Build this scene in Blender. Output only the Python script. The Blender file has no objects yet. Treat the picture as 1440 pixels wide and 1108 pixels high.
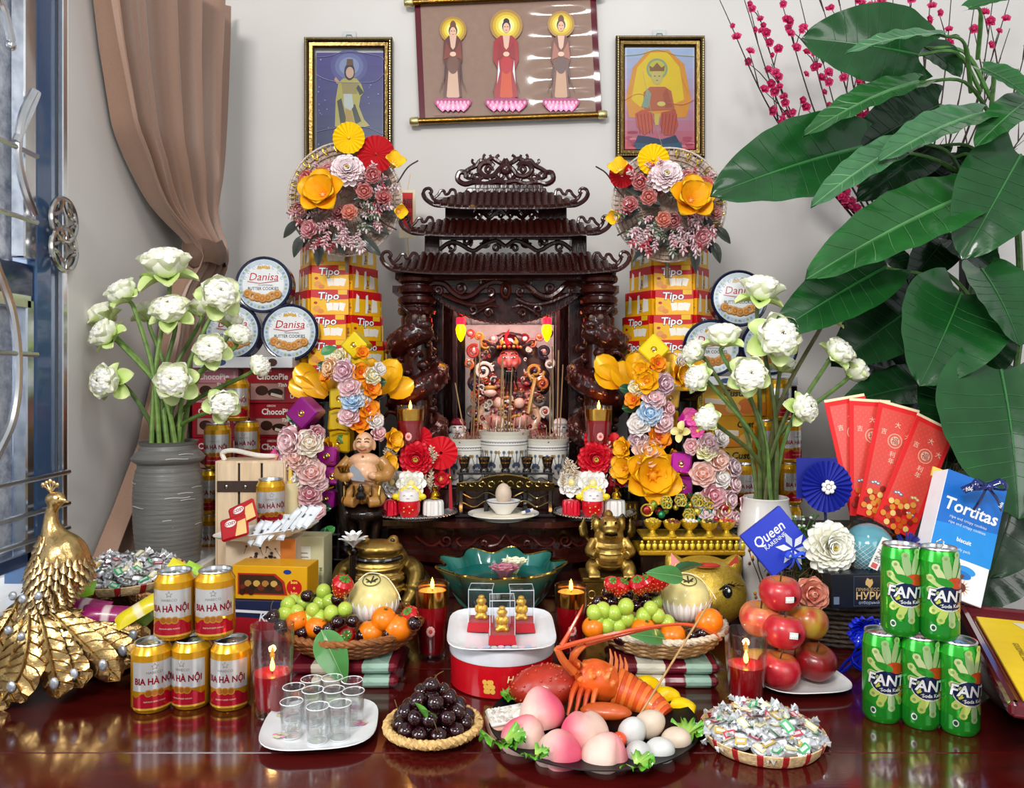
import bpy, math, random
from math import sin, cos, pi, radians as rd
from mathutils import Vector as V, Matrix, Euler
from mathutils.bvhtree import BVHTree
from mathutils import noise as mnoise

SC = bpy.context.scene
COL = SC.collection
rng = random.Random(11)
U = rng.uniform

# ---------------------------------------------------------------- camera, world, lights, exposure
F, H, CX, HY = 1090.0, 0.565, 720.0, 530.0          # focal length (px), eye height over the table top, vanishing point
cam = bpy.data.objects.new('camera', bpy.data.cameras.new('camera'))
COL.objects.link(cam)
cam.location = (0, 0, H)
cam.rotation_euler = (pi / 2, 0, 0)
cam.data.sensor_width = 36
cam.data.lens = 36 * F / 1440
cam.data.shift_y = -(554 - HY) / 1440
cam.data.clip_start = 0.02
SC.camera = cam
SC.view_settings.view_transform = 'Standard'
SC.view_settings.look = 'None'
SC.view_settings.exposure = 0.42
SC.view_settings.gamma = 1
SC.view_settings.use_curve_mapping = False
SC.cycles.max_bounces = 10
SC.cycles.transparent_max_bounces = 24
SC.cycles.caustics_refractive = False
SC.cycles.caustics_reflective = False
SC.cycles.sample_clamp_indirect = 4
SC.cycles.use_denoising = True
w = bpy.data.worlds.new('world')
SC.world = w
w.use_nodes = True
w.node_tree.nodes['Background'].inputs[0].default_value = (0.93, 0.96, 1.0, 1)
w.node_tree.nodes['Background'].inputs[1].default_value = 0.44

def lamp(name, kind, loc, power, size=0.1, col=(1, 1, 1), look=None, size_y=None):
 d = bpy.data.lights.new(name, kind)
 d.energy = power
 d.color = col
 if kind == 'AREA':
  d.shape = 'RECTANGLE'
  d.size = size
  d.size_y = size_y or size
 else:
  d.shadow_soft_size = size
 o = bpy.data.objects.new(name, d)
 COL.objects.link(o)
 o.location = loc
 if look is not None:
  o.rotation_euler = (V(look) - V(loc)).to_track_quat('-Z', 'Y').to_euler()
 return o

lamp('ceiling_light', 'AREA', (-0.7, -1.3, 2.15), 62, 0.9, (1, 0.97, 0.93), (0.05, 1.95, 0.4), 0.45)
lamp('ceiling_lamp', 'AREA', (0.33, 0.5, 2.35), 7, 0.22, (1, 0.98, 0.95), (0.1, 1.9, 0.3), 0.4)
lamp('shrine_fill_strip', 'AREA', (-0.017, 2.25, 0.775), 0.9, 0.30, (1, 0.62, 0.58), (-0.017, 2.5, 0.48), 0.04)  # unseen strip added behind the lintel to brighten the shrine interior
lamp('window_daylight', 'AREA', (-2.0, 0.6, 1.0), 42, 1.4, (0.9, 0.95, 1.0), (0.1, 1.6, 0.2), 1.6)
lamp('room_area_light', 'AREA', (1.3, -0.9, 1.3), 16, 1.2, (1, 0.99, 0.97), (0.0, 1.9, 0.2), 1.2)  # broad soft area light behind the camera at right; no window is built there

def at(px, py, y):
 """the point of the place that stands y metres in front of the eye and is seen at px, py"""
 return V(((px - CX) * y / F, y, H - (py - HY) * y / F))

def on(px, y, z=0.0):
 return V(((px - CX) * y / F, y, z))

def hx(h, k=1.0):
 """sRGB hex to linear RGBA"""
 h = h.lstrip('#')
 if len(h) == 3:
  h = ''.join(c * 2 for c in h)
 r = []
 for i in (0, 2, 4):
  c = int(h[i:i + 2], 16) / 255
  r.append((c / 12.92 if c <= 0.04045 else ((c + 0.055) / 1.055) ** 2.4) * k)
 return (r[0], r[1], r[2], 1.0)

def mixc(a, b, t):
 t = max(0, min(1, t))
 return tuple(a[i] + (b[i] - a[i]) * t for i in range(4))

# ---------------------------------------------------------------- materials (colour comes from the mesh attribute 'Col')
MATS = {}

def material(name, rough=0.5, metal=0.0, coat=0.0, spot=0.10, scale=40, bump=0.0, bscale=80, sss=0.0, trans=0.0, emit=0.0,
    grain=None, spec=0.5, ior=1.45, alpha=None, sheen=0.0):
 m = bpy.data.materials.new(name)
 m.use_nodes = True
 nt = m.node_tree
 N, L = nt.nodes, nt.links
 b = N['Principled BSDF']
 a = N.new('ShaderNodeAttribute')
 a.attribute_name = 'Col'
 tc = N.new('ShaderNodeTexCoord')
 ns = N.new('ShaderNodeTexNoise')
 ns.inputs['Scale'].default_value = scale
 ns.inputs['Detail'].default_value = 4
 mp = N.new('ShaderNodeMapping')
 if grain:
  mp.inputs['Scale'].default_value = grain
 L.new(tc.outputs['Object'], mp.inputs[0])
 L.new(mp.outputs[0], ns.inputs['Vector'])
 mr = N.new('ShaderNodeMapRange')
 mr.inputs[1].default_value = 0.3
 mr.inputs[2].default_value = 0.7
 mr.inputs[3].default_value = 1 - spot
 mr.inputs[4].default_value = 1 + spot
 L.new(ns.outputs[0], mr.inputs[0])
 mx = N.new('ShaderNodeVectorMath')
 mx.operation = 'SCALE'
 L.new(a.outputs['Color'], mx.inputs[0])
 L.new(mr.outputs[0], mx.inputs['Scale'])
 L.new(mx.outputs[0], b.inputs['Base Color'])
 b.inputs['Roughness'].default_value = rough
 b.inputs['Metallic'].default_value = metal
 b.inputs['Coat Weight'].default_value = coat
 b.inputs['Coat Roughness'].default_value = 0.06
 b.inputs['Specular IOR Level'].default_value = spec
 b.inputs['Transmission Weight'].default_value = trans
 b.inputs['IOR'].default_value = ior
 b.inputs['Sheen Weight'].default_value = sheen
 if sss:
  b.inputs['Subsurface Weight'].default_value = sss
  b.inputs['Subsurface Radius'].default_value = (0.01, 0.006, 0.004)
  b.inputs['Subsurface Scale'].default_value = 0.6
 if emit:
  L.new(a.outputs['Color'], b.inputs['Emission Color'])
  b.inputs['Emission Strength'].default_value = emit
 if bump:
  n2 = N.new('ShaderNodeTexNoise')
  n2.inputs['Scale'].default_value = bscale
  n2.inputs['Detail'].default_value = 3
  L.new(mp.outputs[0], n2.inputs['Vector'])
  bp = N.new('ShaderNodeBump')
  bp.inputs['Strength'].default_value = bump
  bp.inputs['Distance'].default_value = 0.004
  L.new(n2.outputs[0], bp.inputs['Height'])
  L.new(bp.outputs[0], b.inputs['Normal'])
 MATS[name] = m
 return m

material('matte', 0.75)
material('paper', 0.6, spot=0.04)
material('print', 0.32, spot=0.03)
material('card', 0.35, spot=0.04, coat=0.25)
material('plaster', 0.9, spot=0.04, scale=3, bump=0.06, bscale=60)
material('cloth', 0.62, spot=0.06, scale=200, bump=0.15, bscale=500, sheen=0.2)
material('petal', 0.5, spot=0.06, scale=60, sss=0.12)
material('gloss', 0.14, spot=0.05, coat=0.5)
material('ceramic', 0.18, spot=0.03, coat=0.6)
material('fruit', 0.3, spot=0.16, scale=45, coat=0.15)
material('cherry', 0.08, spot=0.2, scale=60, coat=0.7)
material('grape', 0.2, spot=0.12, scale=50, sss=0.3, coat=0.2)
material('wax', 0.2, spot=0.05, sss=0.4)
material('jelly', 0.08, spot=0.05, sss=0.3, coat=0.4)
material('leafy', 0.26, spot=0.22, scale=14, coat=0.3, bump=0.1, bscale=50)
material('stem', 0.5, spot=0.3, scale=60)
material('gold', 0.27, 1.0, spot=0.18, scale=60, bump=0.25, bscale=150)
material('gild', 0.16, 1.0, spot=0.1, scale=60)
material('oldbrass', 0.36, 0.9, spot=0.3, scale=30, bump=0.15, bscale=120)
material('brightgold', 0.3, 0.55, spot=0.25, scale=300, bump=0.3, bscale=400, coat=0.3)
material('steel', 0.2, 1.0, spot=0.06)
material('alu', 0.28, 1.0, spot=0.05)
material('canpaint', 0.22, 0.55, spot=0.04, coat=0.3)
material('foil', 0.28, 0.6, spot=0.1, scale=90, bump=0.7, bscale=60)
material('blackware', 0.4, spec=0.12)
material('satin', 0.4, spot=0.05, scale=200, bump=0.08, bscale=400, sheen=0.25)
material('wicker', 0.65, spot=0.3, scale=150, bump=0.4, bscale=180)
material('stoneware', 0.42, spot=0.2, scale=14, bump=0.25, bscale=40, grain=(1, 1, 14), coat=0.1)
material('glaze', 0.12, spot=0.4, scale=12, coat=0.6)
material('carved', 0.2, spot=0.4, scale=30, coat=0.16, spec=0.35, bump=0.3, bscale=90, grain=(1, 1, 0.3))
material('lacquer', 0.14, spot=0.28, scale=5, coat=0.25, grain=(1.4, 9, 9), bump=0.02, bscale=30)
material('rawwood', 0.6, spot=0.14, scale=12, grain=(8, 8, 1))
material('skin', 0.38, spot=0.12, scale=60, coat=0.2)
material('glow', 0.5, emit=9.0, spot=0.0)
material('lampglow', 0.4, emit=6.0, spot=0.0)
material('redglow', 0.4, emit=8.0, spot=0.0)

def thinglass(name, tint, refl=1.0):
 """thin-walled clear glass: an angle-weighted mix of a see-through and a mirror layer"""
 m = bpy.data.materials.new(name)
 m.use_nodes = True
 N, L = m.node_tree.nodes, m.node_tree.links
 for n in list(N):
  if n.type != 'OUTPUT_MATERIAL':
   N.remove(n)
 out = [n for n in N if n.type == 'OUTPUT_MATERIAL'][0]
 t = N.new('ShaderNodeBsdfTransparent')
 t.inputs[0].default_value = tint
 g = N.new('ShaderNodeBsdfGlossy')
 g.inputs['Roughness'].default_value = 0.04
 lw = N.new('ShaderNodeLayerWeight')
 lw.inputs[0].default_value = 0.5
 pw = N.new('ShaderNodeMath')
 pw.operation = 'POWER'
 pw.inputs[1].default_value = 2.2
 L.new(lw.outputs['Facing'], pw.inputs[0])
 mu = N.new('ShaderNodeMath')
 mu.operation = 'MULTIPLY_ADD'
 mu.inputs[1].default_value = .55 * refl
 mu.inputs[2].default_value = .035 * refl
 L.new(pw.outputs[0], mu.inputs[0])
 mx = N.new('ShaderNodeMixShader')
 L.new(mu.outputs[0], mx.inputs[0])
 L.new(t.outputs[0], mx.inputs[1])
 L.new(g.outputs[0], mx.inputs[2])
 L.new(mx.outputs[0], out.inputs[0])
 MATS[name] = m

thinglass('glass', (0.985, 0.99, 0.99, 1), 1.25)
thinglass('film', (0.93, 0.95, 0.96, 1), 0.55)
thinglass('redglass', (0.9, 0.12, 0.12, 1))
thinglass('pane', (0.86, 0.9, 0.95, 1), 0.8)
thinglass('plexi', (0.97, 0.98, 1.0, 1), 1.3)

# ---------------------------------------------------------------- mesh builder
def TR(loc=(0, 0, 0), rot=(0, 0, 0), sc=1.0):
 if not hasattr(sc, '__len__'):
  sc = (sc, sc, sc)
 return Matrix.LocRotScale(V(loc), Euler(rot), V(sc))

def aim(d, up=(0, 0, 1), roll=0.0):
 """rotation matrix whose local Z points along d"""
 q = V(d).normalized().to_track_quat('Z', 'Y')
 return q.to_matrix().to_4x4() @ Matrix.Rotation(roll, 4, 'Z')

TXT = {}

def glyphs(s, bold=0.0):
 k = (s, bold)
 if k not in TXT:
  cu = bpy.data.curves.new('txt', 'FONT')
  cu.body = s
  cu.size = 1
  cu.resolution_u = 2
  cu.offset = bold
  cu.align_x = 'CENTER'
  o = bpy.data.objects.new('txt', cu)
  me = bpy.data.meshes.new_from_object(o)
  TXT[k] = ([tuple(v.co) for v in me.vertices], [tuple(p.vertices) for p in me.polygons])
  bpy.data.objects.remove(o)
  bpy.data.curves.remove(cu)
  bpy.data.meshes.remove(me)
 return TXT[k]

class MB:
 def __init__(s, M=None):
  s.v, s.f, s.c, s.M, s.W = [], [], [], M or Matrix(), None

 def add(s, vs, fs, col, M=None):
  b = len(s.v)
  T = s.M if M is None else s.M @ M
  if isinstance(col, str):
   col = hx(col)
  per = len(col) == len(vs) and not isinstance(col[0], (int, float))
  for i, v in enumerate(vs):
   v = V(v)
   if s.W:
    v = s.W(v)
   s.v.append(T @ v)
   s.c.append(col[i] if per else col)
  s.f.extend(tuple(b + k for k in f) for f in fs)
  return s

 def box(s, c, d, col, M=None, bev=0.0):
  x, y, z = d[0] / 2, d[1] / 2, d[2] / 2
  cx, cy, cz = c
  if bev <= 0:
   vs = [(cx + i * x, cy + j * y, cz + k * z) for i in (-1, 1) for j in (-1, 1) for k in (-1, 1)]
   fs = [(0, 1, 3, 2), (4, 6, 7, 5), (0, 4, 5, 1), (2, 3, 7, 6), (0, 2, 6, 4), (1, 5, 7, 3)]
   return s.add(vs, fs, col, M)
  b = min(bev, x * .95, y * .95, z * .95)
  vs, ix = [], {}
  for i in (-1, 1):
   for j in (-1, 1):
    for k in (-1, 1):
     for a in range(3):
      p = [x - b, y - b, z - b]
      p[a] += b
      ix[i, j, k, a] = len(vs)
      vs.append((cx + i * p[0], cy + j * p[1], cz + k * p[2]))
  fs = []
  pm = (-1, 1)
  q = [(-1, -1), (1, -1), (1, 1), (-1, 1)]
  for sg in pm:
   fs.append([ix[sg, a, c2, 0] for a, c2 in (q if sg > 0 else q[::-1])])
   fs.append([ix[c2, sg, a, 1] for a, c2 in (q if sg > 0 else q[::-1])])
   fs.append([ix[a, c2, sg, 2] for a, c2 in (q if sg > 0 else q[::-1])])
  for a in pm:
   for c2 in pm:
    fs.append([ix[a, c2, -1, 0], ix[a, c2, 1, 0], ix[a, c2, 1, 1], ix[a, c2, -1, 1]])
    fs.append([ix[a, -1, c2, 0], ix[a, 1, c2, 0], ix[a, 1, c2, 2], ix[a, -1, c2, 2]])
    fs.append([ix[-1, a, c2, 1], ix[1, a, c2, 1], ix[1, a, c2, 2], ix[-1, a, c2, 2]])
    for e in pm:
     fs.append([ix[a, c2, e, 0], ix[a, c2, e, 1], ix[a, c2, e, 2]])
  return s.add(vs, fs, col, M)

 def rings(s, rings, col, M=None, closed=True, caps=False):
  """loft through rings (lists of points of one length); col may be one colour per ring"""
  n = len(rings[0])
  vs = [p for r in rings for p in r]
  fs = []
  for i in range(len(rings) - 1):
   for j in range(n if closed else n - 1):
    a, b = i * n + j, i * n + (j + 1) % n
    fs.append((a, b, b + n, a + n))
  if caps:
   fs.append(tuple(range(n))[::-1])
   fs.append(tuple((len(rings) - 1) * n + k for k in range(n)))
  if isinstance(col, list) and len(col) == len(rings):
   col = [(hx(c) if isinstance(c, str) else c) for c in col for _ in range(n)]
  return s.add(vs, fs, col, M)

 def lathe(s, prof, col, n=24, M=None, a0=0.0, a1=2 * pi, warp=None):
  full = abs(a1 - a0 - 2 * pi) < 1e-6
  m = n if full else n + 1
  rg = []
  for r, z in prof:
   ring = []
   for j in range(m):
    a = a0 + (a1 - a0) * j / n
    p = (r * cos(a), r * sin(a), z)
    ring.append(warp(p, a) if warp else p)
   rg.append(ring)
  return s.rings(rg, col, M, full)

 def bands(s, prof, cols, n=24, M=None):
  """lathe with hard colour changes: cols[i] colours the segment i"""
  i = 0
  while i < len(cols):
   j = i
   while j + 1 < len(cols) and cols[j + 1] == cols[i]:
    j += 1
   s.lathe(prof[i:j + 2], cols[i], n, M)
   i = j + 1
  return s

 def tube(s, pts, r, col, n=8, M=None, caps=True, flat=1.0):
  pts = [V(p) for p in pts]
  k = len(pts)
  rs = r if isinstance(r, (list, tuple)) else [r] * k
  t0 = (pts[1] - pts[0]).normalized()
  nrm = t0.orthogonal().normalized()
  rg = []
  for i, p in enumerate(pts):
   t = (pts[min(i + 1, k - 1)] - pts[max(i - 1, 0)])
   t = t.normalized() if t.length > 1e-9 else t0
   nrm = (nrm - t * nrm.dot(t))
   nrm = nrm.normalized() if nrm.length > 1e-6 else t.orthogonal().normalized()
   bn = t.cross(nrm)
   rg.append([p + (nrm * cos(2 * pi * j / n) + bn * sin(2 * pi * j / n) * flat) * rs[i] for j in range(n)])
  return s.rings(rg, col, M, True, caps)

 def ell(s, c, r, col, nu=14, nv=9, M=None, fn=None):
  if not hasattr(r, '__len__'):
   r = (r, r, r)
  vs, fs = [(0, 0, -1)], []
  for i in range(1, nv):
   p = -pi / 2 + pi * i / nv
   for j in range(nu):
    a = 2 * pi * j / nu
    vs.append((cos(p) * cos(a), cos(p) * sin(a), sin(p)))
  vs.append((0, 0, 1))
  for j in range(nu):
   fs.append((0, 1 + (j + 1) % nu, 1 + j))
   for i in range(nv - 2):
    a, b = 1 + i * nu + j, 1 + i * nu + (j + 1) % nu
    fs.append((a, b, b + nu, a + nu))
   e = 1 + (nv - 2) * nu
   fs.append((e + j, e + (j + 1) % nu, len(vs) - 1))
  cc = [col(v) for v in vs] if callable(col) else col
  if fn:
   vs = [fn(v) for v in vs]
  vs = [(c[0] + v[0] * r[0], c[1] + v[1] * r[1], c[2] + v[2] * r[2]) for v in vs]
  return s.add(vs, fs, cc, M)

 def grid(s, fn, nu, nv, col, M=None):
  """fn(u, v) over the unit square"""
  vs = [fn(i / nu, j / nv) for j in range(nv + 1) for i in range(nu + 1)]
  cc = col
  if callable(col):
   cc = [col(i / nu, j / nv) for j in range(nv + 1) for i in range(nu + 1)]
  fs = [(j * (nu + 1) + i, j * (nu + 1) + i + 1, (j + 1) * (nu + 1) + i + 1, (j + 1) * (nu + 1) + i) for j in range(nv) for i in range(nu)]
  return s.add(vs, fs, cc, M)

 def poly(s, pts, col, z=0.0, M=None):
  return s.add([(p[0], p[1], z) if len(p) == 2 else p for p in pts], [tuple(range(len(pts)))], col, M)

 def disc(s, c, r, col, z=0.0, n=16, M=None, ry=None, rings=1):
  ry = ry or r
  vs, fs = [(c[0], c[1], z)], []
  for k in range(1, rings + 1):
   vs += [(c[0] + r * k / rings * cos(2 * pi * j / n), c[1] + ry * k / rings * sin(2 * pi * j / n), z) for j in range(n)]
  for j in range(n):
   fs.append((0, 1 + j, 1 + (j + 1) % n))
   for k in range(rings - 1):
    a, b = 1 + k * n + j, 1 + k * n + (j + 1) % n
    fs.append((a, a + n, b + n, b))
  return s.add(vs, fs, col, M)

 def prism(s, pts, z0, z1, col, M=None):
  n = len(pts)
  vs = [(p[0], p[1], z0) for p in pts] + [(p[0], p[1], z1) for p in pts]
  fs = [tuple(range(n))[::-1], tuple(range(n, 2 * n))] + [(i, (i + 1) % n, n + (i + 1) % n, n + i) for i in range(n)]
  return s.add(vs, fs, col, M)

 def text(s, t, x, y, size, col, z=0.0, M=None, wide=1.0, shear=0.0, bold=0.0, rot=0.0):
  vs, fs = glyphs(t, bold)
  c, sn = cos(rot), sin(rot)
  o = []
  for v in vs:
   a, b = v[0] * size * wide + v[1] * size * shear, v[1] * size
   o.append((x + a * c - b * sn, y + a * sn + b * c, z))
  return s.add(o, fs, col, M)

 def mesh(s, name, mat, sharp=38):
  me = bpy.data.meshes.new(name)
  me.from_pydata(s.v, [], s.f)
  ca = me.color_attributes.new('Col', 'FLOAT_COLOR', 'POINT')
  ca.data.foreach_set('color', [x for c in s.c for x in c])
  me.shade_smooth()
  me.set_sharp_from_angle(angle=rd(sharp))
  me.materials.append(MATS[mat])
  return me

def fuse(mb, voxel, smooth=3):
 """one continuous skin over everything in mb, colours taken from the nearest piece"""
 me = bpy.data.meshes.new('tmp')
 me.from_pydata(mb.v, [], mb.f)
 o = bpy.data.objects.new('tmp', me)
 COL.objects.link(o)
 r = o.modifiers.new('r', 'REMESH')
 r.mode = 'VOXEL'
 r.voxel_size = voxel
 if smooth:
  sm = o.modifiers.new('s', 'SMOOTH')
  sm.iterations = smooth
  sm.factor = 0.5
 dg = bpy.context.evaluated_depsgraph_get()
 dg.update()
 ev = o.evaluated_get(dg)
 m2 = ev.to_mesh()
 out = MB()
 out.v = [v.co.copy() for v in m2.vertices]
 out.f = [tuple(p.vertices) for p in m2.polygons]
 ev.to_mesh_clear()
 bv = BVHTree.FromPolygons(mb.v, mb.f)
 for v in out.v:
  q = bv.find_nearest(v)
  out.c.append(mb.c[mb.f[q[2]][0]] if q[2] is not None else mb.c[0])
 bpy.data.objects.remove(o)
 bpy.data.meshes.remove(me)
 return out

# ---------------------------------------------------------------- things and parts
def put(o, loc=(0, 0, 0), rot=(0, 0, 0), sc=1.0):
 if isinstance(rot, Matrix):
  rot = rot.to_euler()
 o.location = loc
 o.rotation_euler = rot if hasattr(rot, '__len__') else (0, 0, rot)
 if sc != 1.0:
  o.scale = (sc, sc, sc) if not hasattr(sc, '__len__') else sc
 COL.objects.link(o)
 return o

def tag(o, label=None, cat=None, group=None, kind=None):
 for k, x in (('label', label), ('category', cat), ('group', group), ('kind', kind)):
  if x:
   o[k] = x
 return o

def thing(name, label, cat, loc=(0, 0, 0), rot=0, group=None, sc=1.0):
 return tag(put(bpy.data.objects.new(name, None), loc, rot, sc), label, cat, group)

def part(name, mb, mat=None, parent=None, loc=(0, 0, 0), rot=(0, 0, 0), sc=1.0, label=None, kind=None):
 me = mb.mesh(name, mat) if isinstance(mb, MB) else mb
 o = put(bpy.data.objects.new(name, me), loc, rot, sc)
 o.parent = parent
 return tag(o, label, None, None, kind)

def single(name, mb, mat, label, cat, loc=(0, 0, 0), rot=0, group=None, sc=1.0, kind=None):
 me = mb.mesh(name, mat) if isinstance(mb, MB) else mb
 return tag(put(bpy.data.objects.new(name, me), loc, rot, sc), label, cat, group, kind)

def struct(name, mb, mat, label=None):
 return tag(part(name, mb, mat), label, None, None, 'structure')

def arc(c, r, a0, a1, n=10, pl='xz'):
 o = []
 for i in range(n + 1):
  a = a0 + (a1 - a0) * i / n
  x, y = r * cos(a), r * sin(a)
  o.append(V(c) + (V((x, 0, y)) if pl == 'xz' else V((x, y, 0)) if pl == 'xy' else V((0, x, y))))
 return o

def spline(pts, n=6):
 """Catmull-Rom through pts"""
 P = [V(p) for p in pts]
 P = [P[0] * 2 - P[1]] + P + [P[-1] * 2 - P[-2]]
 o = []
 for i in range(1, len(P) - 2):
  for k in range(n):
   t = k / n
   a, b, c, d = P[i - 1:i + 3]
   o.append(0.5 * (2 * b + (c - a) * t + (2 * a - 5 * b + 4 * c - d) * t * t + (3 * b - a - 3 * c + d) * t ** 3))
 o.append(P[-2])
 return o

# ================================================================ ROOM
WALL = '#d3d0cc'
YW, XL = 2.62, -0.985
struct('wall_back', MB().box((0.75, YW + .06, .7), (3.9, .12, 2.9), WALL), 'plaster')
struct('wall_left', MB().box((XL - .06, 2.17, .7), (.12, .9, 2.9), WALL), 'plaster')
struct('wall_left', MB().box((XL - .06, .85, -.31), (.12, 1.74, .88), WALL), 'plaster')
struct('floor', MB().box((.9, 1.2, -.79), (4.2, 3.2, .08), '#b9b4ad'), 'gloss')
struct('trim_1', MB().box((-.8475, 2.135, .068), (.275, .95, .134), '#e3e2df', bev=.004), 'ceramic', 'white stone window ledge along the left wall')

struct('trim_2', MB().box((-.957, 1.38, .068), (.056, .55, .134), '#e3e2df', bev=.004), 'ceramic', 'narrow white sill under the window')
# window in the left wall
wn = tag(part('window_1', MB().box((-1.035, 1.666, .7), (.07, .072, 1.9), '#3f5b80', bev=.003), 'gloss'), 'dark blue framed window with a steel grille in the left wall', kind='structure')
part('rail', MB().box((-1.03, 1.30, .762), (.05, .66, .075), '#16284c', bev=.003), 'gloss', wn)
part('jamb', MB().box((-.992, 1.7115, .7), (.012, .018, 1.9), '#e4e6e8', bev=.002), 'steel', wn)
part('sash', MB().box((-1.012, 1.606, 1.2), (.03, .04, .78), '#dfe3e6', bev=.003), 'steel', wn)
part('sash', MB().box((-1.012, 1.606, .45), (.03, .026, .55), '#c9d0d6', bev=.003), 'steel', wn)
part('sash', MB().box((-1.012, 1.30, .72), (.03, .62, .03), '#dfe3e6', bev=.003), 'steel', wn)
part('sash', MB().box((-1.012, 1.30, .19), (.03, .62, .03), '#2a4166', bev=.003), 'gloss', wn)
pm = bpy.data.materials.new('frosted')
pm.use_nodes = True
N, L = pm.node_tree.nodes, pm.node_tree.links
b_ = N['Principled BSDF']
tc = N.new('ShaderNodeTexCoord')
ns = N.new('ShaderNodeTexNoise')
ns.inputs['Scale'].default_value = 26
ns.inputs['Detail'].default_value = 8
ns.inputs['Roughness'].default_value = .7
cr = N.new('ShaderNodeValToRGB')
cr.color_ramp.elements[0].position = .36
cr.color_ramp.elements[0].color = hx('#8d93a6')
cr.color_ramp.elements[1].position = .62
cr.color_ramp.elements[1].color = hx('#dfe4ee')
L.new(tc.outputs['Object'], ns.inputs['Vector'])
L.new(ns.outputs[0], cr.inputs[0])
L.new(cr.outputs[0], b_.inputs['Base Color'])
b_.inputs['Roughness'].default_value = .25
b_.inputs['Transmission Weight'].default_value = .35
MATS['frosted'] = pm
part('pane', MB().box((-1.035, 1.30, 1.17), (.008, .6, .80), '#b9bfcc'), 'frosted', wn, label='frosted mottled glass pane')
part('pane', MB().box((-1.035, 1.30, .45), (.008, .6, .53), '#b7cfe6'), 'frosted', wn)
gr = MB()
SX = -.972

def wy(px):
 return -SX * F / (720 - px)

def wp(px, py):
 y = wy(px)
 return V((SX, y, H - (py - HY) * y / F))

for k, (a, b) in enumerate(((196, 0), (296, 0), (496, 0), (684, 0), (735, 0), (775, 0))):
 y1, y2 = 1.02, wy(97 if a > 600 else 52)
 z = H - (a - HY) * wy(0) / F
 g = MB().tube([(SX, y1, z), (SX, y2, z)], .0055, '#c4c6c8', 6)
 part('grille_bar', g, 'steel', wn)
for pts in ([(48, 128), (31, 165), (25, 215), (34, 262), (49, 302)], [(-6, 370), (18, 440), (26, 520), (18, 590), (-6, 645)], [(-20, -30), (4, 10), (16, 58)],
   [(22, 200), (40, 160), (52, 130)]):
 part('grille_scroll', MB().tube(spline([wp(*p) for p in pts], 6), .008, '#d5d7d9', 8), 'steel', wn)
part('grille_knob', MB().ell(wp(15, 64), .010, '#cfd0d2'), 'steel', wn)
for zc in (.843, .790, .735)[:0] + (.905, .842):
 ring = MB()
 for R_, r_ in ((.046, .006),):
  ring.tube([(SX, 1.682 + R_ * cos(2 * pi * i / 28), zc + R_ * sin(2 * pi * i / 28)) for i in range(29)], r_, '#b9b7b4', 8, caps=False)
 for k in range(4):
  a = pi / 4 + k * pi / 2
  c = (1.682 + .062 * cos(a), zc + .062 * sin(a))
  ring.tube([(SX, c[0] + .038 * cos(a + pi - .85 + 1.7 * i / 8), c[1] + .038 * sin(a + pi - .85 + 1.7 * i / 8)) for i in range(9)], .0045, '#b9b7b4', 6)
 part('grille_ring', ring, 'steel', wn)

# curtain, gathered by a tie-back, hanging along the left wall
CXW = -.915
CROWS = [(-40, 126, 322), (0, 130, 320), (100, 146, 313), (200, 168, 306), (290, 214, 298), (335, 240, 292), (352, 248, 290), (375, 250, 293), (430, 244, 297), (520, 232, 296), (620, 208, 294), (700, 178, 292),
   (760, 150, 288), (786, 138, 284)]

def cedge(py):
 for i in range(len(CROWS) - 1):
  a, b = CROWS[i], CROWS[i + 1]
  if a[0] <= py <= b[0]:
   t = (py - a[0]) / (b[0] - a[0])
   return a[1] + (b[1] - a[1]) * t, a[2] + (b[2] - a[2]) * t
 return CROWS[-1][1:]

def cloth_pt(u, v):
 py = -40 + 826 * v
 l, r = cedge(py)
 px = l + (r - l) * u
 wid = (r - l) / 190
 tie = math.exp(-((py - 352) / 40) ** 2)
 ph = u * 2 * pi * 5.0 + .8 * sin(u * 9) + .35 * sin(v * 5)
 amp = .044 * (0.35 + .65 * min(1, abs(py - 352) / 120))
 x = CXW + amp * sin(ph) + .014 * sin(2.1 * ph + 1) - .010 * abs(sin(ph * .5 + .6)) ** .5 + .05 * tie - .028 * (py > 352) * min(1, (py - 352) / 200)
 y = .93 * F / (720 - px)
 zref = .93 * F / (720 - 240)
 y0 = 1.0 * y
 return V((x, y0, H - (py - HY) * (y0 * .5 + zref * .5) / F))

ct = thing('curtain', 'brown satin curtain tied back beside the window, hanging down to the ledge', 'curtain', (0, 0, 0))
part('drape', MB().grid(lambda u, v: V((max(-.975, cloth_pt(u, v).x), cloth_pt(u, v).y, max(.138, cloth_pt(u, v).z))), 110, 60, '#937462'), 'satin', ct)
tb = MB()
for k in range(2):
 tb.lathe([(.076, -.03), (.086, -.012), (.088, .01), (.078, .035)], '#8a6c5a', 28, TR((-.885, 2.235, .915 - .0 * k), (rd(6), rd(-8), 0), (.62, 1.12, 1.0)), warp=lambda p, a: (p[0] * (1 + .05 * sin(9 * a)), p[1], p[2] + .006 * sin(5 * a)))
part('tie_back', tb, 'cloth', ct)

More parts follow.
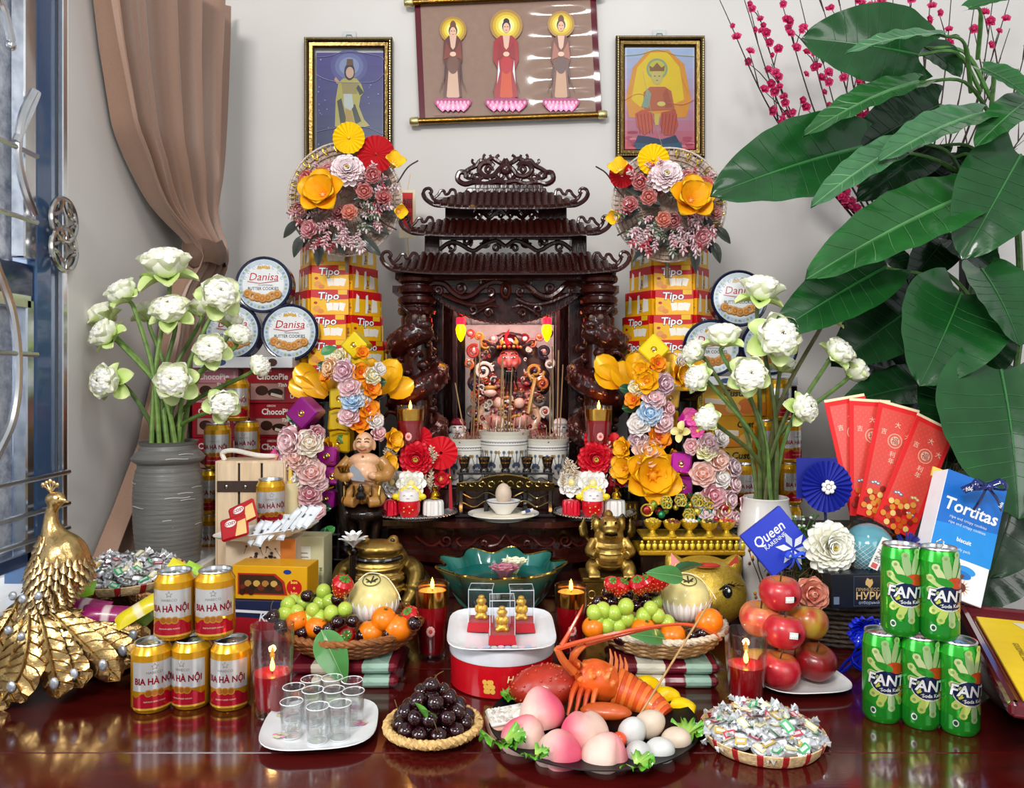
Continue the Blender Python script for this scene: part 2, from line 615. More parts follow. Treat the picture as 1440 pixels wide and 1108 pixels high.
# ================================================================ TABLE
tbl = thing('altar_table', 'long dark red lacquered altar table that carries all the offerings', 'table', (0, 0, 0))
WOODS = ['#4a0e0c', '#460d0b', '#50110e']
ys = [.93, 1.165, 1.50, 1.86, 2.22, 2.585]
for i in range(5):
 m = .0012
 yc, dy = (ys[i] + ys[i + 1]) / 2, ys[i + 1] - ys[i] - m
 part('plank', MB().box((.012, yc, -.02), (1.976, dy, .04), hx(WOODS[i % 3], .8), bev=.0015), 'lacquer', tbl)
part('apron', MB().box((.012, 1.76, -.09), (1.90, 1.55, .1), '#3b0d0b'), 'lacquer', tbl)
for x in (-.86, .9):
 for y in (1.02, 2.5):
  part('leg', MB().lathe([(.04, -.75), (.05, -.7), (.035, -.4), (.05, -.14)], '#3b0d0b', 12, TR((x, y, 0))), 'lacquer', tbl)
ris = single('altar_riser', MB().box((.155, 2.28, .05), (1.66, .60, .0995), '#2c0c0a', bev=.003), 'lacquer', 'low dark wooden riser at the back of the altar table', 'riser')

# ================================================================ SHRINE
CW, CW2 = '#240b09', '#2e0e0b'
SX0 = 711

def pxs(pts, y):
 return [at(p[0], p[1], y) for p in pts]

def mir(pts):
 return [(2 * SX0 - p[0], p[1]) for p in pts]

def curl(cx, cy, r, a0, turns, n=14, k=.25):
 return [(cx + r * (1 - (1 - k) * i / n) * cos(a0 + turns * 2 * pi * i / n), cy + r * (1 - (1 - k) * i / n) * sin(a0 + turns * 2 * pi * i / n)) for i in range(n + 1)]

shr = thing('altar_shrine', 'carved dark red wooden shrine with three tiled roofs and dragon columns', 'shrine', (0, 0, 0))

def xat(px, y):
 return (px - CX) * y / F

# stepped base
for nm, z0, z1, hw, yf in (('base_step', .10, .118, .345, 1.93), ('base_step', .118, .132, .325, 1.955), ('base_frieze', .132, .178, .305, 1.985), ('base_step', .178, .190, .325, 1.955), ('base_step', .190, .205, .345, 1.925)):
 pts = [(SX0 * 0 - .0173 + hw * t, yf + .035 * (t * t) + (.012 * cos(t * 3 * pi) if nm == 'base_step' else 0)) for t in [i / 12 - 1 for i in range(25)]]
 pts += [(-.0173 + hw, 2.56), (-.0173 - hw, 2.56)]
 part(nm, MB().prism(pts, z0 + .0002, z1, CW2), 'carved', shr)
fz = MB()
for sgn in (1, -1):
 for q in ([(720, 758), (735, 752), (750, 757), (760, 766), (772, 768), (780, 760), (774, 755)], curl(795, 760, 9, 0, 1.2), [(803, 762), (815, 768), (828, 762), (838, 754)], curl(742, 764, 5, 2, 1), [(711, 752), (722, 765), (735, 768)]):
  q = q if sgn > 0 else mir(q)
  fz.tube(spline(pxs(q, 1.983), 4), .0032, '#4a1a15', 6)
part('carving', fz, 'carved', shr)
part('floor_step', MB().box((-.0173, 2.30, .2375), (.60, .50, .0648), CW2, bev=.004), 'carved', shr)
# interior
for x in (.262, -.262):
 part('side_wall', MB().box((-.0173 + x, 2.36, .535), (.016, .36, .53), CW), 'carved', shr)
part('back_panel', MB().box((-.0173, 2.535, .535), (.53, .02, .53), CW), 'carved', shr)
part('canopy_board', MB().box((-.0173, 2.33, .805), (.62, .42, .02), CW), 'carved', shr)
for sgn in (1, -1):
 part('inner_post', MB().box((-.0173 + .205 * sgn, 2.22, .53), (.05, .03, .52), CW), 'carved', shr)
 part('inner_post', MB().box((-.0173 + .155 * sgn, 2.34, .53), (.012, .03, .52), CW2), 'carved', shr)
part('altar_backing', MB().box(at(716.5, 530, 2.50), (.285, .006, .335), '#d6cfcb'), 'matte', shr, label='pale painted backing panel behind the god figure')
# carved lintel: swag board with bead rim
sw = MB()
sw.prism([(xat(p[0], 2.15), p[1]) for p in []] or [(xat(600 + 222 * i / 20, 2.15), H - (398 - HY) * 2.15 / F if 0 else H - ((410 + 45 * (1 - abs(i / 10 - 1) ** 2.2)) - HY) * 2.15 / F) for i in range(21)] + [(xat(822, 2.15), .80), (xat(600, 2.15), .80)], 0, .02, CW2, Matrix.Translation((0, 2.17, 0)) @ Matrix.Rotation(pi / 2, 4, 'X'))
for i in range(31):
 px = 602 + 218 * i / 30
 sw.ell(at(px, 409 + 45 * (1 - abs((px - 711) / 109) ** 2.2), 2.148), .0045, '#54221b', 8, 5)
part('lintel', sw, 'carved', shr)
val = MB()
for sgn in (1, -1):
 for q, r in (([(711, 398), (728, 396), (745, 404), (757, 414), (772, 418), (786, 410), (796, 400), (812, 398), (826, 404), (834, 396)], .0085), (curl(774, 405, 8, 0, 1.3), .006), (curl(742, 398, 7, 2, 1.2), .006), (curl(690 + 42, 410, 6, 1, 1), .005),
     (curl(806, 408, 6, 2, 1.2), .005), ([(726, 420), (745, 428), (770, 426), (800, 414)], .006), (curl(757, 435, 7, 1, 1.2), .0045), (curl(735, 440, 6, 3, 1.2), .0045), ([(720, 432), (735, 430), (757, 442)], .004)):
  q = q if sgn > 0 else mir(q)
  val.tube(spline(pxs(q, 2.118), 3), r, CW2, 7)
val.ell(at(711, 408, 2.112), (.016, .01, .024), '#45170f')
val.ell(at(711, 408, 2.104), (.009, .008, .016), CW)
part('valance', val, 'carved', shr)
part('beam', MB().box((-.0173, 2.18, .8405), (.60, .16, .028), CW2, bev=.004), 'carved', shr)

# three roofs with tile ribs and scroll horns
rib = MB()
rib.rings([[(cos(a) * .5, -sin(a) * .5, z) for a in [pi * i / 5 for i in range(6)]] for z in (0, 1)], CW2, closed=False)
rib.poly([(cos(a) * .5, -sin(a) * .5, 0) for a in [pi * i / 5 for i in range(6)]][::-1], CW2)
RIB = rib.mesh('roof_tile', 'carved')

def roof(eL, eR, ye, tL, tR, yt, Ye, Yt, Yb, nrib, horn):
 E = [at(eL, ye, Ye), at(eR, ye, Ye)]
 T = [at(tL, yt, Yt), at(tR, yt, Yt)]
 up = .012
 mb = MB()
 n = 20
 ev = []
 for i in range(n + 1):
  t = i / n
  p = E[0].lerp(E[1], t)
  lift = up * (abs(2 * t - 1) ** 5)
  ev.append(p + V((0, 0, lift)))
 tp = [T[0].lerp(T[1], i / n) for i in range(n + 1)]
 mid = [ev[i].lerp(tp[i], .5) - V((0, 0, .006)) for i in range(n + 1)]
 mb.rings([[p - V((0, 0, .008)) for p in ev], ev, mid, tp], CW, closed=False)
 # sides, back and underside
 for s_ in (0, 1):
  c = ev[0] if s_ == 0 else ev[n]
  t = T[s_]
  mb.add([c, V((c.x, Yb, c.z + .05)), V((t.x, Yb - .02, t.z)), t], [(0, 1, 2, 3) if s_ == 0 else (3, 2, 1, 0)], CW)
 mb.add([E[0], E[1], V((E[1].x, Yb, E[1].z + .05)), V((E[0].x, Yb, E[0].z + .05))], [(0, 3, 2, 1)], CW)
 mb.add([T[0], T[1], V((T[1].x, Yb - .02, T[1].z)), V((T[0].x, Yb - .02, T[0].z))], [(0, 1, 2, 3)], CW)
 rf = part('roof', mb, 'carved', shr)
 for i in range(nrib):
  t = (i + .5) / nrib
  base = E[0].lerp(E[1], t) + V((0, 0, up * abs(2 * t - 1) ** 5 - .004))
  x = base.x
  k = 1.0
  if x < T[0].x:
   k = max(.12, (x - E[0].x) / (T[0].x - E[0].x))
  elif x > T[1].x:
   k = max(.12, (E[1].x - x) / (E[1].x - T[1].x))
  d = V((0, Yt - Ye, T[0].z - E[0].z))
  wdt = (E[1].x - E[0].x) / nrib
  o = part('roof_tile', RIB, None, rf, base, aim(d, roll=pi).to_euler(), (wdt * .98, wdt * .9, d.length * k))
 for sgn in (1, -1):
  e = horn if sgn < 0 else mir(horn)
  h = MB()
  pts = spline(pxs(e, Ye + .01), 5)
  nn = len(pts)
  h.tube(pts, [.0062 if i < nn * .45 else .0045 for i in range(nn)], CW2, 8, flat=1.0)
  # wavy comb on the horn
  c0 = pts[0]
  part('roof_horn', h, 'carved', rf)
 return rf

def horn(cx, cy, k=1.0):
 """left corner scroll; (cx, cy) is the eave corner in the photograph"""
 P = [(22, -2), (4, -3), (-9, -10), (-15, -19), (-13, -27), (-6, -29), (-2, -24), (-6, -20)]
 return [(cx + p[0] * k, cy + p[1] * k) for p in P]

def comb(cx, cy, k, y):
 P = [(2, -14), (8, -19), (12, -25), (17, -25), (19, -20), (24, -21), (28, -27), (34, -26), (36, -18)]
 m = MB()
 for sgn in (1, -1):
  q = [(cx + p[0] * k, cy + p[1] * k) for p in P]
  q = q if sgn < 0 else mir(q)
  m.tube(spline(pxs(q, y), 4), .0042, CW2, 7)
  q = [(cx + 24 * k, cy - 4 * k), (cx + 4 * k, cy - 10 * k), (cx - 4 * k, cy - 20 * k)]
  q = q if sgn < 0 else mir(q)
  m.tube(spline(pxs(q, y), 4), [.006] * 4 + [.005] * 4 + [.004], CW2, 7)
 return m

r1 = roof(552, 870, 382, 593, 829, 357, 2.05, 2.17, 2.36, 30, horn(552, 383, 1.0))
part('roof_crest', comb(552, 383, 1.0, 2.065), 'carved', r1)
r2 = roof(577, 845, 329, 622, 800, 309, 2.09, 2.19, 2.27, 26, horn(577, 330, .9))
part('roof_crest', comb(577, 330, .9, 2.105), 'carved', r2)
r3 = roof(609, 813, 290, 655, 767, 269, 2.13, 2.22, 2.29, 20, horn(609, 291, .9))
part('roof_crest', comb(609, 291, .9, 2.145), 'carved', r3)

def gallery(l, r, y0, y1, oL, oR, Y):
 """openwork wall between two roofs"""
 for a, b in ((l, oL), (oR, r)):
  p, q = at(a, y0, Y), at(b, y1, Y)
  part('gallery_post', MB().box(((p.x + q.x) / 2, Y + .05, (p.z + q.z) / 2), (abs(q.x - p.x), .1, abs(p.z - q.z)), CW, bev=.002), 'carved', shr)
 for yy in (y0 + 1.5, y1 - .5):
  p, q = at(oL, yy, Y), at(oR, yy, Y)
  part('gallery_rail', MB().box(((p.x + q.x) / 2, Y + .02, p.z), (q.x - p.x, .03, .007), CW), 'carved', shr)
 m = MB()
 w2 = oR - SX0
 h = y1 - y0
 for sgn in (1, -1):
  for q, rr in (([(SX0, y0 + .55 * h), (SX0 + .15 * w2, y0 + .25 * h), (SX0 + .35 * w2, y0 + .5 * h), (SX0 + .5 * w2, y0 + .75 * h), (SX0 + .7 * w2, y0 + .4 * h), (SX0 + .85 * w2, y0 + .35 * h), (SX0 + w2, y0 + .7 * h)], .0062),
      (curl(SX0 + .3 * w2, y0 + .35 * h, h * .25, 0, 1.2), .0045), (curl(SX0 + .58 * w2, y0 + .3 * h, h * .24, 2, 1.3), .005), (curl(SX0 + .82 * w2, y0 + .55 * h, h * .24, 1, 1.2), .004), (curl(SX0 + .14 * w2, y0 + .62 * h, h * .2, 3, 1.2), .004),
      ([(SX0 + .25 * w2, y0 + .1 * h), (SX0 + .6 * w2, y0 + .16 * h), (SX0 + .95 * w2, y0 + .12 * h)], .005)):
   q = q if sgn > 0 else mir(q)
   m.tube(spline(pxs(q, Y + .012), 3), rr, CW2, 6)
 part('openwork', m, 'carved', shr)

gallery(597, 825, 331, 360, 618, 804, 2.16)
gallery(626, 797, 290, 311, 666, 757, 2.19)
# ridge and dragon crest
p, q = at(656, 267, 2.22), at(768, 272, 2.22)
part('ridge', MB().box(((p.x + q.x) / 2, 2.28, p.z - .004), (q.x - p.x, .14, .016), CW, bev=.003), 'carved', shr)
p, q = at(668, 262, 2.24), at(764, 262, 2.24)
part('ridge', MB().box(((p.x + q.x) / 2, 2.26, p.z - .002), (q.x - p.x, .04, .018), CW, bev=.003), 'carved', shr)
cm = MB()
for sgn in (1, -1):
 for q, rr in (([(711, 257), (725, 255), (740, 259), (755, 256), (768, 259), (778, 253), (776, 243), (768, 243), (766, 250)], .008), ([(711, 232), (720, 238), (728, 247), (740, 248), (748, 240), (744, 231), (734, 229), (728, 234)], .0085),
     (curl(718, 246, 7, 0, 1.2), .005), (curl(752, 250, 7, 1, 1.3), .005), (curl(735, 239, 6, 3, 1.2), .005), (curl(762, 246, 6, 0, 1.1), .0045), ([(711, 224), (716, 230), (724, 226), (730, 223), (738, 227), (746, 226), (752, 233), (760, 237), (768, 242)], .007),
     ([(738, 227), (742, 221), (740, 217)], .004), ([(722, 227), (724, 221), (720, 218)], .0045), ([(752, 233), (758, 228), (757, 224)], .004), ([(730, 255), (738, 248), (748, 252), (760, 250)], .005), ([(730, 224), (733, 218)], .004)):
  q = q if sgn > 0 else mir(q)
  cm.tube(spline(pxs(q, 2.25), 3), rr, CW2, 7)
cm.ell(at(711, 238, 2.248), (.018, .01, .018), CW2)
part('dragon_crest', cm, 'carved', shr)

# dragon columns
for sgn, px in ((-1, 586), (1, 842)):
 X = xat(px, 2.12)
 zb, zt = .21, .845
 col = MB()
 pr = [(.05, zb), (.058, zb + .01), (.058, zb + .03), (.046, zb + .04)]
 pr += [(.043, zb + .06), (.043, zt - .12)]
 for k in range(4):
  z = zt - .115 + k * .029
  pr += [(.038, z), (.05, z + .006), (.053, z + .014), (.05, z + .022), (.038, z + .027)]
 pr += [(.047, zt)]
 col.lathe(pr, CW2, 20, Matrix.Translation((X, 2.12, 0)))
 part('column', col, 'carved', shr)
 dr = MB()
 pts, rs = [], []
 for i in range(90):
  t = i / 89
  a = -sgn * (t * 2 * pi * 3.1) - pi / 2
  r_ = .05 + .004 * sin(t * 20)
  pts.append(V((X + r_ * cos(a), 2.12 + r_ * sin(a), .235 + t * .46)))
  rs.append(.016 + .019 * min(1, t * 2.2))
 dr.tube(pts, rs, CW2, 9)
 for i in range(2, 89, 1):
  d = (pts[i] - V((X, 2.12, pts[i].z))).normalized()
  dr.ell(pts[i] + d * rs[i] * .9 + V((0, 0, rs[i] * .5)), (.005, .005, .007), '#4a1a14', 6, 4)
  if i % 2:
   dr.ell(pts[i] + d * rs[i] * 1.0 - V((0, 0, rs[i] * .3)), (.006, .006, .006), '#4a1a14', 6, 4)
 hp = V((X + sgn * -.005, 2.062, .715))
 dr.ell(hp, (.03, .028, .026), CW2)
 dr.ell(hp + V((-sgn * .024, -.012, -.012)), (.024, .02, .013), CW2)
 dr.ell(hp + V((-sgn * .02, -.008, -.036)), (.02, .017, .008), CW2)
 for e in (-1, 1):
  dr.ell(hp + V((-.012 * sgn + e * .012, -.025, .008)), .007, '#6b5a50', 8, 5)
  dr.tube(spline([hp + V((e * .012, 0, .015)), hp + V((e * .022 + sgn * .012, .005, .035)), hp + V((e * .02 + sgn * .03, .01, .045))], 4), [.006] * 5 + [.004] * 3 + [.002], CW2, 6)
  dr.tube(spline([hp + V((-sgn * .04, -.02, -.016)), hp + V((-sgn * .05, -.02 + e * .01, -.04)), hp + V((-sgn * .035, -.015 + e * .02, -.065))], 4), .0025, CW2, 5)
 for k in range(5):
  a = k * 1.3
  z = .30 + k * .08
  d = V((cos(a), -abs(sin(a)) - .2, 0)).normalized()
  b = V((X, 2.12, z)) + d * .05
  dr.tube(spline([b, b + d * .022 + V((.012 * sgn, 0, .012)), b + d * .018 + V((.03 * sgn, 0, -.004))], 4), [.007] * 4 + [.006] * 4 + [.004], CW2, 6)
  for c in range(3):
   dr.tube([b + d * .02 + V((.03 * sgn, 0, -.004)), b + d * .02 + V(((.036) * sgn, 0, -.004 - .008 * (c - 1) - .01))], [.004, .0015], '#4a1a14', 5)
 for k in range(60):
  a = k * 2.399 + pi
  z = .28 + .0066 * k
  rr_ = U(.010, .019)
  dr.ell((X + .047 * cos(a), 2.12 + .047 * sin(a), z), (rr_, rr_, rr_ * .8), CW2, 7, 5)
 # clouds round the foot
 for k in range(9):
  a = k * .75 + 3.6
  dr.ell((X + .046 * cos(a), 2.12 + .046 * sin(a), .25 + .014 * (k % 3)), (.02, .02, .016), CW2, 8, 6)
 part('dragon', fuse(dr, .0034, 1), 'carved', shr)

# two small flame lamps glowing red inside the shrine
for px, nm in ((648, 'left lamp by the god figure'), (769, 'right lamp by the god figure')):
 p = at(px, 464, 2.24)
 l_ = thing('shrine_lamp', 'small glowing yellow flame lamp hanging in the shrine, ' + nm, 'lamp', p, 0, 'flame lamps in the shrine')
 part('bulb', MB().lathe([(0, -.034), (.006, -.028), (.013, -.01), (.0145, .003), (.011, .014), (0, .016)], '#ffb400', 14), 'lampglow', l_)
 part('glow_socket', MB().lathe([(0, .036), (.012, .034), (.013, .016), (0, .014)], '#ff0a18', 12), 'redglow', l_)  # socket made to emit red, added for the red glow round each lamp
 part('bracket', MB().tube([(0, 0, .03), (0, .0, .06), (0, .05, .09)], .004, '#3a1310', 6), 'carved', l_)

# god of wealth, seated in front of the backing panel
gY = 2.38
god = thing('god_statue', 'ornate god of wealth statue with black beard seated inside the shrine', 'statue', on(716, gY, .2705))
gm = gY / F

def gp(px, py, dy=0.0):
 return V(((px - 716) * gm, dy, (665 - py) * gm))

g = MB()
RED, PNK, GLD, CRM = '#7a1420', '#d58a8a', '#b98a3c', '#e6d3c4'
g.ell(gp(716, 600), (.125, .06, .07), '#5c2420')
g.ell(gp(716, 570), (.085, .05, .075), '#8a3a34')
g.ell(gp(716, 545), (.075, .04, .035), RED)
for s_ in (1, -1):
 g.ell(gp(716 + 30 * s_, 575, -.02), (.036, .03, .06), '#a85a50', M=None)
 g.ell(gp(716 + 18 * s_, 590, -.045), (.035, .028, .026), '#c88a7a')
 g.ell(gp(716 + 34 * s_, 612, -.03), (.05, .045, .03), '#6a2a20')
 g.ell(gp(716 + 14 * s_, 566, -.06), (.017, .015, .017), '#e8b4a0')
 g.tube(spline([gp(716 + 26 * s_, 560, -.04), gp(716 + 40 * s_, 585, -.045), gp(716 + 30 * s_, 606, -.05), gp(716 + 48 * s_, 620, -.04)], 4), .012, '#c9a080', 7)
part('robe', fuse(g, .0045, 2), 'skin', god)
g = MB()
g.ell(gp(716, 507, -.035), (.031, .03, .042), '#d8605c')
g.ell(gp(716, 512, -.066), (.007, .009, .012), '#d8605c', 8, 6)
for s_ in (1, -1):
 g.ell(gp(716 + 14.5 * s_, 508, -.03), (.005, .007, .013), '#d8605c', 8, 6)
 g.ell(gp(716 + 6.5 * s_, 512, -.054), (.010, .009, .009), '#e07a72', 8, 6)
part('face', fuse(g, .003, 2), 'skin', god)
fd = MB()
for s_ in (1, -1):
 fd.ell(gp(716 + 6 * s_, 503.5, -.0635), (.0075, .003, .0022), '#f0e6e0', 8, 5)
 fd.ell(gp(716 + 6 * s_, 503.5, -.0662), (.0028, .0015, .002), '#140a0a', 8, 5)
 fd.tube([gp(716 + 2.5 * s_, 499, -.064), gp(716 + 7 * s_, 497, -.0625), gp(716 + 11 * s_, 499, -.056)], .0018, '#140a0a', 5)
fd.ell(gp(716, 519.5, -.0665), (.007, .003, .003), '#a01820', 8, 5)
part('eyes', fd, 'gloss', god)
bd = MB()
for k, (x0, x1, y1) in enumerate(((711, 704, 548), (721, 728, 548), (716, 716, 560), (708, 706, 535), (724, 726, 535), (713, 711, 556), (719, 721, 556))):
 bd.tube(spline([gp(x0, 517 if k < 2 else 522, -.066), gp((x0 * 2 + x1) / 3, 528, -.072), gp(x1, y1, -.068)], 5), [.005, .0062, .0062, .006, .0055, .005, .0045, .004, .003, .002, .001], '#120a0a', 6)
part('beard', bd, 'gloss', god)
ht = MB()
ht.lathe([(.034, 0), (.037, .008), (.033, .02), (.029, .034), (.02, .045), (0, .05)], '#3a0e12', 18, TR(gp(716, 493, -.03)))
for k in range(9):
 a = -pi + pi * k / 8
 ht.ell(gp(716, 489, -.03) + V((.036 * cos(a), .036 * sin(a), 0)), .0055, GLD if k % 2 else '#c03a30', 8, 5)
ht.tube(spline([gp(716, 487, -.065), gp(712, 477, -.05), gp(716, 464, -.035)], 4), [.008] * 4 + [.006] * 3 + [.003, .001], '#b02028', 7)
for s_ in (1, -1):
 ht.tube(spline([gp(716 + 8 * s_, 486, -.06), gp(716 + 10 * s_, 480, -.05), gp(716 + 5 * s_, 475, -.045)], 4), [.007] * 4 + [.005] * 3 + [.003, .001], GLD, 7)
 ht.tube(spline([gp(716 + 16 * s_, 488, -.03), gp(716 + 30 * s_, 483, -.03), gp(716 + 42 * s_, 476, -.025)], 4), [.004] * 3 + [.007] * 3 + [.004, .003, .002], '#3a2a2a', 7)
part('hat', ht, 'gloss', god)
bkp = MB()
for k in range(34):
 a = pi * k / 33
 px, py = 716 + 46 * cos(a) * (1 + .06 * sin(k * 2.4)), 545 - 66 * sin(a) * (1 + .05 * cos(k * 3.1))
 bkp.ell(gp(px, py, .012), (.026, .012, .024), rng.choice(['#4a2c2a', '#5e3a30', '#3a2228']), 9, 6)
bkp.ell(gp(716, 545, .016), (.10, .012, .15), '#4a2c2a')
part('halo_backing', fuse(bkp, .0045, 1), 'skin', god)
orn = MB()
cols = [CRM, '#a83a30', GLD, '#2a2030', '#b87a78', '#b8602a', '#7a1822', '#d0c4b8', '#6a5a50', '#8a6a48']
for s_ in (1, -1):
 for i, (cx, cy, r) in enumerate(((752, 522, 13), (765, 495, 10), (748, 484, 8), (762, 540, 9), (738, 477, 6), (772, 512, 7), (756, 560, 10), (745, 590, 11), (766, 578, 8), (752, 612, 10), (730, 604, 9), (770, 470, 6), (758, 474, 6))):
  c = cols[(i + (2 if s_ > 0 else 0)) % 10]
  q = curl(716 + (cx - 716) * s_, cy, r, s_ * i, 1.35 * s_, 14)
  orn.tube(spline([gp(a, b, -.028 - .02 * (cy > 530)) for a, b in q], 2), .0055 if r > 8 else .0042, c, 6)
  orn.ell(gp(716 + (cx - 716) * s_, cy, -.03 - .02 * (cy > 530)), (.008, .006, .008), cols[(i + 3) % 10], 8, 5)
for k in range(230):
 px, py = U(668, 764), U(535, 625)
 orn.ell(gp(px, py, -.05 - .025 * sin((py - 535) / 90 * pi) + abs(px - 716) * .0007), (U(.003, .009), .005, U(.003, .007)), rng.choice(cols), 7, 5)
for k in range(190):
 px, py = U(668, 764), U(474, 622)
 if abs(px - 716) < 19 and py < 548 or ((px - 716) / 50) ** 2 + ((min(py, 545) - 545) / 72) ** 2 > 1:
  continue
 orn.tube(spline([gp(a_, b_, -.03 - .03 * (py > 540)) for a_, b_ in curl(px, py, U(2.5, 6), U(0, 6), rng.choice((-1, 1)) * U(.6, 1.2), 6)], 2), U(.0016, .003), rng.choice(cols), 5)
for k in range(7):
 px = 692 + 8 * k
 orn.tube([gp(px, 585, -.07), gp(px - 2, 600, -.075)], .003, rng.choice(cols), 5)
part('ornament', orn, 'gloss', god)
# right hand with a gold ingot, left with a sceptre
hd = MB()
hd.ell(gp(690, 552, -.07), (.02, .016, .012), '#e6b8a8', 10, 7)
hd.ell(gp(690, 545, -.07), (.018, .012, .008), GLD, 10, 7)
part('held_ingot', hd, 'gloss', god)
part('sceptre', MB().tube([gp(742, 580, -.075), gp(748, 550, -.07), gp(752, 532, -.06)], .006, GLD, 7), 'gloss', god)

# two small porcelain figures beside the god
def sage(px, y, robe, robe2, hat, beard, label):
 t = thing('porcelain_figure', label, 'figurine', on(px, y, .2705))
 m = y / F
 b = MB()
 b.ell((0, 0, .05), (.052, .036, .05), robe)
 b.ell((0, 0, .095), (.043, .032, .04), robe2)
 for s_ in (1, -1):
  b.ell((.04 * s_, -.012, .085), (.018, .018, .035), robe)
  b.ell((.018 * s_, -.032, .07), (.016, .012, .014), '#e8dcd8')
  b.ell((.03 * s_, -.02, .02), (.03, .026, .02), robe2)
 part('robe', fuse(b, .003, 2), 'ceramic', t)
 h = MB()
 h.ell((0, -.006, .142), (.022, .022, .025), '#efe4de')
 for s_ in (1, -1):
  h.ell((.021 * s_, -.004, .14), (.005, .006, .01), '#efe4de', 8, 6)
 h.ell((0, -.028, .139), (.004, .005, .006), '#efe4de', 7, 5)
 part('head', fuse(h, .0022, 2), 'ceramic', t)
 f = MB()
 for s_ in (1, -1):
  f.tube([(.004 * s_, -.0285, .146), (.009 * s_, -.0275, .148), (.013 * s_, -.024, .146)], .0013, '#2a1a1a', 5)
 f.tube([(-.006, -.0275, .131), (0, -.029, .129), (.006, -.0275, .131)], .0012, '#a03a3a', 5)
 f.lathe([(.0225, .152), (.024, .158), (.016, .17), (0, .174)], hat, 14, TR((0, -.004, 0)))
 if beard:
  f.tube(spline([(0, -.029, .128), (0, -.036, .11), (0, -.036, .075)], 4), [.009] * 3 + [.011] * 3 + [.008, .005, .001], '#f2f0ee', 8)
 for k in range(14):
  a = U(pi, 2 * pi)
  z = U(.02, .1)
  f.ell((.05 * cos(a) * (1 - z * 2.2), .04 * sin(a) * .95 - .004, z), .004, rng.choice(['#3a4aa0', '#b03a5a', '#d8c8a0']), 6, 4)
 part('details', f, 'ceramic', t)

sage(644, 2.30, '#4c5a9a', '#d8cfd6', '#7a2030', False, 'small porcelain laughing figure in a blue robe, left inside the shrine')
sage(788, 2.30, '#c9bfc9', '#e6dde0', '#d8d0cc', True, 'small white-bearded porcelain sage in a pale robe, right inside the shrine')

# censers with ash and incense
def censer(px, y, R_, hgt, label, sticks):
 t = thing('incense_burner', label, 'incense burner', on(px, y, .2705), 0, 'blue and white incense bowls')
 m = MB()
 k = R_
 m.bands([(k * .80, 0), (k * .86, .004), (k * .92, hgt * .2), (k * .97, hgt * .86), (k * 1.04, hgt * .93), (k * 1.05, hgt), (k * .95, hgt), (k * .92, hgt * .9), (0, hgt * .9)],
   ['#2a3a6a', '#d9d6cc', '#d9d6cc', '#e4e0d4', '#b8b4a4', '#e4e0d4', '#c8c4b8', '#8a7a66'], 36)
 part('bowl', m, 'ceramic', t)
 d = MB()

 def wrap(v):
  rr = k * (.92 + .05 * (v[1] / hgt - .2) / .66) + .0008 + v[2]
  a = v[0] / k
  return V((rr * sin(a), -rr * cos(a), v[1]))
 d.W = wrap
 for i in range(26):
  x = -k * 1.5 + 3 * k * i / 25
  d.tube([(x + .0035 * cos(q), hgt * .80 + .0035 * sin(q), 0) for q in [pi * j / 4 for j in range(5)]], .0007, '#27365f', 4)
 d.tube([(-k * 1.5 + 3 * k * i / 30, hgt * .76, 0) for i in range(31)], .0006, '#27365f', 4)
 for q in range(-2, 3):
  cx = q * k * .55
  for j in range(5):
   a = pi / 2 + (j - 2) * .5
   d.disc((cx + .011 * cos(a), hgt * .36 + .011 * sin(a)), .004, '#a88a6a' if q % 2 == 0 else '#4a4f66', .0004, 8, None, .006)
  for j in range(3):
   d.tube(spline([(cx, hgt * .25, 0), (cx + .010 * (j - 1), hgt * .5, 0), (cx + .016 * (j - 1), hgt * .66, 0)], 3), .0009, '#3f4c5c', 4)
   d.disc((cx + .014 * (j - 1), hgt * .64), .0045, ['#a08a4a', '#566a86', '#8a6a50'][j], .0006, 8)
  d.tube(spline([(cx - .016, hgt * .2, 0), (cx, hgt * .14, 0), (cx + .016, hgt * .2, 0)], 3), .0011, '#363f55', 4)
 part('painted_lotus', d, 'print', t)
 st = MB()
 for i in range(90):
  a, r_ = U(0, 6.28), k * .9 * math.sqrt(U(0, 1))
  b = V((r_ * cos(a), r_ * sin(a), hgt * .88))
  e = b + V((U(-.02, .02), U(-.015, .015), U(.006, .03 if r_ > k * .4 else .045)))
  st.tube([b, e], .0013, rng.choice(['#7a5a48', '#94745c', '#5c4438', '#a05a50']), 4)
 part('ash_and_stubs', st, 'matte', t, kind='stuff')
 for i, (dx, tx, hh) in enumerate(sticks):
  part('incense_stick', MB().tube([(dx, -.006 * i, hgt * .88), (dx + tx, -.006 * i, hgt + hh)], .0017, '#8a6a48' if i % 2 else '#a08058', 5), 'matte', t)
 return t

censer(656, 2.13, .062, .128, 'blue and white incense bowl on the left of three', [(.03, .008, .27), (.012, .012, .20), (.0, -.03, .15), (.02, .006, .22)])
censer(709, 2.10, .066, .150, 'largest blue and white incense bowl in the middle of three', [(-.01, .004, .19), (.008, .014, .17), (.0, -.004, .2), (.016, .004, .13)])
censer(768, 2.13, .062, .128, 'blue and white incense bowl on the right of three', [(.03, .004, .24), (.02, -.004, .25), (.01, .0, .14), (.035, .01, .2)])

# black and gold altar rack with small cups
rk = thing('offering_rack', 'black lacquered offering stand with gold scrollwork before the incense bowls', 'stand', on(711, 1.995, .2055))
k_ = 1.98 / F

def rp(px, py, dy=0.0):
 return V(((px - 711) * k_, dy, (725 - py) * k_ * 1.0))

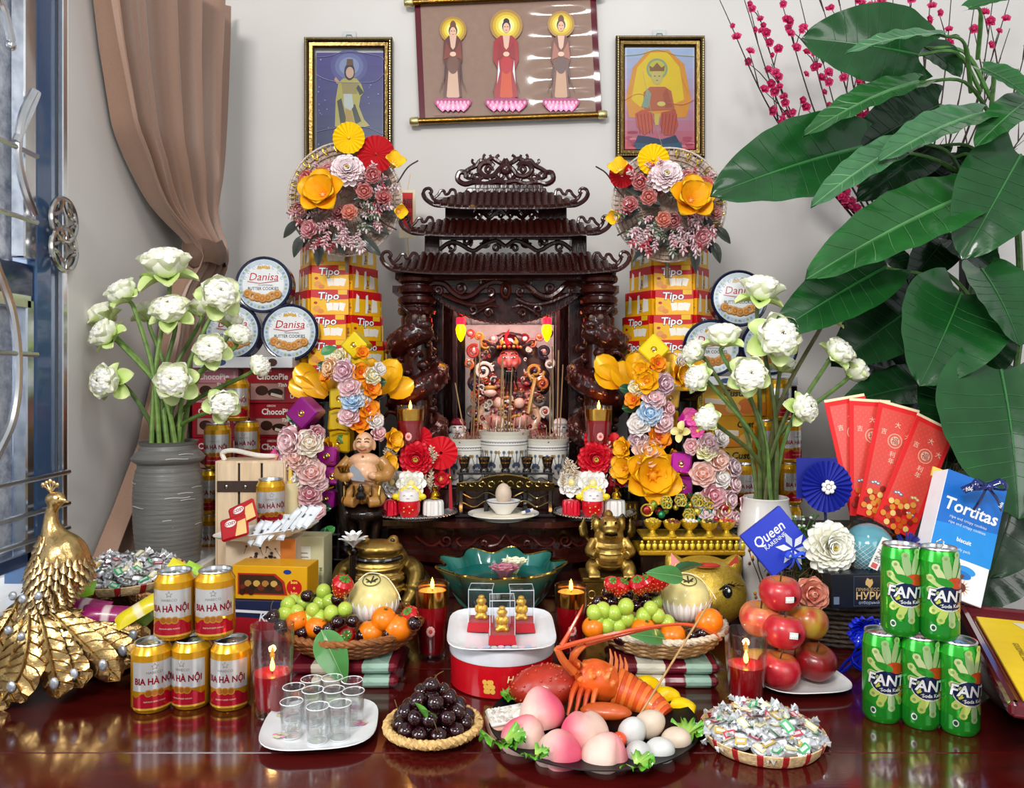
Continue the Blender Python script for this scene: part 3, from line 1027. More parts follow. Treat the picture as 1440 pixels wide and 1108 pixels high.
bk = MB()
bk.box((0, .01, .004), (.26, .05, .008), '#171010', bev=.002)
bk.box((0, .012, .112), (.25, .05, .006), '#171010', bev=.002)
for x in (-.115, .115, -.05, .05):
 bk.box((x, .014, .058), (.012, .03, .105), '#140e0e', bev=.002)
part('frame', bk, 'gloss', rk)
gg = MB()
gold2 = '#b59a5a'
body = [(-.125, 0), (-.125, .02), (-.07, .024), (-.055, .034), (-.03, .04), (0, .044), (.03, .04), (.055, .034), (.07, .024), (.125, .02), (.125, 0), (.06, .002), (.0, .008), (-.06, .002)]
gg.prism(body, 0, .006, '#3a2d18', TR((0, -.012, .068), (pi / 2, 0, 0)))
for s_ in (1, -1):
 gg.tube(spline([(0, -.02, .111), (.03 * s_, -.02, .107), (.056 * s_, -.02, .101), (.07 * s_, -.02, .092), (.125 * s_, -.02, .088)], 4), .0022, gold2, 6)
 for q in range(5):
  gg.tube([V(((.012 + .024 * q) * s_ + .008 * cos(a), -.02, .086 + .008 * sin(a) * (1 - q * .1))) for a in [i * .7 for i in range(8)]], .0016, gold2, 5)
 for zz in (.03, .052):
  gg.tube(spline([(.02 * s_, -.006, zz), (.05 * s_, -.006, zz + .012), (.08 * s_, -.006, zz - .004), (.11 * s_, -.006, zz + .008)], 4), .0018, '#8f7a4a', 5)
part('scrollwork', gg, 'gild', rk)
CUP = MB().lathe([(0, 0), (.012, 0), (.012, .004), (.009, .008), (.013, .02), (.0155, .034), (.0165, .036), (.014, .034), (.011, .02), (0, .016)], '#1e1614', 18).mesh('bowl', 'gloss')
CUPG = MB().lathe([(.0168, .036), (.0160, .0335), (.0156, .031)], '#b59a5a', 18).lathe([(.0132, .0205), (.0138, .024)], '#b59a5a', 18).mesh('gold_rim', 'gild')
for i, px in enumerate((653, 681, 711, 741, 770)):
 p = on(px, 2.012, .2055 + (1.98 / F) * 0 + .1155)
 t = thing('offering_cup', 'small black and gold offering cup, %s of five on the black rack' % ['first from the left', 'second from the left', 'middle one', 'fourth from the left', 'last on the right'][i], 'cup', p, 0, 'black offering cups')
 part('bowl', CUP, None, t)
 part('gold_rim', CUPG, None, t)

# ================================================================ PICTURES ON THE WALL
LAY = [0]

def flat(mb, pts, col, y):
 """a flat printed patch given by its outline, in the plane y"""
 LAY[0] = LAY[0] % 60 + 1
 y -= LAY[0] * .000003
 mb.add([at(p[0], p[1], y) for p in pts], [tuple(range(len(pts)))], col)

def oval(cx, cy, rx, ry, n=20):
 return [(cx + rx * cos(2 * pi * i / n), cy + ry * sin(2 * pi * i / n)) for i in range(n)]

def tilt(pts, s=1.0, c=(0, 0), a=0.0):
 return [(c[0] + (p[0] * cos(a) - p[1] * sin(a)) * s, c[1] + (p[0] * sin(a) + p[1] * cos(a)) * s) for p in pts]

def frame(px0, py0, px1, py1, y, label, skew=2):
 t = thing('picture_frame', label, 'picture', at((px0 + px1) / 2, (py0 + py1) / 2, y))
 m = y / F
 W_, H_ = (px1 - px0) * m, (py1 - py0) * m
 prof = [(0, 0), (0, -.022), (.006, -.028), (.012, -.024), (.016, -.018), (.026, -.016), (.032, -.009)]
 fm = MB()
 cs = ['#3a2c18', '#57452a', '#6e5a36', '#4a3a20', '#806a40', '#6e5830', '#3a2c18']
 for k in range(len(prof) - 1):
  rg = []
  for d, dy in prof[k:k + 2]:
   w_, h_ = W_ / 2 - d, H_ / 2 - d
   rg.append([(-w_, dy, -h_), (w_, dy, -h_), (w_, dy, h_), (-w_, dy, h_)])
  fm.rings(rg, hx(cs[k]))
 part('frame', fm, 'gold', t)
 rope = MB()
 for a, b in (((-1, -1), (1, -1)), ((1, -1), (1, 1)), ((1, 1), (-1, 1)), ((-1, 1), (-1, -1))):
  n = int(34 if a[0] != b[0] else 48)
  for i in range(n):
   s_ = i / n
   x, z = (a[0] + (b[0] - a[0]) * s_) * (W_ / 2 - .007), (a[1] + (b[1] - a[1]) * s_) * (H_ / 2 - .007)
   rope.ell((x, -.028, z), (.0055, .003, .0026) if a[0] != b[0] else (.0026, .003, .0055), '#d8c48a', 6, 4)
 part('rope_molding', rope, 'gild', t)
 part('hanger', MB().box((0, -.001, H_ / 2 + .012), (.045, .002, .032), '#c9cbc9').tube([(-.012, -.004, H_ / 2 + .004), (-.008, -.006, H_ / 2 + .014), (.008, -.006, H_ / 2 + .014), (.012, -.004, H_ / 2 + .004)], .0015, '#8a8c8e', 5), 'gloss', t)
 return t, t.location.copy()

YP = 2.612
# left picture: a goddess in yellow robes on a night-blue ground
t, c0 = frame(430, 56, 553, 229, YP, 'gold framed picture of a robed goddess on dark blue, left of the scroll')
pm_ = MB(Matrix.Translation(-c0))
y = YP - .008
for k in range(8):
 a = 74 + 141 * k / 8
 flat(pm_, [(445, a), (543, a), (543, a + 141 / 8), (445, a + 141 / 8)], mixc(hx('#54488a'), hx('#1c2350'), k / 7), y)
for r, c in ((26, '#5d5a92'), (20, '#7276a6'), (14, '#8f96ba')):
 flat(pm_, oval(491, 93, r, r * .9), c, y - .0004 - .0001 * (26 - r))
for q in ([(471, 178), (472, 140), (476, 116), (483, 110), (501, 110), (508, 118), (512, 130), (507, 136), (505, 150), (512, 168), (520, 177), (498, 181)],):
 flat(pm_, q, '#b9a94e', y - .002)
for q, c in (([(474, 118), (470, 112), (472, 108), (479, 116)], '#c89a7a'), ([(479, 176), (474, 142), (480, 138), (485, 160), (490, 178)], '#3a3428'), ([(500, 175), (494, 150), (499, 146), (508, 170)], '#3a3428'), ([(484, 150), (483, 132), (495, 132), (497, 150), (491, 158)], '#c4c6bc'),
    ([(480, 116), (504, 116), (502, 132), (482, 132)], '#a08c50'), ([(486, 176), (486, 152), (494, 156), (500, 178)], '#b48f3c'), ([(504, 119), (512, 130), (506, 134), (501, 124)], '#2c3a34')):
 flat(pm_, q, c, y - .0024)
flat(pm_, oval(491.5, 101, 7.5, 12), '#2a2024', y - .0021)
flat(pm_, oval(492, 102, 5.6, 8), '#d7a98f', y - .0028)
flat(pm_, [(487, 92), (488, 83), (496, 83), (497, 92)], '#6a4a30', y - .003)
for q in ([(444, 80), (462, 79), (478, 74), (500, 73), (525, 77), (536, 80), (542, 86)], [(444, 104), (455, 110), (475, 115), (505, 116), (528, 114), (542, 101)], [(445, 185), (470, 180), (500, 178), (520, 180), (540, 188), (542, 170)]):
 pm_.tube([at(a, b, y - .003) for a, b in spline([(p[0], p[1], 0) for p in q], 4) for a, b in [(a, b)]] if False else [at(v.x, v.y, y - .003) for v in spline([(p[0], p[1], 0) for p in q], 4)], .0013, '#b9b6d4', 4, flat=.2)
for k in range(46):
 a, b = U(447, 541), U(80, 212)
 if abs(a - 491) > 24:
  flat(pm_, oval(a, b, U(.5, 1.3), U(.5, 1.3), 6), '#9aa2d8', y - .002)
part('print', pm_, 'print', t)
part('glazing', MB().box((0, -.0135, 0), (.222, .0006, .336), '#ffffff'), 'film', t)

# right picture: a seated figure in red on a golden glow
t, c0 = frame(865, 54, 989, 224, YP, 'gold framed picture of a seated golden figure on orange, right of the scroll')
pm_ = MB(Matrix.Translation(-c0))
for k in range(10):
 a = 67 + 146 * k / 10
 flat(pm_, [(877, a), (978, a), (978, a + 14.6), (877, a + 14.6)], mixc(hx('#a9b8d8'), hx('#c2505c'), k / 9), y)
flat(pm_, [(880, 140), (890, 95), (910, 72), (940, 70), (962, 90), (972, 140), (965, 165), (885, 165)], '#e0922a', y - .0008)
flat(pm_, [(888, 140), (896, 95), (915, 74), (938, 73), (956, 95), (962, 140), (940, 150), (900, 150)], '#e9c01c', y - .0012)
flat(pm_, oval(924, 97, 15, 15), '#8fa07a', y - .0016)
flat(pm_, oval(924, 97, 12, 12), '#c9b83a', y - .0018)
for q, c in (([(906, 156), (905, 130), (914, 122), (935, 122), (944, 128), (949, 154)], '#b9603c'), ([(893, 160), (903, 154), (920, 160), (918, 182), (906, 190), (896, 178)], '#c4553a'), ([(930, 158), (950, 154), (954, 176), (948, 190), (934, 190), (928, 176)], '#b84a34'),
    ([(916, 122), (933, 122), (932, 140), (918, 142)], '#d9c262'), ([(906, 130), (914, 123), (916, 146), (906, 152)], '#8fa08a'), ([(891, 206), (897, 190), (912, 192), (930, 196), (950, 190), (960, 208)], '#1f3350'),
    ([(895, 212), (892, 200), (925, 204), (958, 200), (960, 212)], '#24506a'), ([(926, 148), (938, 143), (942, 148), (930, 152)], '#d8c060'), ([(920, 160), (928, 160), (926, 176), (921, 176)], '#d0b050')):
 flat(pm_, q, c, y - .0024)
flat(pm_, oval(924, 108, 8, 11), '#c9b465', y - .0028)
for s_ in (-1, 1):
 flat(pm_, oval(924 + 3.2 * s_, 107, 1.6, .6, 6), '#4a3a1a', y - .0034)
 flat(pm_, [(924 + 14 * s_, 124), (924 + 22 * s_, 150), (924 + 12 * s_, 152), (924 + 8 * s_, 132)], '#a84e34' if s_ > 0 else '#8a9a86', y - .0027)
 for k in range(5):
  pm_.tube([at(924 + (8 + 5 * k) * s_, 160, y - .003), at(924 + (6 + 4.4 * k) * s_, 188, y - .003)], .0008, '#8a3424', 4, flat=.3)
flat(pm_, oval(924, 113, 1.8, .6, 6), '#8a4a2a', y - .0034)
flat(pm_, oval(930, 146, 6, 3.5, 10), '#d8c468', y - .0033)
flat(pm_, [(914, 100), (913, 92), (918, 95), (924, 88), (930, 95), (935, 92), (934, 100)], '#8a5a34', y - .003)
pm_.tube([at(904, 100, y - .0032), at(914, 150, y - .0032), at(931, 205, y - .0032)], .0012, '#d8d0b0', 4, flat=.3)
for q, c in (([(878, 78), (900, 76), (925, 70), (950, 77), (977, 79)], '#e8e070'), ([(879, 140), (895, 132), (912, 134)], '#f0b070'), ([(938, 144), (960, 147), (976, 140)], '#e88a80'), ([(955, 84), (960, 110), (968, 130)], '#f0d060')):
 pm_.tube([at(v.x, v.y, y - .003) for v in spline([(p[0], p[1], 0) for p in q], 4)], .0016, c, 4, flat=.2)
for k in range(14):
 flat(pm_, oval(U(880, 895) if k % 2 else U(958, 976), U(182, 208), U(4, 8), U(1.5, 3), 10), rng.choice(['#b8405a', '#d8808a', '#a8304a']), y - .0014)
part('print', pm_, 'print', t)
part('glazing', MB().box((0, -.0135, 0), (.222, .0006, .330), '#ffffff'), 'film', t)

# hanging scroll with three standing figures
SY = 2.60
c0 = at(714, 85, SY)
sc_ = thing('hanging_scroll', 'wide brown hanging scroll of three standing figures on pink lotuses', 'scroll', c0)
sm = MB(Matrix.Translation(-c0))

def sheet(u, v):
 l, r = 583 + 7 * v, 838 + 8 * v
 p = at(l + (r - l) * u, (8 + (-11) * u) + (162 - 2 * u) * v, SY)
 return p + V((0, -.0006 * sin(u * 9 + v * 5) * sin(v * 3.1) - .0035 * (u > .6) * sin(v * 34) * sin((u - .6) * 7.8), 0)) - c0

part('sheet', MB().grid(sheet, 40, 60, '#94796a'), 'gloss', sc_)
for e in (0, 1):
 part('red_border', MB().grid(lambda u, v: sheet((.0 if e == 0 else .968) + .032 * u, v) + V((0, -.0012, 0)), 2, 40, '#5a1020'), 'gloss', sc_)
ys_ = SY - .008
for cx, top, bot, k in ((637, 26, 152, 0), (712, 14, 152, 1), (789, 22, 152, 2)):
 fx = MB(Matrix.Translation(-c0))
 hy = {0: 42, 1: 36, 2: 34}[k]
 rr = 19 if k != 1 else 23
 for q in range(5):
  flat(fx, oval(cx, hy, rr * (1 - q * .17), rr * (1 - q * .17)), ['#a8803c', '#c9a520', '#dcc838', '#ece48a', '#f8f6e0'][q], ys_ - .0002 * q)
 yl = ys_ - .0016
 # robes
 A = [(-13, 130), (-9, 96), (-14, 84), (-13, 58), (-6, 50), (6, 50), (12, 58), (13, 84), (9, 98), (12, 136), (0, 140), (-12, 138)]
 A = [(cx + p[0] * (1.35 if k == 1 else 1), p[1]) for p in A]
 flat(fx, A, ['#5a2a24', '#9a1422', '#6a3c32'][k], yl)
 flat(fx, [(cx - 9, 136), (cx - 6, 96), (cx + 6, 96), (cx + 9, 136), (cx, 140)], ['#caa48c', '#c4461c', '#b98f70'][k], yl - .0006)
 flat(fx, oval(cx, 90, 8, 14, 14), ['#6a4438', '#b01626', '#5a3a34'][k], yl - .001)
 flat(fx, [(cx - 5, 50), (cx + 5, 50), (cx + 3, 66), (cx, 70), (cx - 3, 66)], '#d8b09a', yl - .0012)
 for s_ in (-1, 1):
  flat(fx, [(cx + 10 * s_, 58), (cx + 13 * s_, 84), (cx + 4 * s_, 80), (cx + 2 * s_, 74)], ['#7c3428', '#8a0f1c', '#a0604c'][k], yl - .0014)
  flat(fx, [(cx + 11 * s_, 84), (cx + 13 * s_, 118), (cx + 9 * s_, 100)], ['#3a1a1a', '#d8dce6', '#4a2a28'][k], yl - .0016)
  for q in range(3):
   fx.tube([at(cx + (9 + q * 3) * s_, 100 + q * 8, yl), at(cx + (13 + q * 3) * s_, 118 + q * 6, yl)], .0008, '#4a2a24', 4)
 flat(fx, oval(cx, 76, 4.5, 3.5, 10), '#e0b8a0', yl - .0022)
 flat(fx, oval(cx, hy + 1, 6, 8), '#1c1614', yl - .0008)
 flat(fx, oval(cx, hy + 3, 4.6, 7), '#dcae94', yl - .0018)
 for s_ in (-1, 1):
  flat(fx, oval(cx + 2 * s_, hy + 1.5, 1.2, .5, 6), '#201414', yl - .0022)
 flat(fx, oval(cx, hy + 6.5, 1.4, .5, 6), '#a03030', yl - .0022)
 flat(fx, oval(cx, hy - 6, 4.2, 4.5 if k == 1 else 7), '#2a1a18' if k == 1 else '#6a4030', yl - .0014)
 # lotus seat
 by = 147
 w_ = 24 if k != 1 else 29
 flat(fx, oval(cx, by - 4, w_, 6), '#8a1a58', yl - .0024)
 for row, (cc, n, dy) in enumerate((('#a8186a', 9, -1), ('#d83a94', 7, 3), ('#ee8cc0', 5, 6))):
  for i in range(n):
   u_ = (i - (n - 1) / 2) / (n / 2)
   xx = cx + u_ * w_ * (1 - .12 * row)
   flat(fx, [(xx - 5, by - 5 + dy), (xx - 3.5, by + 1 + dy), (xx, by + 4 + dy), (xx + 3.5, by + 1 + dy), (xx + 5, by - 5 + dy), (xx, by - 8 + dy)], cc, yl - .0026 - .0002 * row)
   flat(fx, oval(xx, by - 2 + dy, 1.8, 2.6, 8), mixc(hx(cc), hx('#ffffff'), .4), yl - .003 - .0002 * row)
 p = at(cx, 162 if k == 0 else 160, yl) - c0
 fx.M = Matrix()
 fx.text(('NAM MÔ QUAN THẾ ÂM BỒ TÁT', 'NAM MÔ A DI ĐÀ PHẬT', 'NAM MÔ ĐẠI THẾ CHÍ BỒ TÁT')[k], p.x, p.z, .009, '#a8543c', 0, TR((0, p.y, 0), (pi / 2, 0, 0)), .95)
 part('printed_figure', fx, 'print', sc_)
for a, b in (((570, 4), (846, -8)), ((578, 171), (852, 161))):
 m = MB(Matrix.Translation(-c0))
 A, B = at(a[0], a[1], SY - .012), at(b[0], b[1], SY - .012)
 m.tube([A, B], .0105, '#7a5a26', 12)
 part('rod', m, 'gold', sc_)
 m = MB(Matrix.Translation(-c0))
 for P, Q in ((A, B), (B, A)):
  d = (Q - P).normalized()
  m.tube([P - d * .004, P + d * .004, P + d * .022, P + d * .026], [.011, .0145, .0145, .012], '#c9bd86', 12)
 part('rod_cap', m, 'oldbrass', sc_)

# small red and cream card hung beside the shrine
cd = thing('lucky_card', 'narrow cream hanging card with a red panel left of the shrine roof', 'card', at(573, 301, 2.45))
part('card', MB().box((0, 0, 0), (.052, .003, .152), '#dcd2b4'), 'paper', cd)
m = MB().box((0, -.0022, .008), (.034, .0012, .118), '#c4141c')
m.text('福', 0, .02, .034, '#1a1210', 0, TR((0, -.0032, 0), (pi / 2, 0, 0))).text('寿', 0, -.022, .034, '#1a1210', 0, TR((0, -.0032, 0), (pi / 2, 0, 0)))
part('red_panel', m, 'paper', cd)
part('string', MB().tube([(0, 0, .076), (.003, .05, .14)], .001, '#c9a040', 4).tube([(0, 0, -.076), (.004, .003, -.13)], .0015, '#c9a040', 4), 'matte', cd)

# ================================================================ CANS, TINS AND BOXES
FM = lambda d: TR((0, -d / 2 - .0004, 0), (pi / 2, 0, 0))            # drawing plane on the front
BM = lambda d: TR((0, d / 2 + .0004, 0), (pi / 2, 0, pi))
RM = lambda w_: TR((w_ / 2 + .0004, 0, 0), (pi / 2, 0, pi / 2))
LM = lambda w_: TR((-w_ / 2 - .0004, 0, 0), (pi / 2, 0, -pi / 2))
UM = lambda h: TR((0, 0, h + .0004))

def cylwrap(R_):
 return lambda v: V(((R_ + v[2]) * sin(v[0] / R_), -(R_ + v[2]) * cos(v[0] / R_), v[1]))

def sheetpoly(mb, x0, x1, lo, hi, col, z, n=24):
 """wrapped patch between two curves lo(x), hi(x)"""
 rg = [[(x0 + (x1 - x0) * i / n, f(x0 + (x1 - x0) * i / n), z) for i in range(n + 1)] for f in (lo, hi)]
 return mb.rings(rg, col, closed=False)

def can_meshes(R_, hgt, base, neck, lidr):
 b = MB().bands([(0, .004), (R_ * .70, .002), (R_ * .78, 0), (R_ * .84, .001), (R_, .010), (R_, hgt * .86), (lidr + .002, hgt - .008), (lidr + .0005, hgt - .004)], ['#b8babc', '#b8babc', '#b8babc', base, base, neck, neck], 32)
 l = MB().lathe([(lidr + .0005, hgt - .004), (lidr + .002, hgt - .002), (lidr + .0012, hgt), (lidr - .001, hgt - .001), (lidr - .002, hgt - .006), (lidr - .004, hgt - .007), (0, hgt - .0065)], '#c8cacc', 32)
 tb_ = MB()
 pts = oval(0, -.004, .0075, .012, 16)
 inn = oval(0, -.009, .0035, .005, 16)
 tb_.rings([[(p[0], p[1], hgt - .0035) for p in pts], [(p[0], p[1], hgt - .0035) for p in inn], [(p[0], p[1], hgt - .005) for p in inn], [(p[0], p[1], hgt - .005) for p in pts], [(p[0], p[1], hgt - .0035) for p in pts]], '#d4d6d8')
 tb_.lathe([(0, hgt - .004), (.003, hgt - .004), (.003, hgt - .006)], '#b4b6b8', 10)
 tb_.disc((0, .011), .009, '#9a9c9e', hgt - .0062, 14, None, .006)
 return b, l, tb_

RB, HB = .0332, .1155
b, l, tb_ = can_meshes(RB, HB, '#d49a16', '#dba41c', .0265)
BEER = [b.mesh('can_body', 'canpaint', 50), l.mesh('lid', 'alu', 50), tb_.mesh('pull_tab', 'alu', 50)]
p_ = MB()
p_.W = cylwrap(RB)
for cen in (0, pi * RB):
 q = MB()
 q.W = p_.W
 xw = RB * 1.16
 sheetpoly(q, cen - xw, cen + xw, lambda x: .040, lambda x: .088, '#c9c9c8', .0003, 26)
 sheetpoly(q, cen - xw, cen + xw, lambda x: .012, lambda x: .035 + .0045 * cos((x - cen) / xw * 3.3) + .002 * cos((x - cen) * 300), '#b3122a', .0005, 30)
 sheetpoly(q, cen - xw, cen + xw, lambda x: .0085, lambda x: .012, '#e0b040', .0005, 26)
 for k in range(-1, 2):
  q.disc((cen + .0095 * k, .037), .0062, '#c9862a', .0008 + .0001 * abs(k), 14)
  q.disc((cen + .0095 * k, .037), .0045, '#a8641c', .0010 + .0001 * abs(k), 12)
 q.text('BIA HÀ NỘI', cen, .0515, .0148, '#8f1026', .0007, None, .86, 0, .03)
 q.text('HABECO', cen, .069, .006, '#8a8580', .0006, None, 1.1)
 q.text('PREMIUM BEER HANOI', cen, .0215, .0034, '#f0d8c0', .0008)
 st = [(cen + (.0055 if i % 2 == 0 else .0025) * cos(pi / 2 + i * pi / 5), .081 + (.0055 if i % 2 == 0 else .0025) * sin(pi / 2 + i * pi / 5)) for i in range(10)]
 q.tube([(a, c, .0006) for a, c in st + st[:1]], .0005, '#9a8f80', 4)
 p_.v += q.v
 o_ = len(p_.v) - len(q.v)
 p_.f += [tuple(o_ + i for i in f) for f in q.f]
 p_.c += q.c
BEER.append(p_.mesh('label_print', 'canpaint', 50))

def beer(px, y, z, rot, label, group='beer cans', loc=None):
 t = thing('beer_can', label, 'can', loc or on(px, y, z), rot, group)
 for n_, me in zip(('can_body', 'lid', 'pull_tab', 'label_print'), BEER):
  part(n_, me, None, t, rot=(0, 0, .7) if n_ == 'pull_tab' else (0, 0, 0))
 return t

G1 = 'beer cans stacked at the front left'
beer(214, 1.325, 0, .55, 'yellow and white beer can, left one of the bottom row of the front stack', G1)
beer(270, 1.34, 0, -.12, 'beer can in the middle of the bottom row of the front stack', G1)
beer(325, 1.335, 0, .06, 'beer can at the right of the bottom row of the front stack', G1)
beer(246, 1.345, HB, .12, 'upper left beer can of the front stack of five', G1)
beer(303, 1.35, HB, .25, 'upper right beer can of the front stack of five', G1)
G2 = 'beer cans stacked behind the grey vase and wooden crate'
for i, (px, y, z, r, lb) in enumerate(((294, 1.99, .10, .2, 'beer can at the foot of the stack behind the grey vase'), (294, 1.99, .10 + HB, .1, 'second beer can up in the stack behind the grey vase'), (306, 1.99, .10 + 2 * HB, .1, 'beer can level with the crate top, beside the grey vase mouth'),
          (349, 2.10, .10, 0, 'beer can hidden at the foot of the stack behind the crate'), (349, 2.10, .10 + HB, 0, 'beer can halfway up the stack behind the crate'), (348, 2.10, .10 + 2 * HB, .0, 'beer can showing above the wooden crate'),
          (333, 2.10, .10 + 3 * HB, .15, 'topmost beer can in front of the pink biscuit boxes'))):
 beer(px, y, z, r, lb, G2)
G3 = 'beer cans stacked behind the white vase'
for i, (px, y, z, r, lb) in enumerate(((1048, 2.10, .10, .1, 'beer can low in the stack behind the white vase'), (1048, 2.10, .10 + HB, .1, 'beer can beside the pink roses behind the white vase'), (1077, 2.135, .10 + 0 * HB, .3, 'beer can at the bottom left of the stack behind the lotus stems'),
          (1077, 2.135, .10 + HB, .3, 'beer can second from the bottom, left, behind the lotus stems'), (1076, 2.135, .10 + 2 * HB, .3, 'beer can third from the bottom, left, behind the lotus stems'), (1110, 2.135, .10, .4, 'beer can at the bottom right of the stack behind the lotus stems'),
          (1110, 2.135, .10 + HB, .4, 'beer can second from the bottom, right, behind the lotus stems'), (1109, 2.135, .10 + 2 * HB, .45, 'beer can third from the bottom, right, behind the lotus stems'), (1095, 2.135, .10 + 3 * HB, .3, 'topmost beer can behind the lotus stems on the right'))):
 beer(px, y, z, r, lb, G3)

# green soda cans
RF, HF = .0300, .146
b, l, tb_ = can_meshes(RF, HF, '#2aa52c', '#2fae30', .0255)
SODA = [b.mesh('can_body', 'canpaint', 50), l.mesh('lid', 'alu', 50), tb_.mesh('pull_tab', 'alu', 50)]
q = MB()
q.W = cylwrap(RF)

def blob(cx, cy, rx, ry, col, z, a=0.0, n=16):
 c, s_ = cos(a), sin(a)
 vs, fs = [(cx, cy, z)], []
 for k in (.5, 1):
  for j in range(n):
   x, y = rx * k * cos(2 * pi * j / n), ry * k * sin(2 * pi * j / n)
   vs.append((cx + x * c - y * s_, cy + x * s_ + y * c, z))
 for j in range(n):
  fs += [(0, 1 + j, 1 + (j + 1) % n), (1 + j, 1 + n + j, 1 + n + (j + 1) % n, 1 + (j + 1) % n)]
 q.add(vs, fs, col)

sheetpoly(q, -RF * 1.7, RF * 1.7, lambda x: .011, lambda x: .030 + .004 * sin(x * 120), '#1d8a26', .0003)
for a, r0, r1, w_, c in ((100, .028, .058, .0065, '#a9c98a'), (78, .03, .064, .0055, '#b9d494'), (55, .03, .052, .0055, '#cfe0a0'), (122, .03, .050, .0055, '#d5e2a2'), (145, .026, .044, .005, '#c9dc8a'), (35, .026, .046, .005, '#a9c98a'), (-60, .024, .042, .006, '#b5cf6a'), (-88, .026, .046, .0058, '#a9c890'),
       (-115, .024, .044, .006, '#c4d86a'), (-140, .024, .040, .0065, '#cfe07a'), (-35, .024, .036, .0055, '#d8e08a'), (170, .026, .036, .006, '#b8d080')):
 a = rd(a)
 rm = (r0 + r1) / 2
 blob(rm * cos(a) * .85, .075 + rm * sin(a), (r1 - r0) / 2 + .006, w_, c, .0005, a)
 blob(r1 * cos(a) * .85, .075 + r1 * sin(a), .006, .006, c, .0006)
 blob(r1 * cos(a) * .85, .075 + r1 * sin(a), .0026, .0026, '#8fb05a', .0008)
blob(-.016, .060, .009, .012, '#d8dc50', .0007, .6)
blob(.019, .056, .008, .010, '#e0962a', .0007)
blob(.0, .070, .031, .021, '#f2f2f0', .0009, 0, 24)
blob(.0, .070, .0295, .0195, '#14234c', .0011, 0, 24)
blob(.010, .093, .017, .009, '#d8501c', .0012, -.25, 20)
blob(-.010, .095, .014, .006, '#2f9a2a', .0014, -.35, 18)
q.text('FANTA', 0.002, .0645, .0245, '#0c1a3c', .0015, None, .95, .10, .06, -.05)
q.text('FANTA', 0.002, .0648, .0245, '#f6f6f4', .0018, None, .95, .10, .025, -.05)
q.text('Soda Kem', .001, .0555, .0078, '#f2f2ee', .0015, None, 1.0, 0, .02)
q.text('cream soda', .0, .0505, .004, '#e8e8d0', .0015)
blob(-.026, .022, .0045, .0055, '#f0f0ee', .0007)
blob(-.026, .022, .003, .0035, '#1a5a2a', .0009)
SODA.append(q.mesh('label_print', 'canpaint', 50))

def soda(px, y, z, rot, label):
 t = thing('soda_can', label, 'can', on(px, y, z), rot, 'green soda cans stacked in a pyramid')
 for n_, me in zip(('can_body', 'lid', 'pull_tab', 'label_print'), SODA):
  part(n_, me, None, t, rot=(0, 0, -.6) if n_ == 'pull_tab' else (0, 0, 0))
 return t

soda(1240, 1.285, 0, .0, 'green soda can at the left of the bottom row')
soda(1294, 1.262, 0, .10, 'green soda can in the middle of the bottom row')
soda(1348, 1.240, 0, .22, 'green soda can at the right of the bottom row')
soda(1266, 1.272, HF, .06, 'upper left green soda can of the pyramid')
t = soda(1320, 1.250, HF, .12, 'upper right green soda can of the pyramid, with its pull tab raised')
part('raised_tab', MB().tube([(-.005, -.002, .0), (-.006, -.004, .011), (0, -.005, .015), (.006, -.004, .011), (.005, -.002, 0), (-.005, -.002, 0)], .0013, '#d0d2d4', 6), 'alu', t, (0, 0, HF - .003))

# butter cookie tins standing on edge
TR_, TD = .079, .048
tn_b = MB().bands([(0, TD), (TR_ - .002, TD), (TR_, TD - .002), (TR_, .016)], ['#d6d3cc', '#16203e', '#16203e'], 48).mesh('tin_body', 'gloss')
tn_l = MB().bands([(TR_ + .0012, .018), (TR_ + .0016, .003), (TR_ - .001, 0), (TR_ - .004, .0005), (TR_ - .007, .0025), (0, .0025)], ['#131b38', '#131b38', '#131b38', '#1a2444', '#d3dade'], 48).mesh('lid', 'gloss')
q = MB()
z_ = -.0020
q.disc((0, 0), .070, '#c8d2d8', z_ + .004, 48) if False else None
FLP = Matrix.Rotation(pi, 4, 'X')   # draw facing -Z (the lid side)
q.M = FLP
q.disc((0, 0), .071, '#b9c8d2', -.0022, 48)
q.disc((0, 0), .058, '#dfe3e4', -.0020, 48)
for i in range(36):
 a = 2 * pi * i / 36
 if not (.9 < a < 2.2):
  q.disc((.0645 * cos(a), .0645 * sin(a)), .0038, ['#8a9cb8', '#a8b6c8', '#98a878'][i % 3], -.0016, 8)
for i in range(8):
 a = rd(20 + 20 * i)
 q.tube([(.055 * cos(a) + .004 * cos(j), .055 * sin(a) + .004 * sin(j), -.0015) for j in range(6)], .0006, '#7f90b0', 4)
q.text('Danisa', 0, .012, .031, '#fafafa', -.0014, None, 1, .2, .03)
q.text('Danisa', 0, .012, .031, '#b01c2c', -.0011, None, 1, .2, .006)
q.tube([(-.045, .009, -.0012), (-.01, .0035, -.0012), (.042, .0105, -.0012)], .0011, '#b01c2c', 4)
q.text('TRADITIONAL', .006, -.004, .0066, '#3a3a48', -.0014)
q.text('BUTTER COOKIES', 0, -.0155, .0125, '#27303f', -.0014, None, .86, 0, .01)
for x, y, s_ in ((-.012, .050, 1), (0, .052, 1), (.012, .050, 1)):
 q.poly([(x - .007, y - .006), (x + .007, y - .006), (x + .004 * s_, y + .004), (x, y), (x - .004, y + .004)], '#c9a040', -.0013)
q.text('454g', 0, -.066, .006, '#6a7684', -.0013)
TPRINT = q.mesh('lid_print', 'gloss')
CK = []
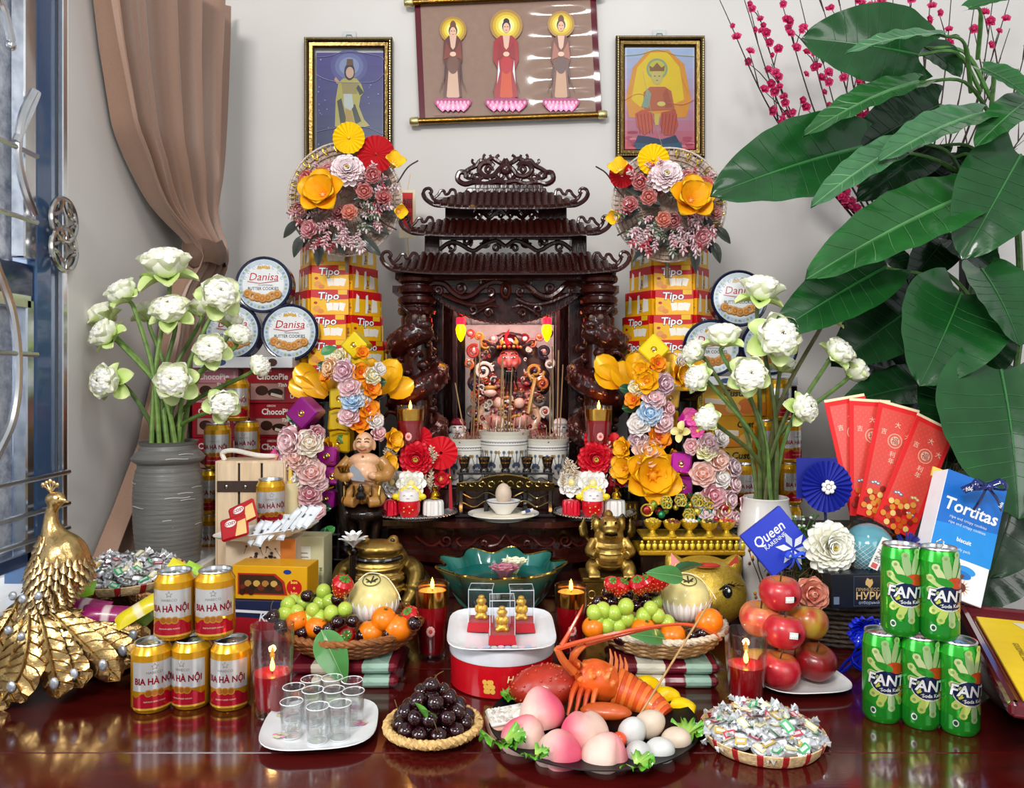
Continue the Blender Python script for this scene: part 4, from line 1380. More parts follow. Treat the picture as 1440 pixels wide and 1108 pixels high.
for k in range(2):
 q = MB()
 if k == 0:
  q.lathe([(0, .006), (.006, .0055), (.011, .004), (.0125, .001), (.0125, 0)], '#c98f4a', 14).lathe([(.004, .0062), (.0055, .0064), (.007, .0056)], '#b07432', 14)
 else:
  q.lathe([(.005, 0), (.006, .004), (.0095, .0055), (.0125, .003), (.013, 0)], '#d09a58', 14)
 CK.append(q.mesh('printed_cookie', 'matte'))

def tin(px, py, y, label, lean=.06, roll=0.0):
 c = at(px, py, y)
 # local +Z runs away from the viewer
 R_ = Matrix.Rotation(roll, 4, 'Y') @ Matrix.Rotation(-pi / 2 - lean, 4, 'X')
 t = thing('cookie_tin', label, 'tin', c, R_, 'round cookie tins')
 part('tin_body', tn_b, None, t)
 part('lid', tn_l, None, t)
 part('lid_print', TPRINT, None, t)
 for i, (x, yy, k) in enumerate(((-.042, -.026, 0), (-.028, -.033, 1), (-.015, -.036, 0), (.0, -.040, 0), (.016, -.038, 0), (.027, -.032, 1), (.041, -.028, 0))):
  part('printed_cookie', CK[k], None, t, (-x if False else x, -yy, -.0006), (pi, 0, i * .6), 1.0)
 return t

tin(370, 400, 2.175, 'topmost round cookie tin of the left group of three')
tin(326, 466, 2.175, 'lower left cookie tin half hidden by lotus flowers')
tin(407, 467, 2.165, 'lower right cookie tin of the left group, fully visible')
tin(1040, 419, 2.175, 'topmost cookie tin of the right group, part hidden by a lotus')
tin(1001, 489, 2.17, 'lower left cookie tin of the right group behind lotus buds')
tin(1083, 487, 2.165, 'lower right cookie tin of the right group behind a large lotus')

# printed cartons: a box body plus printed faces
def carton(name, label, w_, d_, h_, col, loc, rot=0, group=None, faces=(), cat='box', mat_='card', top=None):
 t = thing(name, label, cat, loc, rot, group)
 part('box_body', MB().box((0, 0, h_ / 2), (w_, d_, h_), col, bev=.0012), mat_, t)
 q = MB()
 for side, fn in faces:
  q.M = {'f': FM(d_), 'b': BM(d_), 'r': RM(w_), 'l': LM(w_), 'u': UM(h_)}[side]
  fn(q, w_ if side in 'fbu' else d_, h_ if side != 'u' else d_)
 if q.v:
  part('printed_faces', q, mat_, t)
 return t

# wafer boxes piled in two round towers
TW, TH, TDp = .107, .0715, .045

def tipo_face(q, w_, h_):
 q.poly([(-w_ / 2, 0), (w_ / 2, 0), (w_ / 2, h_ * .62), (.01, h_ * .60), (-w_ / 2, h_ * .70)], '#f0b814', .0002)
 q.poly([(-w_ / 2, h_ * .70), (.01, h_ * .60), (w_ / 2, h_ * .62), (w_ / 2, h_), (-w_ / 2, h_)], '#c8141c', .0002)
 q.poly([(w_ * .22, h_ * .80), (w_ * .46, h_ * .80), (w_ * .46, h_ * .99), (w_ * .22, h_ * .99)], '#f0c020', .0005)
 q.text('Tipo', -.004, h_ * .60, .030, '#16245c', .0006, None, 1.08, .12, .05)
 q.text('Tipo', -.004, h_ * .605, .030, '#fbfbf6', .0010, None, 1.08, .12, .014)
 for x, a in ((.0, .15), (.018, -.05), (.034, -.25)):
  q.poly([(x + p[0], .022 + p[1]) for p in tilt([(-.008, -.010), (.008, -.010), (.009, .012), (-.009, .012)], 1, (0, 0), a)], '#f4f0e4', .0005)
 q.disc((-.036, .017), .011, '#e09a4a', .0006, 12, None, .009)
 q.disc((-.025, .010), .009, '#d88a38', .0007, 12, None, .007)
 q.disc((-.040, .034), .0055, '#b8161c', .0007, 10, None, .004)

def tipo_side(q, w_, h_):
 q.poly([(-w_ / 2, 0), (w_ / 2, 0), (w_ / 2, h_ * .66), (-w_ / 2, h_ * .66)], '#eeb616', .0002)
 q.poly([(-.006, .006), (.006, .008), (.004, h_ * .86), (-.004, h_ * .82)], '#f2eee2', .0005)
 q.text('Tipo', .013, h_ * .30, .015, '#1a2a66', .0006, None, 1, 0, .02, pi / 2)

TIPO = {}
for nm, fs in (('f', (('f', tipo_face), ('r', tipo_side), ('l', tipo_side), ('b', tipo_face))), ('s', (('f', lambda q, w_, h_: (tipo_side(q, w_, h_), q.poly([(.018, .010), (.042, .012), (.040, .045), (.020, .05)], '#f2eee2', .0005), q.poly([(-.046, .008), (-.03, .01), (-.03, .055), (-.04, .062)], '#f2eee2', .0005))), ('r', tipo_side), ('l', tipo_side)))):
 q = MB()
 for side, fn in fs:
  q.M = {'f': FM(TDp), 'b': BM(TDp), 'r': RM(TW), 'l': LM(TW)}[side]
  fn(q, TW if side in 'fb' else TDp, TH)
 TIPO[nm] = (MB().box((0, 0, TH / 2), (TW, TDp, TH), '#c8161e', bev=.001).mesh('box_body', 'card'), q.mesh('printed_faces', 'card'))
ORD = ['topmost layer', 'second layer down', 'third layer down', 'fourth layer down', 'fifth layer down', 'sixth layer down']
for side, cpx, twist in (('left', 476, .0), ('right', 941, -.10)):
 cx, cy = xat(cpx, 2.33), 2.33
 ztop = .958
 for k in range(6):
  z = ztop - TH * (k + 1) - .0006 * k
  n, r_ = ((6, .100), (6, .104), (7, .122), (7, .132), (7, .140), (7, .144))[k]
  for j in range(-2, 3):
   a = j * 2 * pi / n + twist + .02 * (k % 3 - 1) * (1 + j)
   if abs(a) > 2.2:
    continue
   who = {-2: 'far left face', -1: 'left face', 0: 'front', 1: 'right face', 2: 'far right face'}[j]
   t = thing('wafer_box', 'red and yellow wafer box, %s tower, %s, %s' % (side, ORD[k], who), 'box', (cx + (r_ - TDp / 2) * sin(a), cy - (r_ - TDp / 2) * cos(a), z), a, 'wafer boxes of the %s tower' % side)
   kind = 'f' if j == 0 or (abs(j) == 1 and k >= 3) or abs(j) == 2 else 's'
   part('box_body', TIPO[kind][0], None, t)
   part('printed_faces', TIPO[kind][1], None, t)
 zb = ztop - TH * 6 - .004
 single('drum_stand', MB().lathe([(0, .1), (.13, .1), (.13, .115), (.125, .12), (.125, zb - .03), (.14, zb - .02), (.15, zb), (0, zb)], '#17110f', 32, Matrix.Translation((cx, cy, 0))), 'gloss', 'black round stand under the %s tower of wafer boxes' % side, 'stand')

# chocolate pie boxes, left
def choco(q, w_, h_):
 q.poly([(-w_ * .40, h_ * .08), (w_ * .18, h_ * .08), (w_ * .18, h_ * .58), (-w_ * .40, h_ * .58)], '#6a3a34', .0003)
 q.poly([(-w_ * .38, h_ * .10), (w_ * .16, h_ * .10), (w_ * .16, h_ * .56), (-w_ * .38, h_ * .56)], '#b88a80', .0005)
 q.disc((-w_ * .2, h_ * .36), .018, '#3c2018', .0008, 16, None, .014)
 q.disc((w_ * .02, h_ * .30), .022, '#2e1812', .0009, 16, None, .012)
 q.poly([(-.01, h_ * .22), (.022, h_ * .14), (.022, h_ * .22), (-.008, h_ * .30)], '#f0e0c8', .0012)
 q.text('ChocoPie', -w_ * .03, h_ * .68, h_ * .24, '#f6eee8', .0006, None, .95, 0, .03)
 q.text('ORION', -w_ * .12, h_ * .90, h_ * .08, '#f6eee8', .0006, None, 1, 0, .02)
 q.text('ChocoPie', w_ * .32, h_ * .42, h_ * .15, '#f6eee8', .0006, None, 1, 0, .03, pi / 2)
 q.poly([(w_ * .40, h_ * .42), (w_ * .45, h_ * .42), (w_ * .45, h_ * .92), (w_ * .40, h_ * .92)], '#d8b8b8', .0006)
 q.text('Tình', w_ * .13, h_ * .47, h_ * .15, '#f4f4f0', .0012, None, 1, .2, .02)

def choco_side(q, w_, h_):
 q.text('ChocoPie', 0, h_ * .4, h_ * .16, '#f6eee8', .0006, None, 1, 0, .03)

CHF = (('f', choco), ('r', choco_side), ('l', choco_side))
CB = .098
for k in range(5):
 z = .10 + CB * k
 lb = ['bottom', 'second from the bottom', 'middle', 'fourth from the bottom', 'topmost'][k]
 carton('chocolate_pie_box', 'red chocolate pie box, %s of the stack right of the beer cans' % lb, .172, .11, CB - .0008, '#a01424', (xat(391, 2.2) + [.03, .02, .012, .018, 0][k], 2.22, z), [.05, -.05, .03, -.12, 0][k], 'red chocolate pie boxes', CHF)
 if k > 2 or k < 2:
  pass
 carton('chocolate_pie_box', '%s chocolate pie box, %s of the stack behind the beer cans' % ('pink' if k == 4 else 'red', lb), .13, .11, CB - .0008, '#d8889a' if k == 4 else '#a81828', (xat(318, 2.27), 2.24, z), 0, 'red chocolate pie boxes', CHF)

def whitebox(q, w_, h_):
 q.disc((-w_ * .22, h_ * .5), .016, '#3a4a78', .0004, 14, None, h_ * .3)
 q.disc((w_ * .3, h_ * .5), .014, '#4a2c24', .0004, 14, None, h_ * .36)

carton('biscuit_box', 'flat white biscuit box under the left cookie tins', .275, .14, .030, '#d8dade', (xat(352, 2.2), 2.205, .10 + CB * 5), 0, None, (('f', whitebox),))

# custard cake boxes, right
def custas(q, w_, h_):
 q.poly([(-w_ * .5, h_ * .02), (w_ * .5, h_ * .02), (w_ * .5, h_ * .45), (0, h_ * .36), (-w_ * .5, h_ * .52)], '#e8902a', .0003)
 q.disc((w_ * .22, h_ * .32), .026, '#d8741c', .0006, 16, None, h_ * .26)
 q.disc((w_ * .02, h_ * .26), .022, '#f0c070', .0007, 16, None, h_ * .18)
 q.poly([(-w_ * .40, h_ * .42), (-w_ * .1, h_ * .36), (-w_ * .1, h_ * .54), (-w_ * .40, h_ * .58)], '#f4ead8', .0007)
 q.text('Custas', w_ * .06, h_ * .64, h_ * .30, '#1f3a1c', .0008, None, 1, .15, .03)
 q.poly([(-w_ * .5, h_ * .0), (-w_ * .42, h_ * .0), (-w_ * .42, h_), (-w_ * .5, h_)], '#f2ca30', .0009)
 q.text('Custas', -w_ * .44, h_ * .5, h_ * .22, '#1f3a1c', .0011, None, .9, 0, .02, pi / 2)

for k in range(5):
 carton('custard_cake_box', 'yellow custard cake box, %s of the stack under the right cookie tins' % ['bottom', 'second from the bottom', 'middle', 'fourth from the bottom', 'topmost'][k], .190, .11, .088, ['#e2a820', '#b07a20', '#e6b422', '#d89c20', '#eec02a'][k], (xat(1030, 2.2) + [.01, .02, .025, .03, .0][k], 2.255, .10 + .0885 * k), [0, .08, -.06, .1, -.03][k], 'yellow custard cake boxes', (('f', custas),))
carton('biscuit_box', 'flat white biscuit box under the right cookie tins', .275, .14, .024, '#d6dade', (xat(1043, 2.2), 2.21, .10 + .0885 * 5), 0, None, (('f', whitebox),))
single('box_stand', MB().box((xat(1090, 2.31), 2.30, .32), (.09, .1, .44), '#1a1412', bev=.003), 'gloss', 'black upright box behind the right beer cans', 'box')

# ================================================================ FLOWERS, VASES, PLANT
def petal(L_, W_, cup=.3, curl=.3, c0='#ffffff', c1='#ffffff', nu=6, nv=7, tip=.9, base=.25):
 """petal growing along +Z from the origin, its inner face towards -Y; colour runs c0 (base) to c1 (tip)"""
 a, b = hx(c0), hx(c1)

 def fn(u, v):
  v = .2 * v + .8 * sin(v * pi / 2)
  w_ = W_ * (base + (1 - base) * sin(min(1, v / .62) * pi / 2)) * (1 if v < .62 else math.sqrt(max(0, 1 - ((v - .62) / .38) ** 2)) * tip + (1 - tip) * (1 - v) / .38)
  x = (u - .5) * w_
  y = curl * L_ * v * v - cup * W_ * (2 * abs(u - .5)) ** 2 * sin(v * pi * .8 + .3)
  return V((x, y, L_ * v * (1 - .25 * abs(curl) * v)))
 return MB().grid(fn, nu, nv, lambda u, v: mixc(a, b, v))

# ---- folded white lotus flowers: a shared set of petal meshes
LP_IN = petal(.034, .030, .55, -.25, '#dfe5c4', '#ecebe2').mesh('petal', 'petal')
LP_MID = petal(.036, .034, .5, -.05, '#d2dd9e', '#e8e9d6').mesh('petal', 'petal')
LP_OUT = petal(.034, .030, .35, .28, '#b3cf6a', '#dfe8b0').mesh('petal', 'petal')

def lotus_core():
 m = MB()

 def fn(v):
  r_ = 1 + .10 * sin(7 * math.atan2(v[1], v[0])) * (1 - abs(v[2])) + .05 * sin(13 * math.atan2(v[1], v[0]) + 5 * v[2])
  z = v[2]
  dip = .22 * math.exp(-((v[0] ** 2 + v[1] ** 2) / .10)) if z > 0 else 0
  return (v[0] * r_, v[1] * r_, z - dip)
 m.ell((0, 0, .020), (.0245, .0245, .019), lambda v: mixc(hx('#d8e0b6'), hx('#eceae2'), v[2] * .5 + .6), 36, 16, None, fn)
 # folded-in petals as tucked crinkles
 for ring, n, rr, z in ((0, 9, .018, .030), (1, 7, .011, .0335), (2, 5, .006, .0335)):
  for i in range(n):
   a = 2 * pi * (i + .5 * ring) / n
   m.ell((rr * cos(a), rr * sin(a), z), (.0066, .0035, .0042), '#eeece4' if (i + ring) % 3 else '#e2e1c6', 7, 5, TR((0, 0, 0), (0, 0, 0)) @ TR((0, 0, 0)))
 return m

LCORE = lotus_core().mesh('folded_heart', 'petal')
q = MB()
for i in range(16):
 a, r_ = i * 2.4, .0008 * i ** .8
 q.ell((r_ * cos(a), r_ * sin(a), .0345), (.0011, .0011, .0022), ['#5a4030', '#7a6040', '#463428'][i % 3], 5, 4)
LSTAM = q.mesh('stamens', 'matte')

def lotus(mouth, head, face, size, label, group, bend=.5, open_=1.0, stemc='#5c7a34', core=True):
 """one flower: stem from the vase mouth to the head, petals round a folded heart; face = direction the flower looks"""
 t = thing('lotus_flower', label, 'flower', mouth, 0, group)
 h = V(head) - V(mouth)
 f = V(face).normalized()
 k = size / .030
 d = h - V((0, 0, -.0))
 lo = V((h.x * .02, h.y * .02, -.16)) - V((h.x * .10, h.y * .1, 0))
 c1 = V((h.x * (1 - bend) * .45, h.y * .45, h.z * .5))
 pts = spline([lo, V((0, 0, 0)), c1, h - f * .018 * k - V((0, 0, .004)), h], 6)
 n = len(pts)
 part('stem', MB().tube(pts, [.0058 - .0012 * i / n for i in range(n)], stemc, 7), 'stem', t)
 R_ = aim(f)
 Q = lambda a, tiltv, r_, z: (Matrix.Translation(h) @ R_ @ Matrix.Scale(k, 4) @ Matrix.Rotation(a, 4, 'Z') @ Matrix.Translation((0, r_, z)) @ Matrix.Rotation(-tiltv, 4, 'X'))

 def pet(me, a, tv, r_, z):
  M = Q(a, tv, r_, z)
  l_, r2, s_ = M.decompose()
  o = part('petal', me, None, t, l_, r2.to_euler(), tuple(s_))
 l_, r2, s_ = (Matrix.Translation(h) @ R_ @ Matrix.Scale(k, 4)).decompose()
 part('folded_heart', LCORE, None, t, l_, r2.to_euler(), tuple(s_))
 if core:
  part('stamens', LSTAM, None, t, l_, r2.to_euler(), tuple(s_))
 a0 = U(0, 6)
 for i in range(6):
  pet(LP_IN, a0 + i * 2 * pi / 6, .42 * open_ + U(-.08, .08), .010, .003)
 for i in range(6):
  pet(LP_MID, a0 + .5 + i * 2 * pi / 6, .75 * open_ + U(-.1, .12), .008, .001)
 for i in range(5):
  pet(LP_OUT, a0 + i * 2 * pi / 5 + U(-.2, .2), 1.15 * open_ + U(-.15, .25), .005, -.002)
 return t

# grey ribbed stoneware vase on the window ledge
vl = thing('grey_vase', 'tall grey ribbed stoneware vase standing on the white ledge by the curtain', 'vase', on(237, 1.80, .1355))
pr = [(0, .004), (.060, 0), (.068, .003)]
base_p = [(.068, .003), (.0725, .05), (.0755, .10), (.0765, .150), (.0745, .19), (.0700, .215), (.0660, .225), (.068, .230), (.0785, .238), (.0800, .244), (.0755, .250), (.064, .262), (.0605, .272), (.0640, .279), (.0660, .2815)]
for i in range(len(base_p) - 1):
 a, b = base_p[i], base_p[i + 1]
 n = max(1, int((b[1] - a[1]) / .0035))
 for k in range(n):
  t_ = k / n
  pr.append((a[0] + (b[0] - a[0]) * t_ + .0007 * sin((a[1] + (b[1] - a[1]) * t_) * 620), a[1] + (b[1] - a[1]) * t_))
pr += [(.0660, .2815), (.0625, .2805), (.058, .270), (.060, .2), (0, .19)]
part('body', MB().lathe(pr, [mixc(hx('#55534f'), hx('#6b6a67'), .5 + .5 * sin(i * 1.7)) for i in range(len(pr))], 44) if False else MB().lathe(pr, '#63625f', 44), 'stoneware', vl)
q = MB()
for k in range(15):
 z = U(.02, .27)
 a = U(pi, 2 * pi)
 rr = [p for p in pr[3:-5] if abs(p[1] - z) < .006]
 if rr:
  r_ = rr[0][0] + .0006
  q.tube([(r_ * cos(a + i * .12), r_ * sin(a + i * .12), z + .0012 * sin(i)) for i in range(int(U(3, 8)))], .0008, '#c9c7c0', 4)
part('pale_glaze_streaks', q, 'stoneware', vl)
ML = V(on(237, 1.80, 0)) + V((0, 0, .1355 + .279))
LG = 'white lotus flowers in the grey vase'
for i, (px, py, r_, fc, y, lb, op) in enumerate((
  (233, 377, 34, (0, -.35, 1), 1.80, 'largest white lotus flower, topmost of the grey vase', 1.25), (174, 414, 24, (-.45, -.4, .8), 1.78, 'white lotus flower at the upper left of the grey vase', 1.0),
  (147, 446, 22, (-.5, .1, .8), 1.82, 'white lotus bud behind its neighbour at the far left of the grey vase', .8), (150, 471, 24, (-.6, -.5, .5), 1.76, 'white lotus flower at far left of the grey vase, second lowest there', 1.0),
  (153, 537, 25, (-.5, -1, .15), 1.74, 'lowest white lotus on the left of the grey vase, facing the viewer', 1.1), (240, 440, 26, (.05, -.7, .8), 1.74, 'white lotus in the centre of the grey vase, below the largest one', 1.1),
  (208, 442, 20, (-.3, .2, 1), 1.86, 'half hidden white lotus left of the centre of the grey vase', .9), (308, 416, 27, (.5, -.9, .4), 1.76, 'white lotus at the upper right of the grey vase, turned right', 1.1),
  (284, 436, 20, (.1, .3, 1), 1.88, 'half hidden white lotus bud right of the centre of the grey vase', .8), (297, 493, 23, (.2, -1, .4), 1.73, 'white lotus right of the stems of the grey vase, facing the viewer', 1.0),
  (246, 537, 26, (.1, -1, .25), 1.71, 'white lotus at the front of the grey vase, lowest in the middle', 1.15), (325, 455, 17, (.2, .2, 1), 1.87, 'small pale lotus bud before the cookie tin', .9),
  (335, 474, 20, (.5, -.3, .7), 1.80, 'closed white lotus bud before the lower left cookie tin', .55), (362, 516, 19, (.8, -.3, .4), 1.80, 'closed white lotus bud farthest right in the grey vase', .5),
  (313, 569, 22, (.5, -1, .1), 1.72, 'lowest white lotus on the right of the grey vase', 1.0))):
 hd_ = at(px, py, y)
 lotus(ML + V(((i % 4 - 1.5) * .018, (i // 4 - 1.5) * .018, 0)), hd_ - V(fc).normalized() * .017 * (r_ / 24), fc, r_ * y / F * 1.0, lb, LG, .5, op, rng.choice(['#5f7d38', '#6b8a42', '#54702f', '#4a6230']), op > .85)

# white painted vase on the right
vr = thing('white_vase', 'white ceramic vase with painted branches holding lotus flowers, right of the gold cat', 'vase', on(1077, 1.85, 0))
VP = [(0, .004), (.042, 0), (.050, .006), (.062, .08), (.068, .15), (.066, .20), (.058, .245), (.052, .270), (.0535, .277), (.051, .279), (.048, .27), (.055, .2), (0, .19)]
part('body', MB().lathe(VP, '#dcd8d2', 40), 'ceramic', vr)
q = MB()

def vpt(a, z):
 for i in range(2, 8):
  if VP[i][1] <= z <= VP[i + 1][1]:
   t_ = (z - VP[i][1]) / (VP[i + 1][1] - VP[i][1])
   r_ = VP[i][0] + (VP[i + 1][0] - VP[i][0]) * t_ + .0006
   return V((r_ * sin(a), -r_ * cos(a), z))
 return V((.05 * sin(a), -.05 * cos(a), z))

for k in range(4):
 a = -.7 + .35 * k
 q.tube([vpt(a + .25 * sin(z * 25 + k), z) for z in [.02 + .018 * i for i in range(9)]], .0011, '#4a3426', 5)
 for j in range(6):
  z = U(.03, .19)
  p = vpt(a + U(-.2, .2), z)
  q.ell(p, (.0045, .002, .0045), rng.choice(['#c98a3a', '#a05a2a', '#d8a04a', '#6a3a20']), 8, 5)
part('painted_branches', q, 'ceramic', vr)
MR = on(1077, 1.85, .275)
RG = 'white lotus flowers in the white vase'
for i, (px, py, r_, fc, y, lb, op) in enumerate((
  (1070, 411, 28, (.1, -.3, 1), 1.83, 'wide open lotus flower before the topmost right cookie tin', 1.2), (1167, 442, 22, (.5, -.3, .8), 1.86, 'white lotus bud at the upper right before a green leaf', .75),
  (1017, 476, 25, (-.1, -.3, 1), 1.80, 'white lotus flower before the lower left cookie tin of the right group', .85), (1090, 476, 33, (.15, -1, .3), 1.78, 'largest white lotus of the white vase, facing the viewer', 1.0),
  (980, 497, 22, (-.8, -.2, .6), 1.86, 'white lotus bud at the far left of the white vase, upper one', .6), (1053, 528, 27, (-.1, -1, .2), 1.74, 'round white lotus facing the viewer below the largest one', .95),
  (984, 533, 22, (-.8, -.4, .3), 1.80, 'white lotus bud at the far left of the white vase, lower one', .7), (1177, 497, 23, (.5, -.6, .7), 1.80, 'half open white lotus over the leftmost red envelope', .95),
  (1200, 524, 22, (.8, .1, .6), 1.84, 'white lotus bud farthest right in the white vase', .65), (1127, 574, 22, (.7, -1, .25), 1.76, 'lowest white lotus on the right of the white vase', .9),
  (996, 589, 20, (-.6, -.7, .2), 1.74, 'greenish lotus bud low on the left by the pink roses', .6), (1100, 515, 18, (.3, .1, .9), 1.88, 'half hidden pale lotus bud behind the largest lotus', .8))):
 hd_ = at(px, py, y)
 lotus(MR + V(((i % 4 - 1.5) * .013, (i // 4 - 1) * .016, 0)), hd_ - V(fc).normalized() * .017 * (r_ / 24), fc, r_ * y / F, lb, RG, .5, op, rng.choice(['#5f6d38', '#5b7a3a', '#4c5a2c', '#55552f']), op > .8)

# ---- artificial flowers, cached meshes
FC = {}

def cached(key, fn):
 if key not in FC:
  FC[key] = fn()
 return FC[key]

def rose(c0, c1='#ffffff', open_=.8):
 def mk():
  m = MB()
  a, b = hx(c0), mixc(hx(c0), hx(c1), .5)
  for ring, (n, r_, L_, W_, tl) in enumerate(((4, .004, .024, .018, .12), (5, .007, .026, .022, .35), (6, .010, .026, .026, .65 * open_ + .1), (7, .011, .026, .028, 1.05 * open_))):
   for i in range(n):
    p = petal(L_, W_, .35, .25 * ring / 3, c0, '#ffffff', 6, 7)
    cc = [mixc(a, b, j / 7) for j in range(8) for _ in range(7)]
    M = Matrix.Rotation(2 * pi * i / n + ring * .5, 4, 'Z') @ Matrix.Translation((0, r_ * .4, 0)) @ Matrix.Rotation(-tl, 4, 'X')
    m.add(p.v, p.f, cc, M)
  m.ell((0, 0, .010), (.009, .009, .012), c0, 8, 6)
  return m.mesh('rose', 'petal')
 return cached(('rose', c0, c1, open_), mk)

def bloom(c0, c1, n=6, L_=.03, W_=.022, tl=.9, cen='#d8a030', rings=2, cup=.3):
 def mk():
  m = MB()
  for ring in range(rings):
   for i in range(n):
    p = petal(L_ * (1 - .12 * ring), W_, cup, .15, c0, c1, 6, 8)
    M = Matrix.Rotation(2 * pi * (i + .5 * ring) / n, 4, 'Z') @ Matrix.Rotation(-(tl * (1 - .35 * ring)), 4, 'X')
    m.add(p.v, p.f, p.c, M)
  m.ell((0, 0, .006), (.005, .005, .005), cen, 8, 6)
  for k in range(6):
   m.tube([(0, 0, .004), (.006 * cos(k), .006 * sin(k), .013)], .0009, cen, 4)
  return m.mesh('blossom', 'petal')
 return cached(('bloom', c0, c1, n, L_, W_, tl, cen, rings), mk)

def peony(c0, c1, r_=.04):
 def mk():
  m = MB()
  for ring, (n, tl, L_) in enumerate(((8, .2, .6), (11, .5, .75), (13, .8, .9), (14, 1.1, 1.0), (14, 1.4, 1.05))):
   for i in range(n):
    p = petal(r_ * L_, r_ * .6, .3, .2, c1, c0, 6, 7)
    m.add(p.v, p.f, p.c, Matrix.Rotation(2 * pi * (i + .5 * (ring % 2)) / n + U(-.1, .1), 4, 'Z') @ Matrix.Rotation(-tl + U(-.1, .1), 4, 'X'))
  for k in range(14):
   a = k * 2.4
   m.tube([(0, 0, .004), (.004 * cos(a), .004 * sin(a), r_ * .5)], .0009, '#d8c050', 4)
  return m.mesh('peony', 'petal')
 return cached(('peony', c0, c1, r_), mk)

def leafmesh(L_, W_, c0, c1=None, mid='#6f9a50', mat_='leafy', fold=.25, curl=.35, vein=True, heart=False, n=14):
 def mk():
  a, b = hx(c0), hx(c1 or c0)
  m = MB()

  def wid(v):
   if heart:
    return W_ * (sin(min(1, (v + .16) / .50) * pi / 2) if v < .34 else math.cos((v - .34) / .66 * pi / 2) ** .62)
   return W_ * math.sin(pi * min(1, max(0, v)) ** .8) ** .8

  def fn(u, v):
   s_ = 2 * u - 1
   w_ = wid(v) / 2
   back = -.14 * L_ * (s_ * s_) * max(0, 1 - v * 2.6) if heart else 0
   y = v * L_ + back
   z = fold * abs(s_) ** 1.3 * w_ - curl * L_ * v * v + .0085 * L_ * sin(v * 34 - abs(s_) * 7) * abs(s_) ** .7 * (1 if vein else 0)
   return V((s_ * w_, y, z))
  m.grid(fn, 12, n, lambda u, v: mixc(a, b, abs(2 * u - 1)))
  m2 = MB()
  m2.tube([fn(.5, v / 12) + V((0, 0, .0006)) for v in range(13)], [.0016 * L_ / .1 * (1 - v / 14) for v in range(13)], mid, 5, flat=.6)
  if heart:
   for k in range(2, 9):
    for s_ in (-1, 1):
     v0 = k / 11
     m2.tube([fn(.5 + s_ * .46 * j / 4, min(.985, v0 + .10 * j / 4)) + V((0, 0, .0002)) for j in range(5)], .00034 * L_ / .1, mid, 4, flat=.5)
  return m.mesh('leaf', mat_), m2.mesh('midrib', mat_)
 return cached(('leaf', L_, W_, c0, c1, mid, heart, fold, curl), mk)

def rosette(r_, c, n=22, cen='#ffffff', deep=.006, cut=None):
 """pleated paper fan, face along +Z"""
 def mk():
  m = MB()
  for i in range(2 * n):
   a, b = pi * i / n, pi * (i + 1) / n
   za, zb = (deep if i % 2 else 0), (0 if i % 2 else deep)
   m.add([(.004 * cos(a), .004 * sin(a), za * .3), (.004 * cos(b), .004 * sin(b), zb * .3), (r_ * cos(b), r_ * sin(b), zb), (r_ * cos(a), r_ * sin(a), za)], [(0, 1, 2, 3)], c)
  return m.mesh('pleated_fan', 'paper', 5) if False else m.mesh('pleated_fan', 'paper')
 return cached(('ros', r_, c, n), mk)

